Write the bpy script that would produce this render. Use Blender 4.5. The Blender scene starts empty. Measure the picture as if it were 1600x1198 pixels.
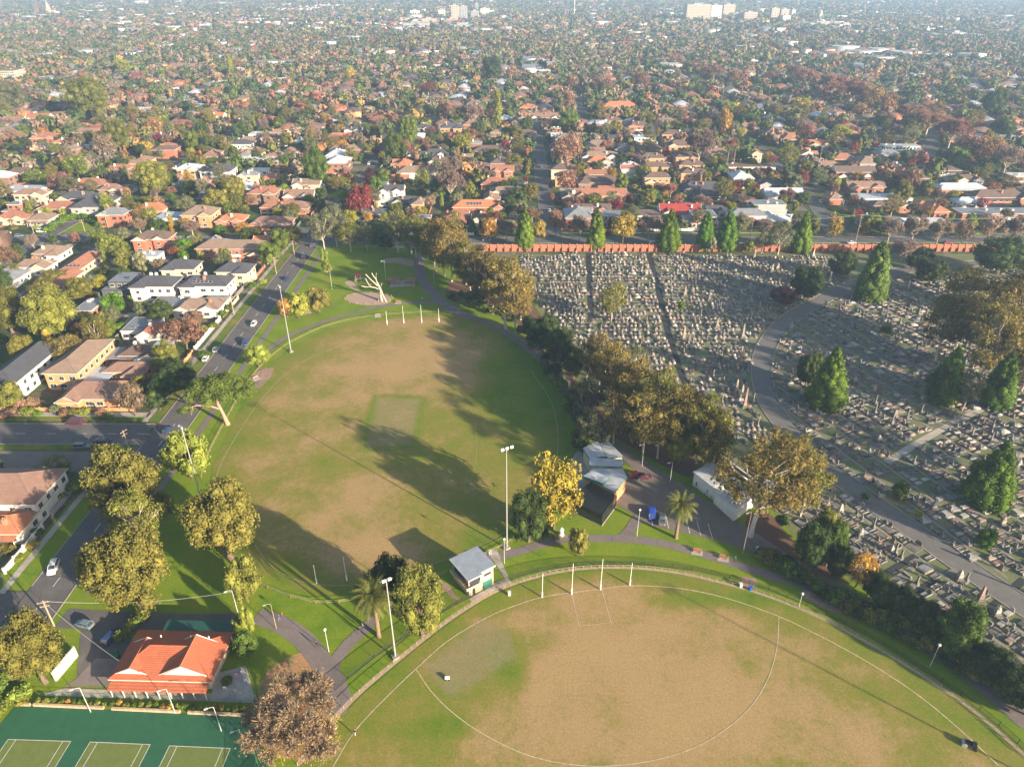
import bpy, bmesh, math, random
import numpy as np
from mathutils import Vector, Matrix, geometry

SC = bpy.context.scene
COL = SC.collection
RAD = math.radians
# ------------------------------------------------------------------ camera
CAM_H, PITCH, FPX = 118.0, RAD(30.0), 1109.0
cam_data = bpy.data.cameras.new("camera")
cam_data.sensor_fit = 'HORIZONTAL'
cam_data.sensor_width = 36.0
cam_data.lens = 36.0 * FPX / 1600.0
cam_data.clip_start = 1.0
cam_data.clip_end = 30000.0
cam = bpy.data.objects.new("camera", cam_data)
COL.objects.link(cam)
cam.location = (0, 0, CAM_H)
cam.rotation_euler = (math.pi / 2 - PITCH, 0, 0)
SC.camera = cam
# ------------------------------------------------------------------ sky + sun
SUN_EL = RAD(15.6)
SUN_DIR = Vector((0.779 * math.cos(SUN_EL), -0.627 * math.cos(SUN_EL), math.sin(SUN_EL))).normalized()
world = bpy.data.worlds.new("World")
SC.world = world
world.use_nodes = True
wn = world.node_tree
bg = wn.nodes["Background"]
sky = wn.nodes.new("ShaderNodeTexSky")
sky.sky_type = 'NISHITA'
sky.sun_disc = False
sky.sun_elevation = SUN_EL
sky.sun_rotation = math.atan2(SUN_DIR.x, SUN_DIR.y)
sky.air_density = 1.0
sky.dust_density = 1.5
wn.links.new(sky.outputs[0], bg.inputs[0])
bg.inputs[1].default_value = 0.075
sun_data = bpy.data.lights.new("sun", 'SUN')
sun_data.energy = 5.0
sun_data.angle = RAD(0.6)
sun_data.color = (1.0, 0.84, 0.63)
sun = bpy.data.objects.new("sun", sun_data)
COL.objects.link(sun)
sun.rotation_euler = SUN_DIR.to_track_quat('Z', 'Y').to_euler()
SC.view_settings.view_transform = 'Standard'
SC.view_settings.look = 'None'
SC.view_settings.gamma = 1.0
SC.view_settings.use_curve_mapping = False
SC.view_settings.exposure = 1.78
SC.cycles.max_bounces = 4
SC.cycles.diffuse_bounces = 2
SC.cycles.glossy_bounces = 2
SC.cycles.transmission_bounces = 2
SC.cycles.transparent_max_bounces = 4
SC.cycles.volume_bounces = 0
HAZE_DENSITY = 0.00022
# ------------------------------------------------------------------ helpers
def G(px, py, z=0.0):
    """world point at height z seen at photo pixel (1600x1198)"""
    u, v = px - 800.0, py - 599.0
    dz = -FPX * math.sin(PITCH) - v * math.cos(PITCH)
    t = (z - CAM_H) / dz
    return Vector((u * t, (FPX * math.cos(PITCH) - v * math.sin(PITCH)) * t, z))

def PX(p):
    """photo pixel of world point"""
    dx, dy, dz = p[0], p[1], p[2] - CAM_H
    zc = dy * math.cos(PITCH) - dz * math.sin(PITCH)
    yc = dy * math.sin(PITCH) + dz * math.cos(PITCH)
    return 800 + FPX * dx / zc, 599 - FPX * yc / zc

def scale_at(p):
    return FPX / (p[1] * math.cos(PITCH) + (CAM_H - p[2]) * math.sin(PITCH))

class MB:
    def __init__(s):
        s.v, s.f, s.m = [], [], []
    def add(s, verts, faces, m=0):
        o = len(s.v)
        s.v += [tuple(p) for p in verts]
        s.f += [tuple(i + o for i in f) for f in faces]
        s.m += [m] * len(faces)
    def box(s, c, d, m=0, rz=0.0, rx=0.0):
        x, y, z = d[0] / 2, d[1] / 2, d[2] / 2
        R = Matrix.Rotation(rz, 3, 'Z') @ Matrix.Rotation(rx, 3, 'X')
        vs = [R @ Vector(p) + Vector(c) for p in
              [(-x, -y, -z), (x, -y, -z), (x, y, -z), (-x, y, -z), (-x, -y, z), (x, -y, z), (x, y, z), (-x, y, z)]]
        s.add(vs, [(0, 3, 2, 1), (4, 5, 6, 7), (0, 1, 5, 4), (1, 2, 6, 5), (2, 3, 7, 6), (3, 0, 4, 7)], m)
    def bx(s, x0, x1, y0, y1, z0, z1, m=0):
        s.box(((x0 + x1) / 2, (y0 + y1) / 2, (z0 + z1) / 2), (abs(x1 - x0), abs(y1 - y0), abs(z1 - z0)), m)
    def tube(s, pts, rad, n=6, m=0, cap=True):
        pts = [Vector(p) for p in pts]
        if not hasattr(rad, '__len__'):
            rad = [rad] * len(pts)
        vs, fs = [], []
        for i, p in enumerate(pts):
            d = (pts[min(i + 1, len(pts) - 1)] - pts[max(i - 1, 0)])
            d = d.normalized() if d.length > 1e-9 else Vector((0, 0, 1))
            a = d.orthogonal().normalized() if abs(d.z) < .99 else Vector((1, 0, 0))
            if abs(d.z) < .99:
                a = d.cross(Vector((0, 0, 1))).normalized()
            b = d.cross(a).normalized()
            for k in range(n):
                t = 2 * math.pi * k / n
                vs.append(p + (a * math.cos(t) + b * math.sin(t)) * rad[i])
        for i in range(len(pts) - 1):
            for k in range(n):
                fs.append((i * n + k, i * n + (k + 1) % n, (i + 1) * n + (k + 1) % n, (i + 1) * n + k))
        if cap:
            fs.append(tuple(range(n))[::-1])
            fs.append(tuple((len(pts) - 1) * n + k for k in range(n)))
        s.add(vs, fs, m)
    def prism(s, poly, z0, z1, m=0, mtop=None):
        n = len(poly)
        vs = [(p[0], p[1], z0) for p in poly] + [(p[0], p[1], z1) for p in poly]
        s.add(vs, [(i, (i + 1) % n, n + (i + 1) % n, n + i) for i in range(n)], m)
        s.add(vs[n:], [tuple(range(n))], m if mtop is None else mtop)
    def lathe(s, prof, n=10, m=0, c=(0, 0, 0)):
        vs, fs = [], []
        for r, z in prof:
            for k in range(n):
                t = 2 * math.pi * k / n
                vs.append((c[0] + r * math.cos(t), c[1] + r * math.sin(t), c[2] + z))
        for i in range(len(prof) - 1):
            for k in range(n):
                fs.append((i * n + k, i * n + (k + 1) % n, (i + 1) * n + (k + 1) % n, (i + 1) * n + k))
        s.add(vs, fs, m)
    def mesh(s, name, mats):
        me = bpy.data.meshes.new(name)
        me.from_pydata(s.v, [], s.f)
        for x in (mats if isinstance(mats, (list, tuple)) else [mats]):
            me.materials.append(x)
        if any(s.m):
            me.polygons.foreach_set('material_index', s.m)
        me.update()
        return me
    def build(s, name, mats, parent=None, loc=None):
        return link(name, s.mesh(name, mats), parent, loc)

def link(name, data, parent=None, loc=None, rz=0.0, sc=None):
    o = bpy.data.objects.new(name, data)
    COL.objects.link(o)
    if parent is not None:
        o.parent = parent
    if loc is not None:
        o.location = loc
    if rz:
        o.rotation_euler = (0, 0, rz)
    if sc is not None:
        o.scale = sc if hasattr(sc, '__len__') else (sc, sc, sc)
    return o

THINGS = []
def tag(o, label, cat, group=None):
    o['label'] = label
    o['category'] = cat
    if group:
        o['group'] = group
    THINGS.append(o)
    return o
def empty(name, loc, rz=0.0, sc=None):
    o = link(name, None, None, loc, rz, sc)
    o.empty_display_size = 0.5
    return o
def struct(o, kind='structure'):
    o['kind'] = kind
    return o
def override(o, mats):
    for i, m in enumerate(mats):
        if m is not None and i < len(o.material_slots):
            o.material_slots[i].link = 'OBJECT'
            o.material_slots[i].material = m

def spline(pts, closed=False, step=2.0):
    """Catmull-Rom through 2D/3D points"""
    P = [Vector(p) for p in pts]
    n = len(P)
    out = []
    rng = range(n) if closed else range(n - 1)
    for i in rng:
        p0 = P[(i - 1) % n] if closed or i > 0 else P[i] * 2 - P[i + 1]
        p1, p2 = P[i], P[(i + 1) % n]
        p3 = P[(i + 2) % n] if closed or i + 2 < n else P[i + 1] * 2 - P[i]
        k = max(1, int((p2 - p1).length / step))
        for j in range(k):
            t = j / k
            out.append(0.5 * ((2 * p1) + (p2 - p0) * t + (2 * p0 - 5 * p1 + 4 * p2 - p3) * t * t + (3 * p1 - p0 - 3 * p2 + p3) * t ** 3))
    if not closed:
        out.append(P[-1])
    return out
def gp(pts):
    return [G(x, y) for x, y in pts]

def flat_poly(name, pts, z, mat, parent=None):
    """flat sheet from an outline of world points"""
    pts = [Vector((p[0], p[1], z)) for p in pts]
    tri = geometry.tessellate_polygon([pts])
    me = bpy.data.meshes.new(name)
    fs = []
    for a, b, c in tri:
        nz = (pts[b] - pts[a]).cross(pts[c] - pts[a]).z
        fs.append((a, b, c) if nz > 0 else (a, c, b))
    me.from_pydata([tuple(p) for p in pts], [], fs)
    me.materials.append(mat)
    return link(name, me, parent)

def ribbon_data(pts, w, z):
    pts = [Vector((p[0], p[1], 0)) for p in pts]
    L, R = [], []
    for i, p in enumerate(pts):
        d = (pts[min(i + 1, len(pts) - 1)] - pts[max(i - 1, 0)]).normalized()
        n = Vector((-d.y, d.x, 0))
        ww = w[i] if hasattr(w, '__len__') else w
        L.append(p + n * ww / 2); R.append(p - n * ww / 2)
    return L, R
def ribbon(name, pts, w, z, mat, parent=None):
    L, R = ribbon_data(pts, w, z)
    n = len(L)
    me = bpy.data.meshes.new(name)
    me.from_pydata([(p.x, p.y, z) for p in R + L], [], [(i, i + 1, n + i + 1, n + i) for i in range(n - 1)])
    me.materials.append(mat)
    return link(name, me, parent)
def kerb(name, pts, off, z, mat, parent=None, w=0.25, h=0.12):
    """raised strip that follows a line at a sideways offset"""
    pts = [Vector((p[0], p[1], 0)) for p in pts]
    b = MB()
    n = len(pts)
    vs = []
    for i, p in enumerate(pts):
        d = (pts[min(i + 1, n - 1)] - pts[max(i - 1, 0)]).normalized()
        nn = Vector((-d.y, d.x, 0))
        for o_, zz in ((off - w / 2, z), (off - w / 2, z + h), (off + w / 2, z + h), (off + w / 2, z)):
            q = p + nn * o_
            vs.append((q.x, q.y, zz))
    fs = []
    for i in range(n - 1):
        a = i * 4
        for k in range(3):
            fs.append((a + k, a + k + 1, a + 5 + k, a + 4 + k))
    b.add(vs, fs)
    return b.build(name, mat, parent)

def in_poly(x, y, poly):
    c = False
    n = len(poly)
    j = n - 1
    for i in range(n):
        if (poly[i][1] > y) != (poly[j][1] > y) and x < (poly[j][0] - poly[i][0]) * (y - poly[i][1]) / (poly[j][1] - poly[i][1]) + poly[i][0]:
            c = not c
        j = i
    return c
def in_poly_np(X, Y, poly):
    c = np.zeros(X.shape, bool)
    n = len(poly)
    j = n - 1
    for i in range(n):
        xi, yi, xj, yj = poly[i][0], poly[i][1], poly[j][0], poly[j][1]
        if yi != yj:
            c ^= ((yi > Y) != (yj > Y)) & (X < (xj - xi) * (Y - yi) / (yj - yi) + xi)
        j = i
    return c

# occupancy raster (1 m): 1 = road/park/anything where gardens and houses must not go
OX0, OY0, ON_X, ON_Y = -700, 40, 1400, 1060
OCC = np.zeros((ON_Y, ON_X), np.uint8)
GX, GY = np.meshgrid(np.arange(ON_X) + OX0 + .5, np.arange(ON_Y) + OY0 + .5)
def occ_poly(poly, v=1, arr=None):
    arr = OCC if arr is None else arr
    xs = [p[0] for p in poly]; ys = [p[1] for p in poly]
    x0, x1 = max(0, int(min(xs) - OX0 - 1)), min(ON_X, int(max(xs) - OX0 + 2))
    y0, y1 = max(0, int(min(ys) - OY0 - 1)), min(ON_Y, int(max(ys) - OY0 + 2))
    if x0 >= x1 or y0 >= y1:
        return
    m = in_poly_np(GX[y0:y1, x0:x1], GY[y0:y1, x0:x1], poly)
    arr[y0:y1, x0:x1][m] = v
def occ_line(pts, w, v=1):
    L, R = ribbon_data(pts, w, 0)
    for i in range(len(L) - 1):
        occ_poly([L[i], L[i + 1], R[i + 1], R[i]], v)
def occ_get(x, y, arr=None):
    arr = OCC if arr is None else arr
    i, j = int(y - OY0), int(x - OX0)
    return arr[i, j] if 0 <= i < ON_Y and 0 <= j < ON_X else 0
def rect_pts(x, y, w, d, rz):
    c, s = math.cos(rz), math.sin(rz)
    return [(x + a * c - b * s, y + a * s + b * c) for a, b in ((-w / 2, -d / 2), (w / 2, -d / 2), (w / 2, d / 2), (-w / 2, d / 2))]
def rect_free(x, y, w, d, rz, arr=None):
    arr = OCC if arr is None else arr
    c, s = math.cos(rz), math.sin(rz)
    for a in np.linspace(-w / 2, w / 2, max(3, int(w / 2.5))):
        for b in np.linspace(-d / 2, d / 2, max(3, int(d / 2.5))):
            if occ_get(x + a * c - b * s, y + a * s + b * c, arr):
                return False
    return True
# ------------------------------------------------------------------ materials
def nodes_of(name):
    m = bpy.data.materials.new(name)
    m.use_nodes = True
    nt = m.node_tree
    p = nt.nodes["Principled BSDF"]
    return m, nt, p
def N(nt, t, **kw):
    n = nt.nodes.new(t)
    for k, v in kw.items():
        if k.startswith('_'):
            setattr(n, k[1:], v)
        else:
            n.inputs[k].default_value = v
    return n
def rgba(c):
    return (c[0], c[1], c[2], 1.0)
def noise(nt, scale, detail=3.0, rough=.6, src=None, coord='Object'):
    tc = N(nt, "ShaderNodeTexCoord")
    n = N(nt, "ShaderNodeTexNoise", Scale=scale, Detail=detail, Roughness=rough)
    nt.links.new(tc.outputs[coord] if src is None else src, n.inputs['Vector'])
    return n.outputs['Fac']
def geopos(nt):
    return N(nt, "ShaderNodeNewGeometry").outputs['Position']
def ramp(nt, fac, stops):
    r = N(nt, "ShaderNodeValToRGB")
    els = r.color_ramp.elements
    while len(els) < len(stops):
        els.new(0.5)
    for e, (p, c) in zip(els, stops):
        e.position = p
        e.color = rgba(c) if len(c) == 3 else c
    nt.links.new(fac, r.inputs[0])
    return r.outputs[0]
def mixc(nt, fac, a, b, mode='MIX'):
    m = N(nt, "ShaderNodeMix", _data_type='RGBA', _blend_type=mode)
    for sock, val in ((m.inputs[0], fac), (m.inputs[6], a), (m.inputs[7], b)):
        if hasattr(val, 'links'):
            nt.links.new(val, sock)
        elif hasattr(val, '__len__'):
            sock.default_value = rgba(val)
        else:
            sock.default_value = val
    return m.outputs[2]
def mathn(nt, op, a, b=None, clamp=False):
    m = N(nt, "ShaderNodeMath", _operation=op, _use_clamp=clamp)
    for i, val in enumerate((a, b)):
        if val is None:
            continue
        if hasattr(val, 'links'):
            nt.links.new(val, m.inputs[i])
        else:
            m.inputs[i].default_value = val
    return m.outputs[0]
def bumpn(nt, p, h, strength=.3, dist=.05):
    b = N(nt, "ShaderNodeBump", Strength=strength, Distance=dist)
    nt.links.new(h, b.inputs['Height'])
    nt.links.new(b.outputs[0], p.inputs['Normal'])

def simple(name, col, rough=.8, var=.18, scale=1.2, world_space=False, metal=0.0, spec=.3, rnd=0.0, bump=0.0, dirt=None):
    m, nt, p = nodes_of(name)
    src = geopos(nt) if world_space else None
    f = noise(nt, scale, 4.0, .65, src)
    lo = tuple(c * (1 - var) for c in col); hi = tuple(min(1, c * (1 + var)) for c in col)
    c = ramp(nt, f, [(.3, lo), (.7, hi)])
    if dirt:
        f2 = noise(nt, scale * .23, 3.0, .6, src)
        k = ramp(nt, f2, [(.48, (0, 0, 0)), (.66, (1, 1, 1))])
        c = mixc(nt, k, c, dirt)
    if rnd:
        oi = N(nt, "ShaderNodeObjectInfo")
        h = N(nt, "ShaderNodeHueSaturation")
        nt.links.new(c, h.inputs['Color'])
        v = N(nt, "ShaderNodeMapRange"); v.inputs[3].default_value = 1 - rnd; v.inputs[4].default_value = 1 + rnd
        nt.links.new(oi.outputs['Random'], v.inputs[0])
        nt.links.new(v.outputs[0], h.inputs['Value'])
        c = h.outputs[0]
    nt.links.new(c, p.inputs['Base Color'])
    p.inputs['Roughness'].default_value = rough
    p.inputs['Metallic'].default_value = metal
    p.inputs['Specular IOR Level'].default_value = spec
    if bump:
        bumpn(nt, p, f, bump, .08)
    return m
# ------------------------------------------------------------------ ground materials
def grass_mat(name, attr=False, green=(.135, .175, .018), lush=(.08, .145, .011), tan=(.325, .22, .10), olive=(.20, .18, .038), amount=0.0):
    m, nt, p = nodes_of(name)
    pos = geopos(nt)
    n1 = noise(nt, .09, 4.0, .6, pos)
    n2 = noise(nt, .55, 4.0, .7, pos)
    n3 = noise(nt, 4.0, 2.0, .7, pos)
    if attr:
        a = N(nt, "ShaderNodeAttribute", _attribute_name='dry')
        d = a.outputs['Fac']
    else:
        v = N(nt, "ShaderNodeValue"); v.outputs[0].default_value = amount
        d = v.outputs[0]
    s = mathn(nt, 'MULTIPLY', mathn(nt, 'SUBTRACT', n1, .5), 1.0)
    s2 = mathn(nt, 'MULTIPLY', mathn(nt, 'SUBTRACT', n2, .5), .55)
    s3 = mathn(nt, 'MULTIPLY', mathn(nt, 'SUBTRACT', n3, .5), .22)
    d = mathn(nt, 'ADD', mathn(nt, 'ADD', mathn(nt, 'ADD', d, s), s2), s3)
    c = ramp(nt, d, [(0.0, lush), (.28, green), (.55, olive), (.82, tan), (1.0, tuple(t * 1.06 for t in tan))])
    if attr:
        aw = N(nt, "ShaderNodeAttribute", _attribute_name='worn')
        kw = mathn(nt, 'MULTIPLY', aw.outputs['Fac'], mathn(nt, 'ADD', n2, .35, True))
        c = mixc(nt, kw, c, (.235, .19, .11))
    spk = noise(nt, 9.0, 2.0, .8, pos)
    c = mixc(nt, ramp(nt, spk, [(.25, (.4, .4, .4)), (.5, (0, 0, 0))]), c, (.03, .035, .01))
    sp2 = noise(nt, 2.2, 3.0, .75, pos)
    c = mixc(nt, 1.0, c, ramp(nt, sp2, [(.28, (.82, .84, .8)), (.72, (1.15, 1.13, 1.12))]), 'MULTIPLY')
    nt.links.new(c, p.inputs['Base Color'])
    p.inputs['Roughness'].default_value = .95
    p.inputs['Specular IOR Level'].default_value = .1
    bumpn(nt, p, spk, .5, .06)
    return m
def asphalt_mat(name, col, patch=None, line=.0):
    m, nt, p = nodes_of(name)
    pos = geopos(nt)
    n1 = noise(nt, .25, 5.0, .7, pos)
    n2 = noise(nt, 6.0, 2.0, .7, pos)
    c = ramp(nt, n1, [(.25, tuple(x * .82 for x in col)), (.5, col), (.75, tuple(x * 1.2 for x in col))])
    c = mixc(nt, 1.0, c, ramp(nt, n2, [(.3, (.85, .85, .85)), (.7, (1.15, 1.15, 1.15))]), 'MULTIPLY')
    # repair patches and cracks
    v = N(nt, "ShaderNodeTexVoronoi", _feature='DISTANCE_TO_EDGE', Scale=.16)
    nt.links.new(pos, v.inputs['Vector'])
    c = mixc(nt, ramp(nt, v.outputs['Distance'], [(.0, (.45, .45, .45)), (.012, (0, 0, 0))]), c, tuple(x * .5 for x in col))
    if patch:
        n4 = noise(nt, .07, 3.0, .6, pos)
        c = mixc(nt, ramp(nt, n4, [(.5, (0, 0, 0)), (.6, (.8, .8, .8))]), c, patch)
    nt.links.new(c, p.inputs['Base Color'])
    p.inputs['Roughness'].default_value = .88
    p.inputs['Specular IOR Level'].default_value = .2
    bumpn(nt, p, n2, .2, .02)
    return m

M_OVAL = grass_mat("oval_turf", True)
M_LAWN = grass_mat("park_lawn", False, amount=.25, green=(.155, .215, .013), lush=(.095, .17, .009), olive=(.21, .215, .027))
M_VERGE = grass_mat("verge_grass", False, amount=.38, green=(.08, .14, .018))
M_CEM = grass_mat("cemetery_turf", False, amount=.5, green=(.12, .15, .06), lush=(.09, .14, .035), olive=(.155, .16, .085), tan=(.21, .19, .13))
M_ROAD = asphalt_mat("road_asphalt", (.115, .105, .10))
M_ROAD2 = asphalt_mat("car_park_asphalt", (.155, .13, .11))
M_PATH = asphalt_mat("path_asphalt", (.17, .14, .13))
M_CROAD = asphalt_mat("cemetery_road_asphalt", (.14, .13, .12))
M_CONC = simple("concrete", (.36, .32, .27), .9, .18, .8, True, dirt=(.25, .22, .19))
M_KERB = simple("kerb_concrete", (.25, .22, .185), .9, .15, 1.0, True)
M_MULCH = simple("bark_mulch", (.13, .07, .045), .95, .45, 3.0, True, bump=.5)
M_MULCHL = simple("light_wood_chips", (.34, .24, .18), .95, .3, 3.0, True, bump=.5)
M_PAINT = simple("road_line_paint", (.62, .60, .55), .7, .2, 3.0, True)
M_LINE1 = simple("faded_line_paint", (.31, .26, .14), .9, .35, 1.5, True)
M_LINEW = simple("turf_line_paint", (.43, .35, .22), .9, .35, 1.5, True)
M_HARD = simple("green_court_acrylic", (.022, .095, .045), .75, .12, .6, True)
M_COURT = simple("olive_court_acrylic", (.12, .15, .035), .8, .14, .7, True)
M_LAWNB = grass_mat("garden_lawn", False, amount=.2, green=(.07, .14, .015))
# suburb ground: gardens, paving, bare soil in house-block cells
def suburb_mat():
    m, nt, p = nodes_of("suburban_gardens")
    pos = geopos(nt)
    mp = N(nt, "ShaderNodeMapping"); mp.inputs['Scale'].default_value = (1, .8, 1)
    nt.links.new(pos, mp.inputs['Vector'])
    v = N(nt, "ShaderNodeTexVoronoi", _feature='F1', _distance='CHEBYCHEV', Scale=.085, Randomness=.85)
    nt.links.new(mp.outputs[0], v.inputs['Vector'])
    sep = N(nt, "ShaderNodeSeparateColor")
    nt.links.new(v.outputs['Color'], sep.inputs[0])
    c = ramp(nt, sep.outputs[0], [(0, (.05, .085, .015)), (.25, (.065, .10, .02)), (.4, (.10, .11, .035)), (.55, (.10, .075, .05)),
                                  (.68, (.15, .13, .11)), (.8, (.22, .19, .16)), (.92, (.04, .06, .02))])
    n2 = noise(nt, .5, 5.0, .7, pos)
    c = mixc(nt, ramp(nt, n2, [(.42, (0, 0, 0)), (.6, (.85, .85, .85))]), c, (.045, .06, .018))
    n3 = noise(nt, .003, 3.0, .6, pos)
    c = mixc(nt, ramp(nt, n3, [(.4, (0, 0, 0)), (.7, (.25, .25, .25))]), c, (.14, .11, .09))
    nt.links.new(c, p.inputs['Base Color'])
    p.inputs['Roughness'].default_value = .95
    p.inputs['Specular IOR Level'].default_value = .1
    return m
M_SUB = suburb_mat()
# ------------------------------------------------------------------ ground sheets
b = MB()
xs = [-9000, -4000, -1500, -600, 0, 600, 1500, 4000, 9000]
ys = [-2500, -500, 0, 300, 700, 1500, 3000, 6000, 12000]
for j in range(len(ys)):
    for i in range(len(xs)):
        b.v.append((xs[i], ys[j], 0.0))
for j in range(len(ys) - 1):
    for i in range(len(xs) - 1):
        a = j * len(xs) + i
        b.f.append((a, a + 1, a + len(xs) + 1, a + len(xs))); b.m.append(0)
struct(b.build("ground", M_SUB))

# park outline
cem_edge = gp([(640, 392), (700, 400), (758, 402), (800, 420), (835, 470), (872, 530), (905, 600), (960, 660), (1040, 690),
               (1100, 715), (1175, 762), (1240, 835), (1330, 905), (1420, 965), (1500, 1020), (1600, 1085), (1700, 1150)])
park = [(-97, 20), (-97, 344), (cem_edge[0].x - 4, 344)] + [tuple(p[:2]) for p in cem_edge] + [(160, 20)]
struct(flat_poly("park_lawn", park, .02, M_LAWN))
occ_poly(park)
# cemetery ground
cem = [tuple(p[:2]) for p in cem_edge] + [(330, 30), (330, 330), (-10, 330)]
struct(flat_poly("cemetery_ground", cem, .03, M_CEM))
occ_poly(cem)
CEM = cem

# roads -----------------------------------------------------------------
ROADS, KERBS = [], []
def road(name, pts, w, mat=M_ROAD, z=.05, kerbs=True, foot=None, line=False, smooth=False):
    pts = spline([(p[0], p[1], 0) for p in pts], step=6) if smooth else [Vector((p[0], p[1], 0)) for p in pts]
    struct(ribbon(name, pts, w, z, mat))
    occ_line(pts, w + (9 if foot else 2))
    ROADS.append((pts, w))
    if kerbs:
        KERBS.append((pts, w))
    if foot:
        for s in (-1, 1):
            q = []
            L, R = ribbon_data(pts, w + 2 * foot, 0)
            struct(ribbon("footpath", L if s > 0 else R, 1.6, z + .01, M_CONC))
    if line:
        L = (pts[-1] - pts[0]).length
        d = (pts[-1] - pts[0]).normalized()
        k = 0.0
        bb = MB()
        nrm = Vector((-d.y, d.x, 0))
        while k < L:
            a = pts[0] + d * k; c = a + d * 3
            vs = [a - nrm * .07, c - nrm * .07, c + nrm * .07, a + nrm * .07]
            bb.add([(q.x, q.y, z + .012) for q in vs], [(0, 1, 2, 3)])
            k += 9
        struct(bb.build("road_marking", M_PAINT))
road("road", [(-102, 60), (-102, 352)], 9.5, line=True)
road("road", [(-102, 356), (-99, 470), (-96, 1150)], 8.0)
road("road", [(-108, 174.5), (-420, 176)], 10.5, z=.046, line=True)
road("road", [(-420, 354), (-250, 354), (-96, 350), (320, 352), (520, 352)], 9.0, z=.054)
road("road", [(-240, 180), (-241, 354)], 7, z=.042)
road("road", [(-241, 359), (-240, 1150)], 7.5)
road("lane", [(-208, 240), (-208, 350)], 4.5, z=.038, kerbs=False)
road("lane", [(-166, 255), (-164, 350)], 4.0, z=.038, kerbs=False)
road("road", [(20, 357), (20, 676)], 8.5)
road("road", [(65, 684), (72, 800), (88, 1100)], 8.5)
road("road", [(-92, 680), (200, 680)], 7.5, z=.042)
road("lane", [(110, 420), (118, 520), (126, 600)], 6.0, z=.038, kerbs=False)
road("road", [(168, 357), (180, 420), (192, 520), (196, 676)], 8.0)
road("road", [(280, 357), (300, 520), (360, 640), (352, 800), (300, 1000), (262, 1200)], 11, smooth=True)
road("road", [(-380, 180), (-384, 1100)], 7.5)
road("road", [(-540, 1010), (-240, 1000), (300, 1000)], 7.0, z=.04)
road("road", [(200, 560), (296, 556)], 7.0, z=.04)
road("road", [(-236, 690), (-100, 690)], 7.0, z=.04)
road("road", [(-380, 520), (-244, 520)], 7.0, z=.04)
road("road", [(540, 357), (560, 1100)], 8.0, z=.04)
def on_other_road(q, own):
    for pts, w in ROADS:
        if pts is own:
            continue
        for i in range(len(pts) - 1):
            a, b_ = pts[i], pts[i + 1]
            t = max(0, min(1, (q - a).dot(b_ - a) / (b_ - a).length_squared))
            if (q - (a + (b_ - a) * t)).length < w / 2 + .6:
                return True
    return -135 < q.x < -106 and 80 < q.y < 112
for pts, w in KERBS:
    fine = []
    for i in range(len(pts) - 1):
        k = max(1, int((pts[i + 1] - pts[i]).length / 3))
        fine += [pts[i].lerp(pts[i + 1], j / k) for j in range(k)]
    fine.append(pts[-1])
    L, R = ribbon_data(fine, w + .26, 0)
    for side, s in ((L, 1), (R, -1)):
        run = []
        for i, q in enumerate(side):
            bad = on_other_road(q, pts)
            if not bad:
                run.append(fine[i])
            if (bad or i == len(side) - 1):
                if len(run) > 1:
                    struct(kerb("kerb", run, s * (w / 2 + .13), .0, M_KERB, h=.14))
                run = []
# left junction and verge
struct(flat_poly("road", [(-107, 96), (-107, 112.5), (-116, 112.5), (-135, 109), (-260, 104), (-260, 92), (-130, 84), (-107, 80)], .058, M_ROAD))
occ_poly([(-107, 70), (-107, 118), (-260, 110), (-260, 80)])
struct(flat_poly("service_lane", [(-108, 156), (-108, 165.5), (-330, 167.5), (-330, 156)], .048, M_ROAD2))
occ_poly([(-104, 154), (-104, 170), (-330, 170), (-330, 154)])
struct(ribbon("verge", [Vector((-109, 167.3, 0)), Vector((-330, 169, 0))], 2.6, .062, M_VERGE))
# verges and footpaths along the park road
struct(ribbon("verge", [Vector((-95.5, 112, 0)), Vector((-95.5, 345, 0))], 2.6, .056, M_LAWN))
struct(ribbon("footpath", [Vector((-93, 112, 0)), Vector((-93, 345, 0))], 1.9, .066, M_PATH))
struct(ribbon("verge", [Vector((-109, 181, 0)), Vector((-109, 345, 0))], 3.4, .056, M_VERGE))
struct(ribbon("footpath", [Vector((-111.7, 181, 0)), Vector((-111.7, 345, 0))], 1.8, .066, M_CONC))
struct(flat_poly("verge", [(-107, 113), (-107, 155), (-114, 155), (-114, 113)], .056, M_LAWN))
struct(ribbon("footpath", [Vector((-112.3, 112, 0)), Vector((-112.3, 155, 0))], 1.6, .066, M_CONC))
struct(ribbon("verge", [Vector((-112, 182.5, 0)), Vector((-330, 184, 0))], 2.4, .056, M_VERGE))
struct(ribbon("footpath", [Vector((-112, 185, 0)), Vector((-330, 186.6, 0))], 2.6, .066, M_CONC))
occ_line([Vector((-112, 183.5, 0)), Vector((-330, 185, 0))], 7)
occ_poly([(-114.5, 110), (-90, 110), (-90, 346), (-114.5, 346)]); occ_poly([(-114, 332), (340, 332), (340, 358), (-114, 358)])
# access road to the tennis clubhouse
acc = gp([(96, 965), (180, 970), (300, 974), (372, 972)])
struct(ribbon("access_road", spline(acc), [5.2] * 200, .052, M_ROAD))
struct(flat_poly("parking_pad", gp([(126, 985), (205, 985), (205, 1030), (150, 1060), (120, 1060)]), .059, M_ROAD))
# wall street verge
struct(ribbon("verge", [Vector((-8, 343.5, 0)), Vector((330, 344.5, 0))], 4.2, .045, M_VERGE))
struct(ribbon("footpath", [Vector((-60, 340, 0)), Vector((330, 341, 0))], 2.0, .05, M_CONC))
struct(ribbon("verge", [Vector((26, 358.8, 0)), Vector((160, 359.4, 0))], 3.2, .045, M_VERGE))
struct(ribbon("footpath", [Vector((26, 362, 0)), Vector((160, 362.6, 0))], 1.8, .05, M_CONC))

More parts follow.
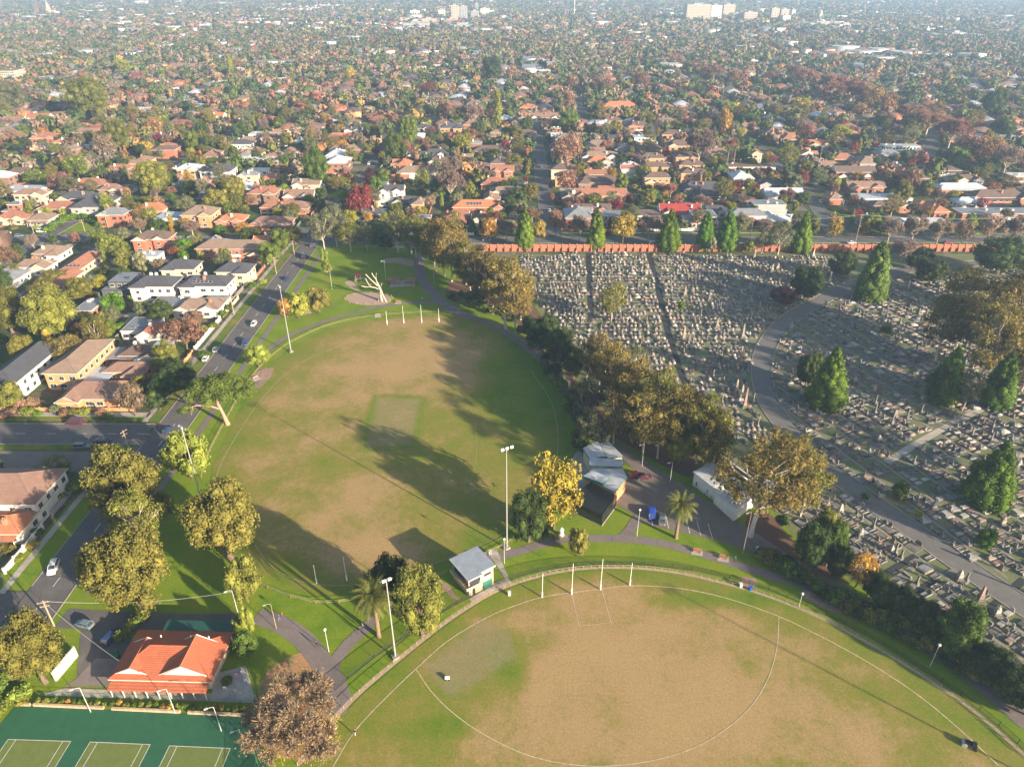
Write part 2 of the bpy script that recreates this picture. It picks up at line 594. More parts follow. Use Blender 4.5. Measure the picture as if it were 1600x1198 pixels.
# ------------------------------------------------------------------ ovals
def turf(name, outline, blobs, base, z, spacing=1.15, squares=()):
    pts = [Vector((p[0], p[1])) for p in outline]
    x0, x1 = min(p.x for p in pts), max(p.x for p in pts)
    y0, y1 = min(p.y for p in pts), max(p.y for p in pts)
    gx, gy = np.meshgrid(np.arange(x0, x1, spacing), np.arange(y0, y1, spacing))
    ins = in_poly_np(gx, gy, pts)
    px = np.array([[p.x, p.y] for p in pts])
    q = np.stack([gx[ins], gy[ins]], 1)
    dmin = np.min(np.linalg.norm(q[:, None, :] - px[None, ::1, :], axis=2), axis=1)
    q = q[dmin > spacing * .6]
    vin = pts + [Vector(a) for a in q]
    n = len(pts)
    r = geometry.delaunay_2d_cdt(vin, [], [list(range(n))], 1, 1e-4)
    V, Fc = r[0], r[2]
    me = bpy.data.meshes.new(name)
    fs = []
    for f in Fc:
        a, bb, c = [V[i] for i in f[:3]]
        fs.append(tuple(f) if (bb - a).cross(c - a) > 0 else tuple(f)[::-1])
    me.from_pydata([(v.x, v.y, z) for v in V], [], fs)
    me.materials.append(M_OVAL)
    at = me.attributes.new('dry', 'FLOAT', 'POINT')
    P = np.array([[v.x, v.y] for v in V])
    val = np.full(len(P), base)
    for (cx, cy, rx, ry, rot, target, power) in blobs:
        dx, dy = P[:, 0] - cx, P[:, 1] - cy
        c, s = math.cos(rot), math.sin(rot)
        u, w = (dx * c + dy * s) / rx, (-dx * s + dy * c) / ry
        k = np.clip(1.6 - np.sqrt(u * u + w * w) * 1.1, 0, 1) ** 1.0 * power
        val = val * (1 - k) + target * k
    bnd = px
    dmb = np.min(np.stack([np.linalg.norm(P - b0, axis=1) for b0 in bnd[::2]]), axis=0)
    val = val - .26 * np.clip(1 - dmb / 9.0, 0, 1)
    worn = np.zeros(len(P))
    for (quad, bv, bw_, wv) in squares:
        q = [np.array([a.x, a.y]) for a in quad]
        dd = np.full(len(P), 1e9)
        for i in range(len(q)):
            a_, b_ = q[i], q[(i + 1) % len(q)]
            t = np.clip(((P - a_) @ (b_ - a_)) / ((b_ - a_) @ (b_ - a_)), 0, 1)
            dd = np.minimum(dd, np.linalg.norm(P - (a_ + t[:, None] * (b_ - a_)), axis=1))
        ins = in_poly_np(P[:, 0], P[:, 1], q)
        if bv is not None:
            k = np.clip(1 - np.abs(dd) / bw_, 0, 1) * .8
            val = val * (1 - k) + bv * k
        k = np.where(ins, np.clip(dd / 1.5, 0, 1), 0) * wv
        worn = np.maximum(worn, k)
    a2 = me.attributes.new('worn', 'FLOAT', 'POINT'); a2.data.foreach_set('value', worn.astype(np.float32))
    at.data.foreach_set('value', val.astype(np.float32))
    return struct(link(name, me))
def blob(px, py, rpx, rpy, target, power=.8, rot=0.0):
    p = G(px, py); s = scale_at(p)
    vs = s * (math.cos(PITCH) * (py - 599 + 640) / FPX)
    return (p.x, p.y, rpx / s, rpy / vs, rot, target, power)
OV1 = spline(gp([(330, 745), (338, 715), (362, 665), (400, 598), (428, 565), (460, 540), (510, 516), (560, 503), (620, 496), (690, 493), (740, 500),
                 (790, 525), (835, 560), (868, 605), (885, 655), (890, 705), (875, 755), (840, 805), (790, 838), (720, 872),
                 (640, 905), (560, 925), (500, 930), (430, 908), (375, 870), (335, 810)]), True, 4.0)
turf("football_oval", OV1, [
    blob(620, 560, 130, 45, .92, .9), blob(560, 540, 70, 22, .62, .6), blob(460, 640, 60, 25, .7, .6), blob(540, 640, 70, 40, .72, .7),
    blob(480, 690, 90, 40, .66, .6), blob(400, 760, 60, 40, .6, .6), blob(560, 790, 110, 60, .8, .75), blob(600, 870, 100, 40, .86, .8),
    blob(820, 600, 60, 90, .15, .8), blob(700, 690, 60, 40, .45, .7), blob(720, 800, 70, 60, .42, .7), blob(470, 560, 60, 20, .42, .6),
    blob(650, 500, 60, 9, .85, .9), blob(400, 680, 30, 40, .52, .5), blob(520, 730, 50, 22, .5, .6), blob(450, 770, 40, 22, .48, .5)], .57, .07,
    squares=[(gp([(588, 619), (661, 622), (646, 697), (566, 703)]), .16, 2.2, .6)])
OV2_VIS = gp([(470, 1198), (500, 1160), (530, 1122), (566, 1085), (610, 1047), (655, 1010), (700, 975), (740, 948), (790, 921), (850, 902), (900, 893),
              (950, 890), (1010, 892), (1070, 900), (1130, 914), (1180, 928), (1240, 950), (1300, 978), (1350, 1005), (1400, 1034), (1450, 1066),
              (1500, 1100), (1550, 1140), (1600, 1186)])
OV2 = spline(OV2_VIS + [Vector((94, 60, 0)), Vector((97, 30, 0)), Vector((85, -5, 0)), Vector((50, -28, 0)), Vector((10, -28, 0)), Vector((-28, -8, 0)), Vector((-46, 25, 0)), Vector((-46, 50, 0))], True, 4.0)
turf("cricket_oval", OV2, [
    blob(1000, 1050, 230, 120, .95, .9), blob(930, 930, 60, 30, .9, .9), blob(1250, 1150, 160, 60, .84, .7), blob(770, 1045, 50, 40, .4, .6),
    blob(760, 1130, 50, 30, .62, .6), blob(640, 1120, 70, 60, .45, .7), blob(690, 1075, 40, 26, .26, .7), blob(1350, 1050, 100, 40, .55, .6),
    blob(1150, 935, 120, 12, .3, .8), blob(1400, 1090, 120, 20, .35, .6, -.5), blob(800, 1000, 60, 20, .42, .6), blob(1000, 1150, 200, 50, .9, .8),
    blob(705, 1135, 30, 20, .12, .7), blob(800, 1050, 24, 50, .25, .6), blob(1130, 990, 120, 30, .72, .7), blob(1280, 1030, 100, 40, .7, .6)], .55, .07,
    squares=[(gp([(654, 1040), (752, 964), (800, 985), (812, 1030), (702, 1098)]), None, 1, .75)])
occ_poly(OV1); occ_poly(OV2)
# cricket squares
def quad_px(name, pts, z, mat):
    return struct(flat_poly(name, gp(pts), z, mat))
M_PITCH = grass_mat("wicket_turf", False, amount=.5, green=(.10, .13, .03), lush=(.08, .12, .03), olive=(.20, .17, .09), tan=(.25, .18, .13))
M_LUSH = grass_mat("lush_turf", False, amount=.16, green=(.09, .17, .015), lush=(.06, .14, .01))
#quad_px("wicket_square_border", [(584, 617), (666, 620), (652, 700), (561, 706)], .084, M_LUSH)
#quad_px("wicket_square", [(592, 622), (657, 624), (641, 692), (571, 698)], .092, M_PITCH)
#quad_px("wicket_square", [(654, 1040), (752, 962), (800, 990), (808, 1040), (700, 1098)], .084, M_PITCH)

def pline(name, pts, w=.22, z=.1, closed=False, mat=None, step=2.0, curved=True):
    P = spline(gp(pts), closed, step) if curved else gp(pts)
    return struct(ribbon(name, P, w, z, mat or M_LINEW))
pline("boundary_line", [(520, 1198), (556, 1140), (610, 1083), (650, 1045), (700, 1001), (760, 965), (800, 948), (847, 933), (893, 926), (940, 920),
                        (985, 915), (1050, 918), (1100, 926), (1150, 939), (1217, 963), (1270, 988), (1320, 1014), (1380, 1049), (1440, 1090),
                        (1500, 1140), (1560, 1196)], .2)
pline("arc_line", [(650, 1045), (672, 1078), (700, 1107), (732, 1132), (770, 1155), (812, 1175), (860, 1189), (930, 1197), (1010, 1190), (1080, 1170),
                   (1130, 1142), (1172, 1105), (1200, 1060), (1214, 1010), (1217, 963)], .16)
pline("goal_square_line", [(893, 927), (905, 978), (955, 973), (940, 920)], .16, curved=False)
pline("boundary_line", [(333, 760), (350, 715), (378, 668), (404, 630), (440, 590), (480, 562), (540, 536)], .18, mat=M_LINE1)
pline("boundary_line", [(395, 845), (420, 880), (460, 905), (520, 915), (600, 905), (700, 872), (775, 840), (830, 795), (862, 740), (872, 690), (862, 630), (830, 580)], .16, mat=M_LINE1)
pline("arc_line", [(620, 592), (680, 591), (700, 600), (736, 640), (745, 700), (735, 760)], .10, mat=M_LINE1)
# ------------------------------------------------------------------ foliage
def foliage_mat(name, col, col2, hue=.02, val=.35):
    m, nt, p = nodes_of(name)
    g = N(nt, "ShaderNodeNewGeometry")
    oi = N(nt, "ShaderNodeObjectInfo")
    n1 = noise(nt, .8, 5.0, .75)
    f = mathn(nt, 'ADD', mathn(nt, 'MULTIPLY', g.outputs['Random Per Island'], .45), mathn(nt, 'MULTIPLY', n1, .55))
    c = ramp(nt, f, [(.25, tuple(x * .62 for x in col)), (.5, col), (.75, col2)])
    h = N(nt, "ShaderNodeHueSaturation")
    nt.links.new(c, h.inputs['Color'])
    a = N(nt, "ShaderNodeMapRange"); a.inputs[3].default_value = .5 - hue; a.inputs[4].default_value = .5 + hue
    nt.links.new(oi.outputs['Random'], a.inputs[0]); nt.links.new(a.outputs[0], h.inputs['Hue'])
    w = N(nt, "ShaderNodeTexWhiteNoise", _noise_dimensions='1D'); nt.links.new(oi.outputs['Random'], w.inputs['W'])
    v = N(nt, "ShaderNodeMapRange"); v.inputs[3].default_value = 1 - val * .6; v.inputs[4].default_value = 1 + val
    nt.links.new(w.outputs['Value'], v.inputs[0]); nt.links.new(v.outputs[0], h.inputs['Value'])
    nt.links.new(h.outputs[0], p.inputs['Base Color'])
    p.inputs['Roughness'].default_value = .75
    p.inputs['Specular IOR Level'].default_value = .15
    tr = N(nt, "ShaderNodeBsdfTranslucent")
    nt.links.new(h.outputs[0], tr.inputs['Color'])
    mx = N(nt, "ShaderNodeMixShader"); mx.inputs[0].default_value = .22
    out = nt.nodes["Material Output"]
    nt.links.new(p.outputs[0], mx.inputs[1]); nt.links.new(tr.outputs[0], mx.inputs[2])
    nt.links.new(mx.outputs[0], out.inputs['Surface'])
    return m
FOL = {k: foliage_mat("foliage_" + k, c1, c2) for k, (c1, c2) in {
    'olive': ((.135, .13, .026), (.23, .21, .042)),
    'gum': ((.145, .115, .030), (.25, .195, .045)),
    'greygreen': ((.13, .135, .065), (.21, .21, .10)),
    'dark': ((.045, .068, .018), (.09, .115, .026)),
    'green': ((.08, .115, .018), (.135, .175, .028)),
    'bright': ((.075, .130, .010), (.13, .195, .015)),
    'lime': ((.17, .20, .03), (.27, .29, .05)),
    'yellow': ((.25, .225, .025), (.37, .335, .045)),
    'gold': ((.33, .20, .04), (.48, .31, .06)),
    'orange': ((.23, .12, .055), (.34, .18, .075)),
    'rust': ((.20, .11, .07), (.29, .165, .105)),
    'red': ((.19, .055, .04), (.29, .085, .055)),
    'crimson': ((.18, .028, .035), (.27, .045, .055)),
    'plum': ((.07, .028, .028), (.12, .045, .04)),
    'pink': ((.27, .135, .10), (.40, .21, .15)),
    'tan': ((.24, .17, .11), (.34, .25, .16)),
    'pine': ((.085, .125, .022), (.15, .20, .035)),
    'bare': ((.22, .155, .125), (.32, .24, .19)),
}.items()}
M_BARK = simple("brown_bark", (.13, .095, .07), .95, .35, 3.0, bump=.4)
M_GBARK = simple("pale_gum_bark", (.42, .35, .28), .9, .35, 1.2, dirt=(.22, .16, .12))
M_WBARK = simple("white_dead_timber", (.44, .36, .29), .85, .2, 1.5, dirt=(.33, .27, .21))
M_PBARK = simple("palm_bark", (.20, .13, .085), .95, .35, 5.0, bump=.5)
M_PINEBARK = simple("pine_bark", (.36, .22, .15), .95, .35, 3.0, bump=.5)
M_FROND = foliage_mat("palm_frond_green", (.13, .14, .03), (.22, .22, .05), .01, .1)

ICO = {}
def ico(sub):
    if sub not in ICO:
        bm = bmesh.new(); bmesh.ops.create_icosphere(bm, subdivisions=sub, radius=1.0)
        bm.verts.ensure_lookup_table()
        ICO[sub] = (np.array([v.co[:] for v in bm.verts]), np.array([[v.index for v in f.verts] for f in bm.faces]))
        bm.free()
    return ICO[sub]
def unit(a):
    return a / np.maximum(1e-9, np.linalg.norm(a, axis=1, keepdims=True))
def quads_mesh(name, V, Fq, Ft, mats, mq=0, mt=0):
    """fast mesh from quads (Nq,4) and tris (Nt,3) index arrays"""
    me = bpy.data.meshes.new(name)
    nq, nt_ = len(Fq), len(Ft)
    me.vertices.add(len(V)); me.vertices.foreach_set('co', np.asarray(V, np.float32).ravel())
    me.loops.add(nq * 4 + nt_ * 3)
    li = np.concatenate([np.asarray(Fq, np.int32).ravel(), np.asarray(Ft, np.int32).ravel()])
    me.loops.foreach_set('vertex_index', li)
    me.polygons.add(nq + nt_)
    st = np.concatenate([np.arange(nq) * 4, nq * 4 + np.arange(nt_) * 3]).astype(np.int32)
    tot = np.concatenate([np.full(nq, 4), np.full(nt_, 3)]).astype(np.int32)
    me.polygons.foreach_set('loop_start', st)
    me.polygons.foreach_set('loop_total', tot)
    for mm in mats:
        me.materials.append(mm)
    if len(mats) > 1:
        me.polygons.foreach_set('material_index', np.concatenate([np.full(nq, mq), np.full(nt_, mt)]).astype(np.int32) if not hasattr(mq, '__len__') else np.concatenate([mq, mt]).astype(np.int32))
    me.update(calc_edges=True)
    me.validate(verbose=False)
    return me
def leaf_quads(rng, pos, nrm, size):
    n = len(pos)
    t = unit(np.cross(nrm, unit(rng.normal(size=(n, 3)))))
    bt = np.cross(nrm, t)
    s1 = size * rng.uniform(.55, 1.25, (n, 1)); s2 = size * rng.uniform(.4, .95, (n, 1))
    q = np.stack([pos - t * s1 - bt * s2 * .6, pos + t * s1 * .8 - bt * s2, pos + t * s1 + bt * s2 * .7, pos - t * s1 * .7 + bt * s2], 1)
    return q.reshape(-1, 3)
def crown_data(lobes, per, size, seed, core=.8, under=-.55, wild=.7):
    rng = np.random.default_rng(seed)
    VQ, VC, FC = [], [], []
    off = 0
    iv, iff = ico(2)
    for (cx, cy, cz, rx, ry, rz) in lobes:
        n = int(per * max(.4, (rx * ry) / 4.0))
        d = unit(rng.normal(size=(int(n * 1.5), 3)))
        d = d[d[:, 2] > under][:n]
        c = np.array([cx, cy, cz]); r = np.array([rx, ry, rz])
        bumpy = 1 + .16 * np.sin(d[:, :1] * 5 + seed) * np.sin(d[:, 1:2] * 6 + cx) + rng.normal(scale=.09, size=(len(d), 1))
        pos = c + d * r * bumpy
        nr = unit(d + rng.normal(scale=wild, size=d.shape))
        VQ.append(leaf_quads(rng, pos, nr, size))
        if core:
            vv = c + iv * r * core * (1 + rng.uniform(-.13, .1, (len(iv), 1)))
            VC.append(vv); FC.append(iff + off); off += len(iv)
    VQ = np.concatenate(VQ)
    nq = len(VQ) // 4
    FQ = np.arange(nq * 4).reshape(-1, 4)
    if VC:
        VC = np.concatenate(VC); FC = np.concatenate(FC) + len(VQ)
        return np.concatenate([VQ, VC]), FQ, FC
    return VQ, FQ, np.zeros((0, 3), int)
def crown_mesh(name, lobes, per, size, seed, mat, **kw):
    V, FQ, FT = crown_data(lobes, per, size, seed, **kw)
    return quads_mesh(name, V, FQ, FT, [mat])
def limb_pts(a, b, rnd, bend=.15, n=4, rise=.2):
    a, b = Vector(a), Vector(b)
    L = (b - a).length
    out = []
    for i in range(n + 1):
        t = i / n
        p = a.lerp(b, t) + Vector((rnd.uniform(-1, 1), rnd.uniform(-1, 1), 0)) * L * bend * math.sin(math.pi * t) + Vector((0, 0, L * rise * math.sin(math.pi * t) * .5))
        out.append(p)
    return out
def trunk_mesh(name, lobes, h, r0, seed, mat, fork=.35, nlimb=7, lean=.04):
    rnd = random.Random(seed)
    b = MB()
    top = Vector((rnd.uniform(-1, 1) * h * lean, rnd.uniform(-1, 1) * h * lean, h * fork))
    b.tube(limb_pts((0, 0, -.2), top, rnd, .05, 4, 0), [r0 * 1.3, r0, r0 * .9, r0 * .82, r0 * .75], 7)
    ls = sorted(lobes, key=lambda l: rnd.random())[:nlimb]
    for l in ls:
        e = Vector(l[:3])
        p = limb_pts(top - Vector((0, 0, rnd.uniform(0, .15) * h * fork)), e, rnd, .12, 4, .15)
        r1 = r0 * rnd.uniform(.35, .55)
        b.tube(p, [r1, r1 * .85, r1 * .65, r1 * .45, r1 * .2], 5)
        for k in range(2):
            q = p[2].lerp(p[3], rnd.random())
            e2 = e + Vector((rnd.uniform(-1, 1), rnd.uniform(-1, 1), rnd.uniform(-.4, .6))) * l[3] * .9
            b.tube([q, q.lerp(e2, .5) + Vector((0, 0, .2)), e2], [r1 * .45, r1 * .3, r1 * .12], 4)
    return b.mesh(name, mat)

PROTO = {}   # kind -> list of (crown mesh, trunk mesh, W0, H0)
def lobes_ellipsoid(rnd, n, cz, rxy, rz, lr, flat=.8, low=-.7, shell=.55):
    out = []
    tries = 0
    while len(out) < n and tries < 4000:
        tries += 1
        d = Vector((rnd.gauss(0, 1), rnd.gauss(0, 1), rnd.gauss(0, 1))).normalized()
        if d.z < low:
            continue
        k = shell + (1 - shell) * rnd.random() ** .6
        r = rnd.uniform(*lr)
        p = (d.x * rxy * k, d.y * rxy * k, cz + d.z * rz * k)
        if all((p[0] - q[0]) ** 2 + (p[1] - q[1]) ** 2 + (p[2] - q[2]) ** 2 > (r * .75) ** 2 for q in out) or tries > 2000:
            out.append((p[0], p[1], p[2], r, r * rnd.uniform(.85, 1.1), r * flat))
    return out
def reg(kind, lobes, per, size, seed, fmat, bmat, h, w, r0, fork=.35, nlimb=7, **kw):
    PROTO.setdefault(kind, []).append((crown_mesh("crown_" + kind, lobes, per, size, seed, fmat, **kw),
                                       trunk_mesh("trunk_" + kind, lobes, h, r0, seed, bmat, fork, nlimb), w, h))
for s in range(4):
    r_ = random.Random(100 + s)
    L = lobes_ellipsoid(r_, 52, 10.6, 5.7, 6.4, (1.0, 1.8), .8, -.9, .45)
    reg('gum_tree', L, 330, .15, 10 + s, FOL['gum'], M_GBARK, 18.0, 14.0, .32, .3, 17, core=.42, wild=1.2)
for s in range(3):
    r_ = random.Random(200 + s)
    L = lobes_ellipsoid(r_, 50, 6.1, 5.0, 4.4, (1.2, 2.0), .85, -.85, .6)
    reg('spreading_tree', L, 400, .148, 20 + s, FOL['olive'], M_BARK, 12.0, 13.0, .5, .3, 11, core=.7, wild=.95)
for s in range(3):
    r_ = random.Random(300 + s)
    L = lobes_ellipsoid(r_, 24, 4.1, 2.8, 3.0, (1.0, 1.6), .9, -.8, .5)
    reg('garden_tree', L, 260, .17, 30 + s, FOL['green'], M_BARK, 8.5, 8.0, .22, .25, 6, core=.78)
for s in range(4):
    r_ = random.Random(400 + s)
    L = lobes_ellipsoid(r_, 28, 4.8, 3.3, 3.2, (.8, 1.5), .95, -.7, .45)
    reg('autumn_tree', L, 270, .15, 40 + s, FOL['orange'], M_BARK, 9.0, 9.0, .2, .25, 12, core=.48, wild=1.2)
for s in range(3):
    r_ = random.Random(500 + s)
    L = []
    H, R = 14.0, 3.9 + .3 * s
    for k in range(46):
        t = (k + .5) / 46
        z = .6 + t * (H - 1.4)
        prof = R * (min(1, (t + .12) / .25) ** .6) * (1 - t) ** (.48 + .1 * s)
        a = k * 2.4 + r_.uniform(-.4, .4)
        rr = max(.45, prof * .42)
        rad = max(0, prof - rr * .8)
        L.append((math.cos(a) * rad, math.sin(a) * rad, z, rr, rr, rr * 1.25))
    for k in range(7):
        t = k / 7
        q = R * .72 * (1 - t) ** .62
        L.append((0, 0, 1.0 + t * (H - 2.6), q, q, 1.6))
    reg('cypress_tree', L, 300, .17, 50 + s, FOL['bright'], M_BARK, H, 7.2, .3, .15, 2, core=.86, under=-.8, wild=.6)
for s in range(2):
    r_ = random.Random(600 + s)
    L = []
    for k in range(22):
        t = (k + .5) / 22
        prof = 1.25 * math.sin(math.pi * min(1, t * .9 + .12)) ** .6
        a = k * 2.4
        rr = .8
        L.append((math.cos(a) * prof * .55, math.sin(a) * prof * .55, .9 + t * 9.6, rr, rr, 1.1))
    reg('columnar_tree', L, 200, .2, 60 + s, FOL['lime'], M_BARK, 11.0, 3.4, .18, .2, 3, core=.7)
for s in range(3):
    r_ = random.Random(700 + s)
    L = lobes_ellipsoid(r_, 7, 1.3, 1.1, .8, (.6, 1.0), .9, -.4, .4)
    V_, FQ_, FT_ = crown_data(L, 260, .17, 70 + s, core=.8)
    PROTO.setdefault('shrub', []).append((quads_mesh("crown_shrub", V_, FQ_, FT_, [FOL['green']]), None, 3.6, 2.6))
# bare winter trees: fine twig sprays on real limbs
def bare_proto(seed, h, w, dens=1.0, leaf=.10):
    rnd = random.Random(seed)
    rng = np.random.default_rng(seed)
    b = MB()
    tips = []
    top = Vector((0, 0, h * .25))
    b.tube([(0, 0, -.2), (0, 0, h * .12), top], [h * .03, h * .024, h * .02], 7)
    def grow(p, d, L, r, lev):
        e = p + d * L
        mid = p.lerp(e, .5) + Vector((rnd.uniform(-1, 1), rnd.uniform(-1, 1), rnd.uniform(-.3, .6))) * L * .09
        b.tube([p, mid, e], [r, r * .8, r * .55], 5 if lev < 2 else 4, cap=False)
        if lev >= 3:
            tips.append((e, d, L)); tips.append((mid, d, L)); return
        for k in range(3 if lev else 3):
            nd = (d + Vector((rnd.gauss(0, .5), rnd.gauss(0, .5), rnd.gauss(.05, .32)))).normalized()
            grow(e, nd, L * rnd.uniform(.62, .85), r * .55, lev + 1)
        if lev > 0:
            tips.append((e, d, L))
    for k in range(7):
        a = k * 2 * math.pi / 7 + rnd.uniform(-.3, .3)
        d = Vector((math.cos(a), math.sin(a), rnd.uniform(.7, 1.6))).normalized()
        grow(top, d, h * .21, h * .011, 0)
    wood = b
    pos, nr = [], []
    VQ = []
    for (e, d, L) in tips:
        n = int(34 * dens)
        c = np.array(e[:])
        dd = unit(rng.normal(size=(n, 3)) * .8 + np.array(d[:]) * .7)
        ln = rng.uniform(.3, 1.1, (n, 1)) * L * .75
        a0 = c + dd * ln * rng.uniform(0, .35, (n, 1)); a1 = c + dd * ln
        side = unit(np.cross(dd, rng.normal(size=(n, 3)))) * rng.uniform(.02, .045, (n, 1)) * (1 + h * .03)
        VQ.append(np.stack([a0 - side, a0 + side, a1 + side * .4, a1 - side * .4], 1).reshape(-1, 3))
        m = int(10 * dens)
        pp = c + rng.normal(size=(m, 3)) * L * .4
        VQ.append(leaf_quads(rng, pp, unit(rng.normal(size=(m, 3))), leaf))
    V = np.concatenate(VQ)
    # scale to w
    ext = max(abs(V[:, 0]).max(), abs(V[:, 1]).max())
    s = (w / 2) / np.percentile(np.hypot(V[:, 0], V[:, 1]), 97)
    V[:, :2] *= s
    wood.v = [(x * s if z > h * .25 else x * (1 + (s - 1) * z / (h * .25)), y * s if z > h * .25 else y * (1 + (s - 1) * z / (h * .25)), z) for x, y, z in wood.v]
    zt = V[:, 2].max(); V[:, 2] *= h / zt
    wood.v = [(x, y, z * h / zt) for x, y, z in wood.v]
    nq = len(V) // 4
    return quads_mesh("crown_bare", V, np.arange(nq * 4).reshape(-1, 4), np.zeros((0, 3), int), [FOL['bare']]), wood.mesh("trunk_bare", M_GBARK)
for s in range(3):
    c_, t_ = bare_proto(800 + s, 10.0, 10.0, 1.0, .12)
    PROTO.setdefault('bare_tree', []).append((c_, t_, 10.0, 10.0))
# palm
def palm_proto(seed, h=8.0, nf=44, L=3.6, r0=.42):
    rnd = random.Random(seed)
    t = MB(); t.tube([(0, 0, -.1), (0, 0, .3), (0, 0, h * .5), (0, 0, h - .6), (0, 0, h)], [r0 * 1.5, r0 * 1.1, r0 * .9, r0 * 1.0, r0 * 1.25], 9)
    fronds = []
    for k in range(nf):
        b = MB()
        a = k * 2.399 + rnd.uniform(-.15, .15)
        el = math.radians(78 - 105 * (k / nf) + rnd.uniform(-8, 8))
        pts = []
        p = Vector((0, 0, h + .1)); e = el
        for i in range(8):
            pts.append(p.copy())
            p = p + Vector((math.cos(a) * math.cos(e), math.sin(a) * math.cos(e), math.sin(e))) * (L / 7)
            e -= math.radians(rnd.uniform(11, 17)) * (.6 + .1 * i)
        b.tube(pts, [.05, .045, .04, .035, .03, .02, .015, .01], 3)
        side = Vector((-math.sin(a), math.cos(a), 0))
        for i in range(1, 8):
            for j in range(3):
                q = pts[i - 1].lerp(pts[i], (j + .5) / 3)
                fw = (pts[i] - pts[i - 1]).normalized()
                ll = L * .17 * math.sin(math.pi * min(1, (i + j / 3) / 8.3) ** .7) + .12
                for s in (-1, 1):
                    tip = q + side * s * ll + fw * ll * .7 + Vector((0, 0, -ll * .35))
                    w = fw * .075
                    b.add([q - w, q + w, tip + w * .3], [(0, 1, 2)])
        fronds.append(b)
    return t, fronds

TREE_LABEL = {}
HOUSES, TREES = [], []
def height_from(by, ty, bx=800):
    Y = G(bx, by).y
    th = PITCH + math.atan((ty - 599) / FPX)
    return CAM_H - Y * math.tan(th)
TREE_RND = random.Random(5)
DESC = {'olive': 'olive green', 'gum': 'olive brown', 'greygreen': 'grey green', 'dark': 'dark green', 'green': 'green', 'bright': 'bright green',
        'lime': 'lime green', 'yellow': 'bright yellow', 'gold': 'golden', 'orange': 'orange', 'rust': 'rusty brown', 'red': 'red',
        'crimson': 'crimson', 'plum': 'dark plum red', 'pink': 'pinkish brown', 'tan': 'tan', 'bare': 'bare brown'}
KWORD = {'gum_tree': 'gum tree', 'spreading_tree': 'spreading tree', 'garden_tree': 'round tree', 'autumn_tree': 'autumn tree', 'cypress_tree': 'conical cypress',
         'columnar_tree': 'narrow columnar tree', 'shrub': 'shrub', 'bare_tree': 'leafless tree', 'bare': 'leafless tree'}
GROUPS = {'gum_tree': 'gum trees', 'spreading_tree': 'spreading evergreen trees', 'garden_tree': 'garden trees among the houses', 'autumn_tree': 'autumn trees among the houses',
          'cypress_tree': 'conical cypresses', 'columnar_tree': 'narrow columnar trees', 'shrub': 'shrubs', 'bare_tree': 'leafless trees'}
def plant(kind, fol, x, y, h, w, name=None, label=None, rz=None, var=None, parts=True):
    P = PROTO[kind]
    cm, tm, W0, H0 = P[TREE_RND.randrange(len(P)) if var is None else var % len(P)]
    sxy, sz = w / W0, h / H0
    rz = TREE_RND.uniform(0, 6.28) if rz is None else rz
    if tm is None or not parts:
        root = link(name or kind, cm, None, (x, y, 0), rz, (sxy, sxy, sz))
        override(root, [FOL[fol]])
    else:
        root = empty(name or kind, (x, y, 0), rz, (sxy, sxy, sz))
        c = link("crown", cm, root); override(c, [FOL[fol]])
        link("trunk", tm, root)
    root['_fol'] = fol; root['_h'] = h
    TREES.append((root, kind, fol, h, w))
    root['label'] = label or ''
    root['category'] = 'shrub' if kind == 'shrub' else 'tree'
    root['group'] = GROUPS.get(kind, 'trees')
    return root
def T(kind, fol, bx, by, ty, wpx, **kw):
    p = G(bx, by)
    h = max(1.0, height_from(by, ty))
    w = wpx / scale_at(Vector((p.x, p.y, h * .6)))
    occ_poly(rect_pts(p.x, p.y, w * .45, w * .45, 0))
    return plant(kind, fol, p.x, p.y, h, w, **kw)
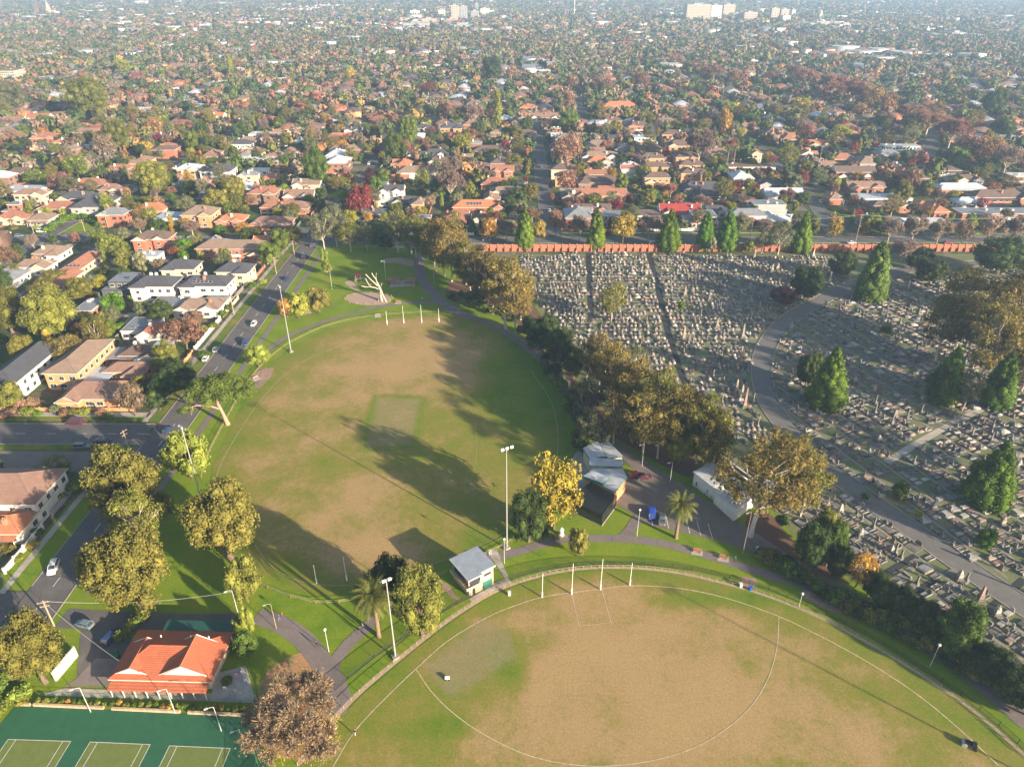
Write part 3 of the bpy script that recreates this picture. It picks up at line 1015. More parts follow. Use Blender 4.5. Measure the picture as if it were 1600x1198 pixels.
NEAR_TREES = [
 ('gum_tree','gum',750,462,392,70),('gum_tree','gum',770,490,405,76),('gum_tree','olive',728,445,372,64),('gum_tree','gum',806,520,430,60),('gum_tree','gum',952,630,530,72),
 ('gum_tree','gum',968,655,560,78),('gum_tree','olive',1020,690,570,80),('gum_tree','gum',1070,716,608,76),('gum_tree','gum',1026,716,625,74),('gum_tree','olive',1100,738,645,70),
 ('gum_tree','greygreen',925,650,580,54),('spreading_tree','dark',995,690,630,60),('spreading_tree','dark',276,596,556,44),('spreading_tree','dark',262,625,580,48),('garden_tree','dark',232,628,600,36),
 ('spreading_tree','olive',1275,860,790,46),('gum_tree','olive',650,404,350,50),('gum_tree','gum',682,424,342,60),('spreading_tree','dark',1450,440,400,60),('gum_tree','gum',1520,575,455,100),
 # kind, foliage, base x, base y, top y, width px
 ('spreading_tree','olive',212,822,698,118),('gum_tree','olive',232,880,762,100),('spreading_tree','olive',222,952,822,128),('garden_tree','olive',160,930,848,58),
 ('garden_tree','green',182,748,694,60),('spreading_tree','olive',362,872,748,118),('garden_tree','olive',388,940,862,58),('garden_tree','olive',262,808,765,36),
 ('spreading_tree','olive',72,1066,955,98),
 ('spreading_tree','dark',614,950,862,76),('spreading_tree','olive',660,992,884,84),('garden_tree','dark',572,955,900,30),
 ('autumn_tree','yellow',866,826,708,104),('spreading_tree','dark',826,846,764,64),('garden_tree','green',852,832,785,34),('garden_tree','olive',902,868,820,38),
 ('garden_tree','lime',300,748,664,76),('garden_tree','lime',406,574,534,42),
 ('garden_tree','lime',467,497,452,44),('garden_tree','olive',500,490,444,44),('garden_tree','gold',450,498,462,28),
 ('garden_tree','lime',392,990,940,24),('garden_tree','green',388,1028,980,40),
 ('gum_tree','greygreen',508,392,328,48),('gum_tree','olive',548,393,346,46),('gum_tree','greygreen',527,386,316,46),('gum_tree','greygreen',574,391,348,40),
 ('garden_tree','green',440,398,350,42),('garden_tree','green',424,416,374,42),('garden_tree','olive',462,382,352,34),
 ('garden_tree','lime',508,412,385,14),('garden_tree','lime',512,430,402,18),
 ('gum_tree','gum',694,432,336,72),('gum_tree','gum',706,440,340,66),('gum_tree','gum',757,475,384,84),('gum_tree','olive',668,410,344,52),
 ('gum_tree','gum',735,454,398,60),('gum_tree','gum',790,514,394,98),('gum_tree','gum',814,500,418,50),('gum_tree','olive',644,398,334,56),
 ('gum_tree','greygreen',622,394,328,48),('gum_tree','gum',716,425,352,56),('autumn_tree','gold',766,380,338,34),('gum_tree','gum',680,418,348,50),
 ('garden_tree','dark',600,392,356,40),('garden_tree','dark',742,478,448,40),('spreading_tree','dark',700,405,370,50),
 ('spreading_tree','dark',850,548,488,58),('spreading_tree','dark',874,574,506,56),('garden_tree','dark',828,528,490,34),('garden_tree','dark',896,592,540,38),
 ('gum_tree','gum',936,612,518,66),('gum_tree','gum',916,602,530,50),('gum_tree','greygreen',906,662,596,48),('garden_tree','dark',898,640,590,30),
 ('gum_tree','greygreen',918,698,638,52),('garden_tree','greygreen',938,700,662,34),('garden_tree','dark',905,705,664,30),
 ('gum_tree','gum',984,670,558,92),('gum_tree','gum',1004,714,606,92),('gum_tree','gum',1048,714,598,86),('gum_tree','gum',958,694,608,62),
 ('gum_tree','olive',1088,724,612,84),('gum_tree','olive',1114,734,634,58),('gum_tree','greygreen',985,612,538,62),('spreading_tree','olive',1060,724,664,60),
 ('gum_tree','olive',1250,806,700,84),('gum_tree','olive',1222,790,672,80),('gum_tree','olive',1195,770,690,70),
 ('spreading_tree','dark',1262,890,812,64),('spreading_tree','green',1290,884,806,46),('autumn_tree','gold',1336,918,860,50),('spreading_tree','dark',1305,905,850,44),
 ('spreading_tree','dark',1376,950,900,48),('spreading_tree','dark',1400,965,915,50),('spreading_tree','dark',1432,985,935,56),('spreading_tree','green',1482,1022,938,80),
 ('spreading_tree','dark',1452,1005,955,50),('spreading_tree','dark',1540,1065,1010,70),('spreading_tree','dark',1580,1100,1045,66),('spreading_tree','dark',1515,1045,1000,50),
 ('spreading_tree','dark',1630,1130,1070,70),('spreading_tree','dark',1356,930,885,36),
 ('gum_tree','olive',955,502,440,54),('garden_tree','bright',1063,486,468,13),('spreading_tree','dark',1256,468,414,56),('garden_tree','plum',1222,480,446,44),
 ('spreading_tree','dark',1312,434,388,46),('cypress_tree','green',1357,468,374,50),('garden_tree','greygreen',1110,398,368,16),
 ('cypress_tree','bright',1287,634,540,56),('spreading_tree','dark',1258,604,544,42),('cypress_tree','bright',1470,628,538,46),('spreading_tree','dark',1458,632,565,44),
 ('gum_tree','greygreen',1503,642,576,42),('cypress_tree','bright',1551,634,548,48),('cypress_tree','bright',1537,786,686,66),('garden_tree','bright',1515,786,715,50),
 ('garden_tree','green',1402,780,750,30),('garden_tree','bright',1534,858,822,38),('garden_tree','bright',1383,522,508,20),('garden_tree','green',1350,782,768,14),
 ('spreading_tree','dark',1556,428,366,92),('gum_tree','gum',1490,545,424,104),('gum_tree','gum',1562,565,420,118),('gum_tree','gum',1528,604,468,100),
 ('gum_tree','gum',1462,560,462,76),('gum_tree','gum',1592,615,520,80),('gum_tree','olive',1600,500,395,90),('gum_tree','gum',1500,470,412,70),
 ('gum_tree','gum',1660,620,470,110),('gum_tree','gum',1680,700,560,120),('gum_tree','gum',1720,800,640,120),('gum_tree','gum',1660,520,400,110),('gum_tree','gum',1760,930,760,130),
 ('cypress_tree','bright',820,389,326,32),('cypress_tree','bright',931,389,326,30),('cypress_tree','bright',1043,391,324,36),('cypress_tree','bright',1099,390,328,28),
 ('cypress_tree','bright',1133,390,326,34),('cypress_tree','bright',1249,394,328,30),('gum_tree','greygreen',1215,398,344,50),('gum_tree','greygreen',1190,396,352,30),
 ('spreading_tree','dark',1440,412,384,34),('spreading_tree','dark',1425,420,396,26),('bare_tree','bare',1405,416,372,34),('garden_tree','olive',1168,396,372,20),
 ('autumn_tree','gold',972,383,332,44),('autumn_tree','gold',843,378,340,24),('autumn_tree','rust',868,370,322,28),('bare_tree','bare',905,378,334,30),
 ('bare_tree','bare',1012,380,334,44),('autumn_tree','gold',1300,378,330,30),('bare_tree','bare',1385,384,336,36),('bare_tree','bare',1422,384,334,36),('bare_tree','tan',1462,384,340,34),
 ('autumn_tree','tan',1502,382,340,36),('autumn_tree','tan',1545,382,330,52),('bare_tree','bare',1585,384,334,44),('bare_tree','bare',792,378,340,36),('autumn_tree','gold',1346,372,345,20),
 # autumn accents among the houses
 ('autumn_tree','red',566,345,280,50),('autumn_tree','pink',884,268,204,58),('autumn_tree','rust',884,305,262,36),('autumn_tree','red',1253,292,262,22),
 ('autumn_tree','yellow',1313,222,192,34),('autumn_tree','pink',1258,222,188,34),('autumn_tree','yellow',724,240,206,34),('autumn_tree','yellow',196,120,88,30),
 ('autumn_tree','pink',218,136,108,34),('autumn_tree','crimson',590,248,228,22),('autumn_tree','red',672,150,126,30),('autumn_tree','pink',698,190,150,32),
 ('autumn_tree','gold',659,178,150,20),('spreading_tree','dark',768,132,84,38),('autumn_tree','rust',292,545,494,64),('autumn_tree','plum',306,540,505,36),
 ('autumn_tree','rust',20,420,382,34),('spreading_tree','olive',245,308,245,56),('spreading_tree','olive',88,530,444,84),('spreading_tree','olive',20,520,440,62),
 ('spreading_tree','olive',148,190,112,66),('spreading_tree','greygreen',24,178,120,50),('autumn_tree','orange',244,218,180,36),('spreading_tree','dark',330,238,208,28),
 ('garden_tree','green',302,238,200,26),('autumn_tree','gold',300,300,265,22),('spreading_tree','green',498,300,222,44),('garden_tree','green',550,342,290,34),
 ('autumn_tree','orange',1380,185,140,40),('autumn_tree','orange',1358,175,130,50),('bare_tree','pink',1330,170,122,56),('bare_tree','pink',1295,160,112,50),
 ('autumn_tree','rust',1258,140,102,44),('autumn_tree','rust',1240,130,98,36),('autumn_tree','rust',1205,135,108,34),('autumn_tree','rust',1110,128,98,44),
 ('autumn_tree','rust',1080,118,92,40),('autumn_tree','rust',1055,108,84,34),('autumn_tree','rust',1150,140,106,40),('bare_tree','pink',1445,215,168,60),
 ('bare_tree','pink',1480,235,180,56),('autumn_tree','rust',1510,258,205,54),('autumn_tree','orange',1540,262,208,50),('bare_tree','bare',1565,278,222,50),
 ('bare_tree','pink',1420,205,162,50),('spreading_tree','dark',1545,190,134,40),('autumn_tree','yellow',1250,180,150,34),('autumn_tree','lime',1140,182,156,30),
 ('autumn_tree','rust',894,146,112,26),('autumn_tree','rust',932,150,118,26),('autumn_tree','rust',948,152,122,24),('autumn_tree','rust',1000,145,108,34),
 ('autumn_tree','gold',1000,122,108,16),('autumn_tree','rust',888,178,140,24),('spreading_tree','green',887,208,166,38),('autumn_tree','pink',852,100,82,20),
 ('spreading_tree','olive',775,160,140,30),('autumn_tree','rust',800,128,100,26),('columnar_tree','lime',778,205,140,14),('columnar_tree','lime',363,124,86,12),
 ('autumn_tree','orange',372,112,88,18),('autumn_tree','gold',548,132,104,26),('garden_tree','bright',562,148,128,18),('bare_tree','bare',740,205,155,40),
 ('bare_tree','bare',708,290,240,34),('bare_tree','bare',705,320,262,40),('bare_tree','bare',1090,262,198,46),('autumn_tree','gold',955,290,258,20),
 ('garden_tree','bright',1085,222,198,22),('autumn_tree','gold',1130,215,165,26),('garden_tree','greygreen',1235,300,265,36),('gum_tree','olive',1225,270,222,42),
 ('autumn_tree','gold',1340,185,158,26),('autumn_tree','rust',1420,300,260,40),('garden_tree','dark',1445,308,278,30),('autumn_tree','plum',1402,300,268,30),
 ('spreading_tree','olive',1408,318,278,30),('gum_tree','olive',1130,318,276,38),('garden_tree','green',970,300,265,28),('autumn_tree','lime',158,388,355,36),
 ('autumn_tree','lime',180,405,362,44),('autumn_tree','lime',172,340,300,30),('garden_tree','bright',292,400,368,36),('garden_tree','bright',290,412,390,22),
 ('garden_tree','bright',182,495,452,40),('garden_tree','green',170,530,495,36),('autumn_tree','tan',212,650,595,46),('spreading_tree','olive',264,580,532,44),
 ('spreading_tree','dark',285,610,566,60),('garden_tree','dark',250,640,606,40),('garden_tree','olive',20,640,590,46),('spreading_tree','olive',92,445,420,50),
 ('spreading_tree','olive',130,472,430,44),('garden_tree','green',48,345,320,16),('garden_tree','dark',370,262,222,22),('autumn_tree','pink',96,300,268,40),
 ('autumn_tree','lime',60,290,262,40),('autumn_tree','lime',125,282,240,44),('spreading_tree','olive',190,240,180,42),('autumn_tree','tan',170,250,205,40),
 ('garden_tree','olive',340,330,290,44),('spreading_tree','olive',370,320,272,40),('spreading_tree','olive',352,310,280,34),('autumn_tree','gold',512,200,175,24),
 ('garden_tree','greygreen',225,430,390,26),('spreading_tree','green',620,255,200,36),('spreading_tree','green',640,235,175,34),('garden_tree','green',600,290,262,28),
 ('autumn_tree','plum',580,298,255,20),('garden_tree','green',590,312,270,26),('autumn_tree','lime',660,300,260,28),('garden_tree','dark',688,312,270,34),
 ('garden_tree','bright',1020,318,292,22),('autumn_tree','crimson',822,285,275,9),('autumn_tree','crimson',822,300,290,10),('autumn_tree','gold',712,415,395,30),
 ('autumn_tree','orange',860,300,280,10),('autumn_tree','orange',862,318,300,10),('garden_tree','green',1490,262,225,40),('garden_tree','dark',1560,220,180,44),
 ('cypress_tree','green',308,235,200,22),('autumn_tree','crimson',1130,330,312,16),('autumn_tree','plum',1150,300,280,16),('autumn_tree','orange',1330,330,300,20)]
for k, (kd, fo, bx_, by_, ty_, w_) in enumerate(NEAR_TREES):
    T(kd, fo, bx_, by_, ty_, w_, var=k)
# ------------------------------------------------------------------ houses
def roof_mat(name, col, course=.0, var=.2, metal=False):
    m, nt, p = nodes_of(name)
    tc = N(nt, "ShaderNodeTexCoord")
    n1 = noise(nt, .5, 4.0, .7)
    n2 = noise(nt, 5.0, 2.0, .7)
    c = ramp(nt, n1, [(.25, tuple(x * (1 - var) for x in col)), (.55, col), (.8, tuple(min(1, x * (1 + var)) for x in col))])
    c = mixc(nt, 1.0, c, ramp(nt, n2, [(.3, (.8, .8, .8)), (.7, (1.15, 1.15, 1.15))]), 'MULTIPLY')
    w = N(nt, "ShaderNodeTexWave", _wave_type='BANDS', _bands_direction='X' if metal else 'Z', Scale=(1.2 if metal else 1.9), Distortion=.3)
    nt.links.new(tc.outputs['Object'], w.inputs['Vector'])
    c = mixc(nt, 1.0, c, ramp(nt, w.outputs['Fac'], [(.0, (.78, .78, .78)), (.35, (1.04, 1.04, 1.04))]), 'MULTIPLY')
    n3 = noise(nt, .9, 3.0, .6)
    c = mixc(nt, ramp(nt, n3, [(.56, (0, 0, 0)), (.72, (.6, .6, .6))]), c, tuple(x * .5 + .03 for x in col))
    nt.links.new(c, p.inputs['Base Color'])
    p.inputs['Roughness'].default_value = .45 if metal else .8
    p.inputs['Specular IOR Level'].default_value = .4 if metal else .2
    bumpn(nt, p, w.outputs['Fac'], .35, .05)
    return m
ROOF = {k: roof_mat("roof_" + k, c, metal=k in ('zinc', 'grey', 'white')) for k, c in {
    'terracotta': (.30, .135, .085), 'orange': (.40, .165, .085), 'brown': (.14, .095, .08), 'tan': (.235, .165, .125), 'slate': (.075, .075, .088),
    'grey': (.20, .205, .22), 'zinc': (.42, .46, .50), 'redmetal': (.30, .045, .04), 'white': (.62, .62, .60), 'faded': (.24, .145, .11)}.items()}
WALL = {k: simple("wall_" + k, c, .9, .12, .8, dirt=tuple(x * .82 for x in c)) for k, c in {
    'white': (.62, .59, .53), 'cream': (.48, .395, .29), 'redbrick': (.34, .135, .08), 'orangebrick': (.50, .25, .12), 'brownbrick': (.22, .135, .10),
    'grey': (.33, .32, .31), 'darkgrey': (.10, .10, .105), 'pink': (.52, .37, .28)}.items()}
M_TRIM = simple("white_trim", (.56, .53, .47), .6, .06, 1.0)
M_DTRIM = simple("dark_trim", (.06, .06, .065), .5, .1, 1.0)
M_GLASS, _nt, _p = nodes_of("window_glass")
_p.inputs['Base Color'].default_value = (.035, .045, .055, 1); _p.inputs['Roughness'].default_value = .12; _p.inputs['Specular IOR Level'].default_value = .6
M_SOLAR, _nt, _p = nodes_of("solar_panel_glass")
_p.inputs['Base Color'].default_value = (.015, .02, .04, 1); _p.inputs['Roughness'].default_value = .2
M_CHIM = simple("chimney_brick", (.36, .18, .11), .9, .2, 2.0)
M_GDOOR = simple("garage_door", (.30, .26, .22), .6, .08, 1.0)

_b = MB()
_b.bx(-.8, .8, -.06, .02, -.75, .75, 0)
_b.bx(-.70, -.03, -.085, -.045, -.64, .64, 1); _b.bx(.03, .70, -.085, -.045, -.64, .64, 1)
_b.bx(-.9, .9, -.16, .0, -.84, -.75, 0)
WIN_MESH = _b.mesh("window", [M_TRIM, M_GLASS])
_b = MB(); _b.bx(-.5, .5, -.06, .02, 0, 2.1, 0); _b.bx(-.42, .42, -.09, -.05, .05, 2.0, 1)
DOOR_MESH = _b.mesh("door", [M_TRIM, M_DTRIM])
_b = MB(); _b.bx(-.45, .45, -.45, .45, -1.2, 1.5); _b.bx(-.52, .52, -.52, .52, 1.5, 1.65)
for _x in (-.2, .2):
    _b.tube([(_x, 0, 1.6), (_x, 0, 2.0)], .12, 6)
CHIM_MESH = _b.mesh("chimney", [M_CHIM])
_b = MB()
_b.bx(-.8, .8, -.5, .5, 0, .05, 0); _b.bx(-.74, .74, -.45, .45, .05, .065, 1)
SOLAR_MESH = _b.mesh("solar_panel", [M_TRIM, M_SOLAR])

def hip_roof(R, x0, x1, y0, y1, z, pitch=27, over=.55, hip=1.0, axis=None, W=None):
    """solid roof with fascia, soffit and ridge tiles; hip=0 makes a gable and adds the gable wall to W"""
    tp = math.tan(math.radians(pitch))
    ox0, ox1, oy0, oy1 = x0 - over, x1 + over, y0 - over, y1 + over
    w, d = ox1 - ox0, oy1 - oy0
    ax = axis or ('x' if w >= d else 'y')
    half = (d if ax == 'x' else w) / 2
    hr = half * tp
    zf = z - .06
    ins = half * hip if hip else 0.0
    L = w if ax == 'x' else d
    ins = min(ins, L / 2 - .02)
    if ax == 'x':
        r0, r1 = Vector((ox0 + ins, (oy0 + oy1) / 2, z + .14 + hr)), Vector((ox1 - ins, (oy0 + oy1) / 2, z + .14 + hr))
    else:
        r0, r1 = Vector(((ox0 + ox1) / 2, oy0 + ins, z + .14 + hr)), Vector(((ox0 + ox1) / 2, oy1 - ins, z + .14 + hr))
    c = [Vector((ox0, oy0, z + .14)), Vector((ox1, oy0, z + .14)), Vector((ox1, oy1, z + .14)), Vector((ox0, oy1, z + .14))]
    cb = [Vector((p.x, p.y, zf)) for p in c]
    if ax == 'x':
        R.add(c + [r0, r1], [(0, 1, 5, 4), (2, 3, 4, 5), (3, 0, 4), (1, 2, 5)], 0)
        hips = [(c[0], r0), (c[3], r0), (c[1], r1), (c[2], r1)]
    else:
        R.add(c + [r0, r1], [(1, 2, 5, 4), (3, 0, 4, 5), (0, 1, 4), (2, 3, 5)], 0)
        hips = [(c[0], r0), (c[1], r0), (c[2], r1), (c[3], r1)]
    R.add(c + cb, [(0, 4, 5, 1), (1, 5, 6, 2), (2, 6, 7, 3), (3, 7, 4, 0)], 1)
    R.add(cb, [(3, 2, 1, 0)], 1)
    R.tube([r0, r1], .11, 4, 2, cap=False)
    if hip > .5:
        for a, b_ in hips:
            R.tube([a, b_], .09, 4, 2, cap=False)
    if not hip and W is not None:
        # gable end: a wall face just proud of the tiles with barge boards
        for e, q in (((0, 3), r0), ((1, 2), r1)) if ax == 'x' else (((0, 1), r0), ((3, 2), r1)):
            a, b_ = c[e[0]], c[e[1]]
            out = Vector((-1 if q is r0 else 1, 0, 0)) if ax == 'x' else Vector((0, -1 if q is r0 else 1, 0))
            sh = out * .03
            a2, b2, q2 = a.lerp(b_, .06) + sh, b_.lerp(a, .06) + sh, q - Vector((0, 0, half * .06 * tp * 2)) + sh
            fc = (0, 1, 2)
            W.add([a2, b2, q2, a2 - sh, b2 - sh, q2 - sh], [(0, 1, 2), (0, 3, 4, 1), (1, 4, 5, 2), (2, 5, 3, 0)], 1)
            R.tube([a + sh * 2, q + sh * 2, b_ + sh * 2], .1, 4, 1)
    return hr

class Spec:
    pass
def windows_on(lst, x0, x1, y0, y1, z0, storeys, rng, sh=2.8, dens=3.4, skip=.12, sides='SEW'):
    for s in sides:
        if s in 'SN':
            L = x1 - x0; n = max(1, int(L / dens))
            for k in range(n):
                for f in range(storeys):
                    if rng.random() < skip:
                        continue
                    x = x0 + L * (k + .5) / n
                    lst.append((x, y0 if s == 'S' else y1, z0 + 1.55 + f * sh, 0 if s == 'S' else math.pi, rng.choice((.85, 1, 1.15, 1.4))))
        else:
            L = y1 - y0; n = max(1, int(L / dens))
            for k in range(n):
                for f in range(storeys):
                    if rng.random() < skip:
                        continue
                    y = y0 + L * (k + .5) / n
                    lst.append((x1 if s == 'E' else x0, y, z0 + 1.55 + f * sh, math.pi / 2 if s == 'E' else -math.pi / 2, rng.choice((.85, 1, 1.15))))

HOCC = np.zeros((ON_Y, ON_X), np.uint8)
HGROUP = "houses of the suburb"
def house(x, y, w, d, rot, style, roof, wall, st=1, seed=0, detail=True, name=None, solar=0, label=None, gcol=None):
    rng = random.Random(seed * 7 + int(x * 13 + y * 7))
    h = 2.9 * st + .5
    root = empty(name or ("house" if style != 'carport' else 'carport'), (x, y, 0), rot)
    W, R = MB(), MB()
    wins = []
    x0, x1, y0, y1 = -w / 2, w / 2, -d / 2, d / 2
    chims, solars, doors = [], [], []
    pz = rng.uniform(23, 29)
    if style in ('hip1', 'hip2', 'gable1', 'long'):
        mw, md = w, d
        wings = []
        if style == 'hip1' and w > 11:
            k = rng.choice((-1, 1)); ww = min(6.5, w * .42)
            wings.append((k * (w / 2 - ww / 2), ww, rng.uniform(2.2, 3.5), 0.0 if rng.random() < .6 else 1.0))
        if style == 'hip2':
            k = rng.choice((-1, 1)); ww = min(6, w * .4)
            wings.append((k * (w / 2 - ww / 2 - .4), ww, rng.uniform(1.2, 2.4), 1.0 if rng.random() < .6 else 0.0))
        if style == 'gable1':
            ww = min(6.5, w * .36)
            wings.append((-(w / 2 - ww / 2), ww, rng.uniform(2, 3.2), 0.0)); wings.append((w / 2 - ww / 2 - w * .08, ww * .9, rng.uniform(1, 2.0), 0.0))
        wl = max([q[2] for q in wings] or [0])
        yy0 = y0 + wl
        W.bx(x0, x1, yy0, y1, 0, h)
        hipv = 1.0 if style != 'gable1' else (0.0 if rng.random() < .5 else 1.0)
        if style == 'long':
            hipv = 1.0
        hr = hip_roof(R, x0, x1, yy0, y1, h, pz, .6, hipv, None, W)
        windows_on(wins, x0, x1, yy0, y1, .1, st, rng)
        for (cx, ww, ext, hv) in wings:
            a, b_ = cx - ww / 2, cx + ww / 2
            hh = h - (.0 if rng.random() < .7 else (2.7 if st > 1 else 0))
            W.bx(a, b_, yy0 - ext, yy0 + .02, 0, hh - .003)
            hip_roof(R, a, b_, yy0 - ext, yy0 + (y1 - yy0) * .5, hh + .004, pz + 1.5, .5, hv, 'y', W)
            windows_on(wins, a + .3, b_ - .3, yy0 - ext, yy0, .1, max(1, int(hh / 2.9)), rng, sides='S', skip=0)
        # verandah between the wings
        if style in ('hip1', 'gable1') and rng.random() < .7:
            vx0 = x0 + (6.2 if wings and wings[0][0] < 0 else .3); vx1 = x1 - (6.2 if wings and wings[-1][0] > 0 else .3)
            if vx1 - vx0 > 2.5:
                vb = MB()
                zz = h - .35
                vb.add([(vx0, yy0 - 2.0, zz - .5), (vx1, yy0 - 2.0, zz - .5), (vx1, yy0 - .02, zz), (vx0, yy0 - .02, zz),
                        (vx0, yy0 - 2.0, zz - .6), (vx1, yy0 - 2.0, zz - .6), (vx1, yy0 - .02, zz - .1), (vx0, yy0 - .02, zz - .1)],
                       [(0, 1, 2, 3), (7, 6, 5, 4), (0, 4, 5, 1), (1, 5, 6, 2), (3, 7, 4, 0)], 0)
                for k in range(3):
                    xx = vx0 + .15 + (vx1 - vx0 - .3) * k / 2
                    vb.bx(xx - .07, xx + .07, yy0 - 1.95, yy0 - 1.8, 0, zz - .6, 1)
                vb.build("verandah", [ROOF[roof], M_TRIM], root)
        # rear lean-to or flat extension
        if rng.random() < .6 and detail and style != 'long':
            ex = rng.uniform(.4, .7) * w; sx = rng.choice((-1, 1)) * (w - ex) / 2
            W.bx(sx - ex / 2, sx + ex / 2, y1 - .02, y1 + 4.5, 0, 2.9)
            R.bx(sx - ex / 2 - .2, sx + ex / 2 + .2, y1 + .3, y1 + 4.8, 2.9, 3.1, 3)
        nch = rng.choice((0, 1, 1, 2)) if style != 'long' else 0
        for k in range(nch):
            chims.append((x0 + w * rng.uniform(.2, .8), (yy0 + y1) / 2 + rng.choice((-1, 1)) * d * .18, h + hr * .55))
        doors.append((x0 + w * rng.uniform(.35, .65), yy0 - .01, .1, 0))
        if st > 1 and rng.random() < .5 and style != 'long':
            bb = MB(); bw = w * .35; bx_ = x0 + w * .5
            bb.bx(bx_ - bw / 2, bx_ + bw / 2, yy0 - 1.4, yy0 - .01, 2.85, 3.0, 0)
            bb.bx(bx_ - bw / 2, bx_ + bw / 2, yy0 - 1.4, yy0 - 1.32, 3.0, 3.95, 0)
            bb.build("balcony", [M_TRIM], root)
    elif style == 'flat':
        segs = [(x0, x1, y0, y1, 2.9 if st > 1 else h)]
        if st > 1:
            a = x0 + w * rng.uniform(0, .25); b_ = x1 - w * rng.uniform(0, .25)
            segs = [(x0, x1, y0, y1, 3.1), (a, b_, y0 + d * rng.uniform(.05, .3), y1 - .3, 3.1 + 2.9 * (st - 1))]
        for i, (a, b_, c, e, hh) in enumerate(segs):
            z0 = 0 if i == 0 else 3.1
            W.bx(a, b_, c, e, z0 + (.0 if i == 0 else .0), hh)
            R.bx(a - .25, b_ + .25, c - .25, e + .25, hh, hh + .22, 1)
            R.bx(a + .1, b_ - .1, c + .1, e - .1, hh + .22, hh + .25, 0)
            windows_on(wins, a, b_, c, e, z0, max(1, round((hh - z0) / 2.9)), rng, dens=2.6, skip=.1)
        for k in range(rng.randrange(1, 4)):
            xx, yv = x0 + w * rng.uniform(.15, .85), y0 + d * rng.uniform(.35, .85)
            zz = segs[-1][4] if segs[-1][0] + 1 < xx < segs[-1][1] - 1 else segs[0][4]
            if zz == segs[-1][4] and not (segs[-1][2] + 1 < yv < segs[-1][3] - 1):
                zz = segs[0][4]
            R.bx(xx - .6, xx + .6, yv - .5, yv + .5, zz + .2, zz + 1.0, 1)
    elif style == 'carport':
        for sx in (x0 + .3, x1 - .3):
            for sy in (y0 + .3, y1 - .3):
                W.bx(sx - .08, sx + .08, sy - .08, sy + .08, 0, 2.6)
        R.bx(x0, x1, y0, y1, 2.6, 2.85, 0)
    elif style == 'shed':
        W.bx(x0, x1, y0, y1, 0, h)
        hip_roof(R, x0, x1, y0, y1, h, 12, .2, 0.0, None, W)
    W.build("wall" if style != 'carport' else "post_frame", [WALL[wall], WALL[gcol or rng.choice(('white', 'cream', wall))]], root)
    trim = M_TRIM if wall != 'darkgrey' else M_DTRIM
    ridge = ROOF[roof]
    ro = R.build("roof", [ROOF[roof], trim, ROOF['faded'] if roof == 'terracotta' and rng.random() < .3 else ridge, ROOF['grey' if rng.random() < .5 else 'zinc']], root)
    for c in chims:
        o = link("chimney", CHIM_MESH, ro, c)
        if rng.random() < .4:
            override(o, [M_TRIM])
    for c in doors:
        link("door", DOOR_MESH, root, c[:3], c[3])
    if solar:
        z = h + .9
        for k in range(solar):
            i, j = k % 5, k // 5
            tp = math.radians(pz)
            o = link("solar_panel", SOLAR_MESH, ro, (x0 + w * .3 + i * 1.7, y0 + 1.6 + wl + j * 1.05 * math.cos(tp) if style not in ('flat', 'carport') else y0 + 3 + j * 1.2,
                                                      (h + .34 + (1.6 + .55 + j * 1.05 * math.cos(tp)) * math.tan(tp)) if style not in ('flat', 'carport') else (segs[-1][4] + .3)))
            if style not in ('flat', 'carport'):
                o.rotation_euler = (tp, 0, 0)
    if style != 'carport' and style != 'shed':
        if detail:
            for (wx, wy, wz, wr, sx) in wins:
                link("window", WIN_MESH, root, (wx, wy, wz), wr, (sx, 1, 1))
        else:
            jb = MB()
            for (wx, wy, wz, wr, sx) in wins:
                jb.box((wx, wy, wz), ((1.5 * sx, .1, 1.3) if abs(math.sin(wr)) < .5 else (.1, 1.5 * sx, 1.3)), 0)
            if jb.v:
                o = jb.build("window", [M_GLASS], root); o['kind'] = 'stuff'
    c, s = math.cos(rot), math.sin(rot)
    occ_poly(rect_pts(x, y, w + 1.5, d + 1.5, rot)); occ_poly(rect_pts(x, y, w + 1, d + 1, rot), 1, HOCC)
    root['category'] = 'carport' if style == 'carport' else 'house'
    root['group'] = HGROUP if style != 'carport' else 'carports'
    root['label'] = label or ''
    HOUSES.append((root, style, roof, wall, st, w))
    return root
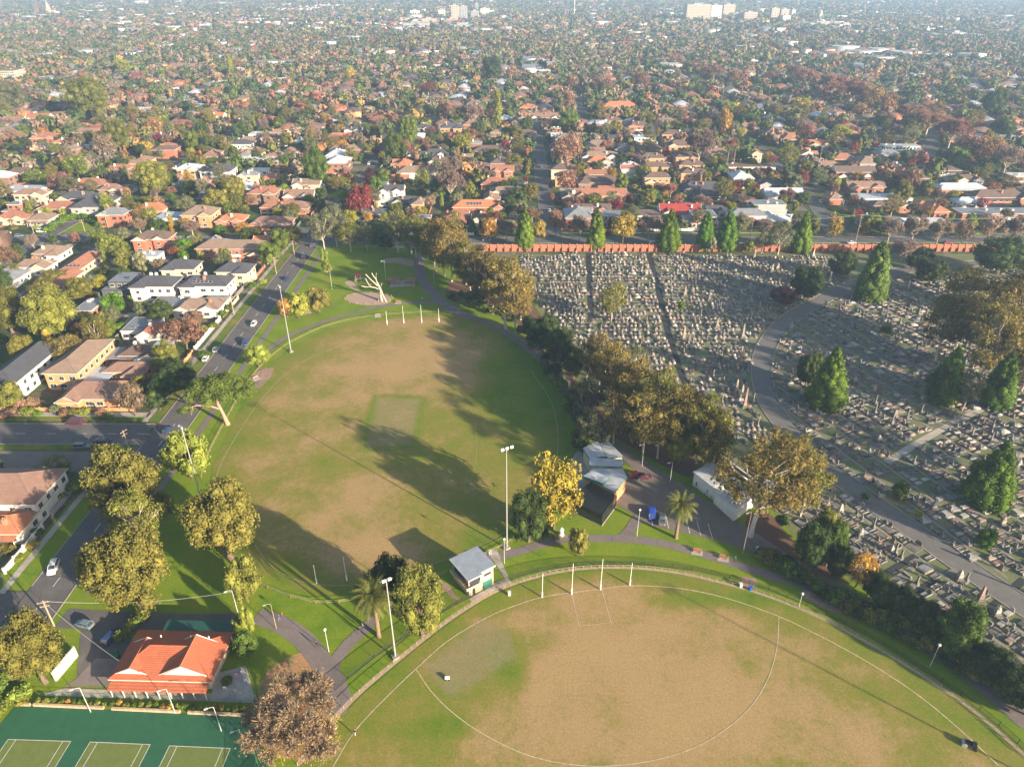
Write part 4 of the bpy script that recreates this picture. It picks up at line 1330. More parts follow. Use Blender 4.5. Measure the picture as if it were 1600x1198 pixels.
NEAR_HOUSES = [
 # px, py of the roof centre, width, depth, style, roof, wall, storeys, solar
 (37,562,10,30,'long','slate','white',2,0),(123,552,10.5,24,'long','tan','orangebrick',2,0),(180,545,11,9,'carport','grey','white',1,0),(150,579,10,11,'carport','zinc','white',1,0),
 (222,547,14,10,'hip1','brown','brownbrick',1,0),(196,573,13,10,'hip1','faded','orangebrick',1,0),(146,608,17,13,'hip1','faded','orangebrick',1,0),
 (14,757,19,15,'hip2','faded','white',2,0),(-14,818,15,11,'hip1','orange','white',1,0),(242,438,17,12,'hip2','slate','white',2,0),(322,437,19,12,'hip2','slate','white',2,6),
 (282,412,14,11,'hip2','slate','cream',2,0),(366,417,14,11,'hip2','slate','cream',2,0),(188,430,12,13,'flat','grey','darkgrey',2,0),(266,467,13,9,'flat','grey','white',1,0),
 (312,473,17,12,'gable1','tan','white',1,0),(222,503,11,12,'flat','grey','white',1,5),(258,512,17,11,'hip1','terracotta','white',1,0),(137,472,8,13,'flat','grey','redbrick',2,0),
 (362,381,31,12,'hip2','tan','redbrick',2,0),(240,367,16,12,'gable1','brown','redbrick',2,0),(230,394,12,8,'flat','zinc','white',1,0),(312,329,16,15,'hip2','tan','orangebrick',2,0),
 (362,339,14,12,'gable1','orange','redbrick',1,0),(272,334,17,13,'flat','zinc','white',1,5),(235,323,17,14,'hip2','orange','pink',1,0),(24,335,16,12,'gable1','terracotta','pink',1,0),
 (92,321,20,14,'gable1','terracotta','pink',1,0),(66,337,11,10,'hip1','tan','grey',1,0),(148,314,17,22,'hip2','slate','grey',2,0),(140,285,20,15,'hip1','terracotta','brownbrick',1,0),
 (174,292,13,12,'hip1','faded','brownbrick',1,0),(30,292,27,14,'flat','zinc','white',1,10),(340,262,20,15,'hip2','slate','white',2,0),(295,282,16,13,'flat','grey','grey',1,0),
 (388,246,20,13,'flat','white','white',2,0),(328,298,16,8,'flat','grey','darkgrey',2,0),(78,390,13,12,'hip1','tan','white',1,0),(52,411,15,10,'hip1','tan','white',1,0),
 (12,427,12,12,'hip1','grey','white',1,0),(128,405,8,22,'hip1','terracotta','cream',1,4),(100,432,7,18,'hip1','terracotta','cream',1,0),
 (8,108,34,26,'flat','tan','cream',4,0),(55,120,62,26,'flat','white','white',1,0),(25,77,40,20,'flat','white','white',2,0),(104,78,40,18,'flat','white','white',1,0),
 (104,219,17,12,'hip2','orange','cream',2,0),(64,230,22,14,'hip1','slate','white',1,0),(135,197,18,14,'hip1','terracotta','white',1,0),(30,188,24,16,'gable1','faded','white',1,0),
 (60,182,20,14,'gable1','terracotta','brownbrick',2,0),(232,167,27,10,'flat','white','white',1,0),(328,180,25,14,'gable1','orange','cream',2,0),(262,228,16,14,'hip2','terracotta','redbrick',1,0),
 (300,207,18,14,'hip1','tan','cream',1,0),(272,209,10,9,'flat','zinc','white',1,0),(378,222,15,12,'hip2','slate','white',2,0),(392,236,18,10,'hip1','orange','white',1,0),
 (352,125,36,16,'flat','white','grey',2,0),(285,104,44,16,'long','faded','pink',2,0),(322,196,18,12,'hip1','brown','redbrick',1,0),
 (430,121,40,14,'flat','white','white',2,0),(452,114,30,14,'hip1','orange','white',1,0),(490,148,24,14,'gable1','terracotta','cream',2,0),(524,149,24,14,'gable1','terracotta','cream',1,0),
 (420,187,20,14,'hip1','orange','white',1,10),(456,189,20,14,'hip1','terracotta','white',1,5),(548,164,16,9,'flat','white','white',1,0),(575,169,14,12,'gable1','tan','white',1,0),
 (546,181,8,10,'shed','terracotta','redbrick',1,0),(535,212,26,13,'hip1','orange','redbrick',1,0),(552,201,13,10,'gable1','slate','white',2,0),(584,204,10,9,'gable1','slate','white',1,0),
 (531,230,14,11,'gable1','faded','cream',1,0),(495,218,13,11,'hip1','faded','brownbrick',1,0),(705,197,17,13,'hip2','slate','orangebrick',3,0),(737,192,14,11,'hip2','faded','redbrick',2,0),
 (650,240,12,11,'gable1','slate','white',1,0),(680,238,18,13,'gable1','slate','white',1,0),(765,232,24,15,'hip1','brown','cream',1,0),(652,265,25,14,'hip2','tan','white',2,0),
 (624,276,12,10,'gable1','orange','redbrick',1,0),(742,258,20,13,'hip2','brown','redbrick',2,0),(785,263,14,12,'gable1','terracotta','redbrick',2,0),(772,282,16,13,'hip1','terracotta','redbrick',1,0),
 (792,296,20,12,'hip1','tan','cream',1,0),(612,294,14,11,'gable1','slate','white',2,0),(636,311,16,10,'gable1','slate','white',1,0),(602,308,12,8,'flat','white','white',1,0),
 (665,335,6,6,'shed','grey','brownbrick',1,0),(748,319,29,13,'hip1','orange','redbrick',1,10),(757,338,13,9,'gable1','brown','white',1,0),(445,261,16,12,'hip1','terracotta','cream',1,0),
 (480,284,16,12,'gable1','tan','cream',2,0),(468,302,17,12,'gable1','faded','redbrick',1,0),(425,275,12,11,'hip1','orange','pink',1,0),(428,320,14,11,'hip1','terracotta','cream',1,0),
 (457,320,19,13,'hip2','faded','redbrick',1,0),(424,344,21,13,'hip1','faded','redbrick',1,0),(408,206,18,12,'flat','white','white',1,0),(405,262,14,10,'flat','white','white',2,0),
 (712,113,15,12,'hip2','terracotta','white',3,0),(652,103,28,14,'flat','white','white',3,0),(600,106,30,24,'hip1','grey','grey',1,0),(528,108,30,20,'hip1','slate','cream',1,0),
 (661,76,18,12,'hip2','slate','white',2,0),(686,78,20,10,'flat','white','white',2,0),(850,108,30,14,'flat','white','white',3,0),(870,137,20,14,'hip1','terracotta','cream',2,0),
 (815,146,20,14,'hip1','brown','brownbrick',1,0),(845,133,22,14,'hip1','tan','cream',1,0),(826,166,17,13,'hip2','orange','redbrick',2,0),(852,181,28,14,'gable1','faded','white',1,0),
 (818,207,21,14,'hip1','brown','cream',1,0),(955,150,22,15,'hip1','slate','white',1,0),(968,163,32,14,'hip2','orange','redbrick',2,0),(972,174,34,14,'hip1','terracotta','redbrick',1,0),
 (955,186,18,13,'hip2','brown','redbrick',2,0),(998,194,19,13,'hip2','brown','redbrick',2,0),(955,201,28,13,'hip1','tan','brownbrick',1,0),(1040,188,20,13,'hip2','tan','redbrick',2,0),
 (1052,207,19,13,'hip2','brown','orangebrick',2,0),(1060,224,17,13,'hip2','brown','orangebrick',2,0),(1072,241,17,12,'hip2','brown','orangebrick',2,0),(1080,254,17,11,'hip2','brown','orangebrick',2,0),
 (1084,267,17,11,'hip2','brown','orangebrick',2,0),(1015,230,17,12,'hip2','brown','cream',2,0),(1018,243,17,12,'hip2','brown','orangebrick',2,0),(1022,257,18,12,'hip2','brown','orangebrick',2,0),
 (1026,273,16,11,'hip2','brown','orangebrick',2,0),(1098,290,26,14,'hip1','slate','darkgrey',1,0),(935,224,20,13,'gable1','tan','cream',1,0),(938,241,26,13,'gable1','tan','white',2,0),
 (958,214,16,12,'hip1','slate','brownbrick',1,0),(940,281,30,14,'hip1','brown','brownbrick',1,0),(938,301,30,13,'gable1','terracotta','orangebrick',1,0),(898,303,15,12,'hip1','brown','redbrick',1,0),
 (926,323,19,11,'gable1','brown','redbrick',1,0),(1020,330,18,11,'flat','tan','white',1,0),(1062,326,22,15,'gable1','redmetal','white',1,0),(1105,303,14,11,'hip1','slate','cream',1,10),
 (1115,325,16,11,'gable1','slate','white',1,0),(1165,309,10,8,'shed','redmetal','cream',1,0),(1170,197,20,14,'hip1','faded','cream',1,0),(1102,160,28,16,'gable1','terracotta','cream',1,0),
 (1160,114,30,14,'gable1','tan','cream',3,0),(1130,120,16,12,'gable1','tan','cream',2,0),(1062,127,22,14,'hip1','slate','grey',1,0),(1165,236,22,13,'gable1','terracotta','cream',2,0),
 (1172,256,32,12,'flat','faded','white',1,0),(1155,264,10,9,'shed','faded','pink',1,0),(1248,146,15,12,'hip2','orange','white',2,0),(1280,223,17,12,'gable1','orange','white',1,0),
 (1303,233,17,12,'hip1','brown','grey',1,0),(1242,177,15,12,'hip1','tan','white',1,0),(1308,165,20,13,'flat','slate','darkgrey',2,0),(1370,199,33,12,'flat','zinc','darkgrey',1,0),
 (1406,225,30,12,'flat','zinc','white',2,0),(1388,238,18,13,'hip1','grey','brownbrick',1,0),(1432,239,20,14,'hip1','grey','brownbrick',1,0),(1550,210,40,16,'flat','zinc','redbrick',1,0),
 (1482,187,34,12,'flat','white','darkgrey',1,0),(1578,222,18,12,'gable1','brown','white',1,0),(1335,265,25,12,'gable1','brown','redbrick',2,0),(1352,288,22,12,'gable1','faded','redbrick',1,0),
 (1378,304,32,11,'flat','zinc','white',1,0),(1390,317,20,11,'hip1','brown','redbrick',1,0),(1475,262,20,13,'hip1','brown','white',1,0),(1512,277,18,11,'gable1','brown','white',1,0),
 (1500,290,30,11,'hip1','zinc','redbrick',1,0),(1560,303,32,14,'hip1','brown','redbrick',1,0),(1515,312,16,10,'hip1','zinc','white',1,0),(1560,327,45,11,'flat','grey','redbrick',1,0),
 (1452,342,18,10,'flat','white','white',1,0),(1224,300,22,14,'gable1','zinc','white',1,0),(1206,283,18,13,'hip1','slate','grey',1,0),(1575,345,20,10,'hip1','zinc','white',1,0),
 (1420,345,15,9,'hip1','zinc','cream',1,0),(580,330,14,10,'hip1','slate','white',1,0)]
for k, (px_, py_, w_, d_, st_, rf_, wl_, n_, so_) in enumerate(NEAR_HOUSES):
    p_ = G(px_, py_, 2.9 * n_ + 1.5)
    house(p_.x, p_.y, w_, d_, 0.0, st_, rf_, wl_, n_, k, detail=p_.y < 480, solar=so_)
# ------------------------------------------------------------------ cemetery
STONE = {k: simple("stone_" + k, c, .8, .22, 1.6, rnd=.18, dirt=tuple(x * .6 for x in c)) for k, c in {
    'sand': (.27, .23, .18), 'white': (.33, .31, .275), 'grey': (.17, .17, .172), 'dark': (.07, .07, .075), 'pink': (.27, .18, .15), 'conc': (.175, .155, .13), 'gravel': (.16, .15, .13)}.items()}
SK = list(STONE)
M_WALLBR = simple("cemetery_wall_brick", (.34, .125, .075), .9, .22, 1.4, dirt=(.30, .13, .085), rnd=.08)
M_WALLCAP = simple("wall_coping", (.36, .19, .13), .9, .2, 1.4)
crd = spline(gp([(1530, 411), (1460, 418), (1400, 424), (1345, 440), (1290, 465), (1235, 497), (1203, 532), (1190, 575), (1200, 625), (1235, 675), (1285, 725), (1350, 775),
                 (1425, 827), (1510, 887), (1620, 960)]), False, 4)
struct(ribbon("cemetery_road", crd, 6.4, .075, M_CROAD))
struct(kerb("kerb", crd, 3.4, .03, M_KERB, w=.3, h=.15)); struct(kerb("kerb", crd, -3.4, .03, M_KERB, w=.3, h=.15))
cpath = gp([(1535, 638), (1455, 680), (1385, 722)])
struct(ribbon("cemetery_path", spline(cpath, step=4), 2.2, .07, M_CONC))
aisle1, aisle2 = gp([(919, 396), (924, 500)]), gp([(1014, 396), (1028, 450), (1047, 530), (1072, 600), (1120, 680)])
M_DARKPATH = asphalt_mat("cemetery_path_asphalt", (.035, .035, .038))
for a in (aisle1, aisle2):
    struct(ribbon("cemetery_path", spline(a, step=4), 2.4, .07, M_DARKPATH))
apath3 = gp([(1368, 905), (1432, 868)]); apath4 = gp([(1395, 940), (1468, 905)]); apath5 = gp([(1520, 975), (1600, 905)]); apath6 = gp([(1560, 1010), (1640, 940)])
for a in (apath3, apath4, apath5):
    struct(ribbon("cemetery_path", [a[0], a[1]], 1.6, .07, M_DARKPATH))
COCC = np.zeros((ON_Y, ON_X), np.uint8)
def cocc_line(pts, w):
    L, R = ribbon_data(pts, w, 0)
    for i in range(len(L) - 1):
        occ_poly([L[i], L[i + 1], R[i + 1], R[i]], 1, COCC)
cocc_line(crd, 7.4)
for a in (aisle1, aisle2, cpath, apath3, apath4, apath5):
    cocc_line(spline(a, step=4), 2.6)
for t_, kd, fo, h_, w_ in TREES:
    occ_poly(rect_pts(t_.location.x, t_.location.y, 2.4, 2.4, 0), 1, COCC)
# boxes of each grave type: (cx, cy, cz, dx, dy, dz, part, material) - plot runs along y, headstone at +y
def grave_type(rng, big=False):
    w = rng.uniform(1.15, 1.42) if not big else rng.uniform(2.2, 3.0)
    l = rng.uniform(2.2, 2.6) if not big else rng.uniform(2.6, 3.4)
    t = rng.random()
    m = rng.choice(['sand', 'conc', 'conc', 'grey', 'sand', 'white', 'pink', 'grey'])
    m2 = rng.choice(['white', 'white', 'sand', 'grey', 'dark', 'conc', 'pink'])
    q = []
    kh = rng.uniform(.18, .4)
    if t < .45:      # kerbed plot with gravel
        k = .16
        q += [(0, -l / 2 + k / 2, kh / 2, w, k, kh, 'kerb', m), (0, l / 2 - k / 2, kh / 2, w, k, kh, 'kerb', m),
              (-w / 2 + k / 2, 0, kh / 2, k, l - 2 * k, kh, 'kerb', m), (w / 2 - k / 2, 0, kh / 2, k, l - 2 * k, kh, 'kerb', m),
              (0, 0, kh * .3, w - 2 * k, l - 2 * k, kh * .6, 'bed', rng.choice(['gravel', 'gravel', 'conc', 'grey']))]
    elif t < .85:    # full ledger slab
        q += [(0, 0, kh / 2, w, l, kh, 'base', m), (0, -.08, kh + .06, w * .84, l * .82, .12, 'slab', m2)]
    else:
        q += [(0, 0, .06, w, l, .12, 'base', 'conc')]
    r = rng.random()
    hy = l / 2 - .22
    if r < (.26 if not big else .42):      # upright headstone on a plinth
        hh = rng.uniform(.4, 1.0); hw = min(w * .8, rng.uniform(.6, 1.0) * (1.6 if big else 1))
        q += [(0, hy, kh + .12, hw * 1.25, .34, .24, 'plinth', m), (0, hy, kh + .24 + hh / 2, hw, .16, hh, 'headstone', m2),
              (0, hy, kh + .24 + hh + .06, hw * .6, .15, .12, 'headstone', m2)]
    elif r < .40:    # cross
        hh = rng.uniform(.8, 1.5)
        q += [(0, hy, kh + .2, .6, .5, .4, 'plinth', m), (0, hy, kh + .4 + hh / 2, .17, .15, hh, 'cross', m2), (0, hy, kh + .4 + hh * .72, .62, .14, .16, 'cross', m2)]
    elif r < .44:    # pillar monument
        hh = rng.uniform(1.0, 2.2)
        q += [(0, hy - .1, kh + .25, .85, .8, .5, 'plinth', m), (0, hy - .1, kh + .6, .62, .6, .3, 'plinth', m2), (0, hy - .1, kh + .7 + hh / 2, .36, .34, hh, 'pillar', m2),
              (0, hy - .1, kh + .7 + hh + .08, .5, .48, .16, 'cap', m2)]
    elif r < .68:    # low desk headstone
        q += [(0, hy, kh + .16, w * .8, .45, .32, 'headstone', m2)]
    return q
def grave_parts(q):
    parts = {}
    for (cx, cy, cz, dx, dy, dz, pn, mt) in q:
        parts.setdefault((pn, mt), MB()).box((cx, cy, cz), (dx, dy, dz))
    return parts
grng = random.Random(77)
GT = [grave_type(grng) for _ in range(46)]
GTB = [grave_type(grng, True) for _ in range(14)]
GTL = GT + GTB
GRAVES = []
STRIPS = []
def section(poly_px, along, pitch_x, row, skip, zr, big=.1, head=1, jit=.12, strip=1):
    """fill an outline (photo px) with rows of graves running along the given direction"""
    poly = gp(poly_px)
    d = Vector((along[0], along[1], 0)).normalized(); n = Vector((-d.y, d.x, 0))
    o = poly[0]
    us = [(p - o).dot(d) for p in poly]; vs = [(p - o).dot(n) for p in poly]
    rz = math.atan2(d.y, d.x)
    v = min(vs); r = 0
    while v < max(vs):
        u = min(us) + grng.uniform(0, 1)
        while u < max(us):
            p = o + d * u + n * v
            isb = grng.random() < big
            stepu = pitch_x * (2.2 if isb else 1) * grng.uniform(.92, 1.12)
            if isb:
                p = p + d * pitch_x * .6
            if in_poly(p.x, p.y, poly) and not occ_get(p.x, p.y, COCC) and grng.random() > skip:
                i = grng.randrange(len(GTB)) + len(GT) if isb else grng.randrange(len(GT))
                GRAVES.append((p.x + grng.uniform(-jit, jit), p.y + grng.uniform(-jit, jit), rz + grng.gauss(0, .015) + (0 if head > 0 else math.pi), i))
            u += stepu
        if r % 2 == strip:
            run = None
            u = min(us)
            while u < max(us):
                p = o + d * u + n * (v + row[1] * .5 * (1 if True else 0))
                ok = in_poly(p.x, p.y, poly) and not occ_get(p.x, p.y, COCC) and not occ_get(p.x, p.y)
                ok = in_poly(p.x, p.y, poly) and not occ_get(p.x, p.y, COCC)
                if ok and run is None:
                    run = p
                if (not ok or u + 2 >= max(us)) and run is not None:
                    if (p - run).length > 5:
                        STRIPS.append((run, p - d * 2, rz))
                    run = None
                u += 2
        v += row[r % len(row)]
        r += 1
secA = [(812, 401), (900, 397), (1100, 398), (1280, 401), (1325, 405), (1328, 436), (1290, 456), (1235, 485), (1190, 525), (1170, 575), (1180, 640), (1210, 690),
        (1150, 690), (1080, 665), (1000, 600), (900, 560), (860, 500), (830, 460), (815, 430)]
section(secA, (1, .0), 1.55, (3.0, 3.9), .24, 0, .05, jit=.05)
e1 = (G(1530, 742) - G(1313, 600))
secB = [(1350, 452), (1420, 432), (1520, 420), (1640, 425), (1760, 500), (1760, 900), (1640, 970), (1560, 920), (1420, 820), (1310, 745), (1240, 700), (1195, 640), (1190, 570), (1210, 520), (1265, 475)]
section(secB, (e1.x, e1.y), 1.62, (2.9, 3.9), .22, 0, .12, -1, .05)
secC = [(1195, 700), (1240, 690), (1310, 755), (1400, 820), (1490, 885), (1580, 950), (1640, 1010), (1640, 1100), (1560, 1055), (1500, 1015), (1430, 960), (1340, 900), (1260, 840), (1215, 790), (1170, 740)]
e2 = G(1600, 966) - G(1350, 790)
section(secC, (e2.x, e2.y), 1.6, (2.8, 4.0), .1, 0, .16, 1, .05)
GRAVES = [g for g in GRAVES if not occ_get(g[0], g[1], COCC)]
M_STRIP = simple("grave_row_path", (.22, .19, .15), .9, .25, 1.0, True)
for (a, b_, rz_) in STRIPS:
    struct(ribbon("grave_row_path", [a, b_], .7, .045, M_STRIP))
GRAVES.sort(key=lambda g: -scale_at(Vector((g[0], g[1], 0))))
vis = []
for g in GRAVES:
    u, v = PX((g[0], g[1], 0))
    vis.append(-5 < u < 1605 and v < 1200)
near, rest = [], []
for g, a in zip(GRAVES, vis):
    if a and len(near) < 298:
        near.append(g)
    elif a or g[0] < 200:
        rest.append(g)
GMESH = {}
GNAME = {'sand': 'sandstone', 'white': 'white marble', 'grey': 'grey granite', 'dark': 'black granite', 'pink': 'pink granite', 'conc': 'concrete', 'gravel': 'gravel'}
def grave_label(q):
    names = {p: m for (_, _, _, _, _, _, p, m) in q}
    base = 'kerbed gravel plot' if 'kerb' in names else 'ledger slab grave' if 'slab' in names else 'low concrete grave'
    bm = GNAME[names.get('kerb', names.get('base', 'conc'))]
    top = ''
    for k in ('headstone', 'cross', 'pillar'):
        if k in names:
            top = ' with ' + GNAME[names[k]] + ' ' + k
    return (bm + ' ' + base if 'concrete' not in base else base) + top
for (x, y, rz, i) in near:
    if i not in GMESH:
        GMESH[i] = [(pn, mb.mesh(pn, STONE[mt])) for (pn, mt), mb in grave_parts(GTL[i]).items()]
    root = empty("grave", (x, y, .03), rz)
    for pn, me in GMESH[i]:
        link(pn, me, root)
    tag(root, grave_label(GTL[i]), "grave", "graves of the cemetery")
# the rest in one sheet of real stones
BOXV = np.array([(-.5, -.5, -.5), (.5, -.5, -.5), (.5, .5, -.5), (-.5, .5, -.5), (-.5, -.5, .5), (.5, -.5, .5), (.5, .5, .5), (-.5, .5, .5)])
BOXF = np.array([(4, 5, 6, 7), (0, 1, 5, 4), (1, 2, 6, 5), (2, 3, 7, 6), (3, 0, 4, 7)])
VV, FF, MM = [], [], []
off = 0
for (x, y, rz, i) in rest:
    c, s = math.cos(rz), math.sin(rz)
    for (cx, cy, cz, dx, dy, dz, pn, mt) in GTL[i]:
        P = BOXV * (dx, dy, dz) + (cx, cy, cz)
        VV.append(np.stack([P[:, 0] * c - P[:, 1] * s + x, P[:, 0] * s + P[:, 1] * c + y, P[:, 2] + .03], 1))
        FF.append(BOXF + off); off += 8
        MM.append(np.full(5, SK.index(mt)))
VV = np.concatenate(VV); FF = np.concatenate(FF); MM = np.concatenate(MM)
struct(link("distant_graves", quads_mesh("distant_graves", VV, FF, np.zeros((0, 3), int), [STONE[k] for k in SK], MM, np.zeros(0, int))), 'stuff')
# tall obelisks and statues that stand out
def obelisk(px, py, top, mt, cross=False, label=None):
    p = G(px, py); h = max(2.5, height_from(py, top))
    root = empty("obelisk" if not cross else "grave_statue", p)
    b = MB(); b.box((0, 0, .2), (2.0, 2.0, .4)); b.box((0, 0, .6), (1.5, 1.5, .4)); b.build("step_base", STONE['conc'], root)
    b = MB(); b.box((0, 0, 1.3), (1.0, 1.0, 1.0)); b.build("pedestal", STONE[mt], root)
    b = MB()
    if cross:
        b.lathe([(.42, 1.8), (.45, 2.0), (.3, 2.6), (.34, h * .6), (.38, h * .75), (.2, h * .82), (.12, h * .86), (.17, h * .9), (.18, h * .95), (.08, h)], 8)
        b.tube([(.3, 0, h * .75), (.6, -.1, h * .62), (.45, -.3, h * .5)], .09, 5); b.tube([(-.3, 0, h * .75), (-.55, -.1, h * .85), (-.5, -.1, h * .98)], .08, 5)
        b.build("figure", STONE[mt], root)
    else:
        b.add([(-.38, -.38, 1.8), (.38, -.38, 1.8), (.38, .38, 1.8), (-.38, .38, 1.8), (-.22, -.22, h - .4), (.22, -.22, h - .4), (.22, .22, h - .4), (-.22, .22, h - .4), (0, 0, h)],
              [(0, 1, 5, 4), (1, 2, 6, 5), (2, 3, 7, 6), (3, 0, 4, 7), (4, 5, 8), (5, 6, 8), (6, 7, 8), (7, 4, 8)])
        b.build("shaft", STONE[mt], root)
    tag(root, label or ("tall " + GNAME[mt] + (" statue on pedestal among graves" if cross else " obelisk among graves")), "monument", "tall cemetery monuments")
for a in [(1178, 404, 386, 'sand', 1), (1270, 402, 390, 'white', 0), (1070, 462, 446, 'sand', 0), (1155, 572, 540, 'pink', 0), (1160, 528, 505, 'sand', 0), (1068, 530, 510, 'sand', 0),
          (1120, 512, 498, 'sand', 0), (1158, 622, 600, 'sand', 0), (1163, 636, 606, 'pink', 0), (1150, 612, 592, 'sand', 0), (1296, 440, 424, 'sand', 0), (1418, 452, 438, 'white', 0),
          (1385, 458, 442, 'sand', 0), (1345, 470, 460, 'sand', 0), (1466, 450, 440, 'white', 1), (1452, 446, 438, 'sand', 0), (1530, 938, 915, 'pink', 0), (1565, 820, 805, 'sand', 1),
          (1440, 706, 692, 'white', 1), (1335, 598, 588, 'white', 0), (1365, 612, 600, 'sand', 0), (1398, 650, 640, 'sand', 0), (1235, 515, 502, 'sand', 0), (1210, 500, 490, 'grey', 0),
          (1140, 440, 428, 'grey', 0), (1206, 424, 412, 'white', 0), (1215, 420, 410, 'sand', 1), (1108, 470, 455, 'grey', 0), (1186, 484, 470, 'grey', 0), (1480, 520, 508, 'white', 0),
          (870, 420, 408, 'sand', 0), (1010, 430, 420, 'white', 0), (1355, 520, 508, 'sand', 0), (1290, 560, 548, 'white', 0), (1458, 795, 780, 'white', 0), (1372, 690, 680, 'white', 0),
          (1590, 730, 716, 'white', 1), (1343, 840, 824, 'white', 1), (1393, 862, 848, 'white', 0), (1312, 802, 786, 'white', 0), (1498, 905, 890, 'white', 0), (1556, 960, 945, 'white', 1)]:
    obelisk(*a)
# ------------------------------------------------------------------ brick cemetery wall
root = empty("brick_wall", (-14, 334, 0))
n = 71; L = 250.0 / n
_b = MB(); _b.bx(0, L - .55, -.16, .16, -.05, 3.3, 0); _b.bx(-.02, L - .53, -.22, .22, 3.3, 3.45, 1)
for k in range(3):
    _b.bx(.3 + k * .9, .3 + k * .9 + .62, -.185, -.15, .4, 3.0, 0)
PAN = _b.mesh("wall_panel", [M_WALLBR, M_WALLCAP])
_b = MB(); _b.bx(-.28, .28, -.42, .3, -.05, 3.55, 0); _b.bx(-.34, .34, -.48, .36, 3.55, 3.75, 1); _b.bx(-.26, .26, -1.0, -.42, -.05, 1.9, 0)
PIER = _b.mesh("pier", [M_WALLBR, M_WALLCAP])
for i in range(n + 1):
    link("pier", PIER, root, (i * L, 0, 0))
    if i < n:
        link("wall_panel", PAN, root, (i * L + .28, 0, 0))
tag(root, "long red brick cemetery wall with piers behind the upper graves", "wall")
# ------------------------------------------------------------------ paths of the park
def path(pts, w, mat=M_PATH, z=.062, name="path"):
    P = spline(gp(pts), step=2.5)
    o = struct(ribbon(name, P, w, z, mat))
    return P
path([(655, 400), (657, 430), (680, 462), (716, 488), (760, 508), (800, 528), (838, 552), (868, 580), (892, 615), (915, 655), (950, 690), (990, 720), (1040, 752), (1110, 800),
      (1180, 845), (1245, 888), (1310, 925), (1380, 965), (1450, 1005), (1530, 1062), (1610, 1130)], 5.0, M_PATH, .064, "service_path")
path([(418, 548), (445, 528), (480, 512), (520, 498), (560, 487), (600, 478), (640, 474), (690, 473), (716, 484)], 2.2, z=.068)
path([(400, 962), (432, 972), (470, 995), (500, 1030), (522, 1065), (533, 1095), (520, 1120)], 4.2, z=.068)
path([(516, 1055), (522, 1035), (545, 1005), (572, 980), (590, 962)], 2.6, z=.072)
path([(742, 874), (800, 864), (840, 852), (880, 842), (930, 841), (985, 842), (1040, 850), (1100, 866), (1160, 885), (1210, 900), (1260, 915), (1300, 925)], 2.6, z=.068)
path([(972, 842), (985, 828), (993, 815), (1000, 806)], 2.8, z=.072)
struct(flat_poly("car_park", gp([(985, 735), (1020, 738), (1080, 770), (1150, 815), (1195, 850), (1185, 868), (1140, 850), (1080, 835), (1020, 822), (975, 795), (958, 785), (970, 760)]), .076, M_ROAD2))
# brown path along the fence of the lower oval
fence2 = [G(x, y) for x, y in [(395, 1225), (430, 1180), (470, 1130), (505, 1094), (545, 1060), (585, 1028), (635, 994), (690, 958), (735, 933), (780, 912), (840, 893), (900, 884), (960, 882),
                               (1020, 884), (1080, 891), (1140, 904), (1200, 922), (1260, 946), (1320, 975), (1380, 1008), (1440, 1046), (1500, 1086), (1560, 1134), (1620, 1190)]]
F2 = spline(OV2_VIS, step=1.5)
KERB2 = []
L_, R_ = ribbon_data(F2, 1.4, 0)
outer2 = R_ if (R_[30] - Vector((27, 48, 0))).length > (L_[30] - Vector((27, 48, 0))).length else L_
struct(ribbon("edge_strip", outer2, .8, .078, simple("edge_concrete", (.36, .26, .18), .9, .25, 1.5, True)))
M_DIRT = simple("bare_dirt", (.27, .18, .13), .95, .25, .8, True, dirt=(.20, .14, .10))
path([(490, 1198), (520, 1150), (540, 1118)], 5.2, M_DIRT, .066, "dirt_path")
# mulch under the gum row, wood chips and bare patches
def patch(name, pts, z, mat):
    return struct(flat_poly(name, spline(gp(pts), True, 2.5), z, mat))
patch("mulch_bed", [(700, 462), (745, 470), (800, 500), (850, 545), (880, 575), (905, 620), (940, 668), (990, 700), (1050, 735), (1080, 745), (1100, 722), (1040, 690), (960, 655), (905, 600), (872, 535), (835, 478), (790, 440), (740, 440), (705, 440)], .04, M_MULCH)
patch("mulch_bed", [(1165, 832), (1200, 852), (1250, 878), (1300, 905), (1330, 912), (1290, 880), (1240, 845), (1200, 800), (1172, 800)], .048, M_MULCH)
patch("bare_patch", [(1255, 918), (1290, 925), (1320, 945), (1335, 955), (1318, 960), (1282, 948), (1255, 932)], .05, M_DIRT)
patch("bare_patch", [(1160, 900), (1180, 903), (1185, 914), (1170, 920), (1156, 912)], .05, M_DIRT)
patch("wood_chip_bed", [(539, 466), (548, 459), (570, 457), (600, 459), (612, 466), (606, 474), (585, 477), (555, 475)], .055, M_MULCHL)
patch("wood_chip_bed", [(538, 441), (548, 438), (556, 446), (564, 454), (556, 454), (544, 447)], .055, M_MULCHL)
patch("sand_patch", [(600, 405), (625, 403), (645, 407), (660, 415), (645, 417), (620, 411), (600, 411)], .055, M_MULCHL)
patch("leaf_litter", [(405, 1070), (440, 1030), (490, 1020), (515, 1060), (528, 1100), (520, 1150), (480, 1185), (430, 1180), (400, 1140)], .045, simple("autumn_leaf_litter", (.34, .18, .09), .95, .4, 2.5, True, dirt=(.16, .17, .04)))
patch("worn_turf", [(392, 592), (410, 575), (428, 575), (422, 590), (402, 608)], .078, M_DIRT)

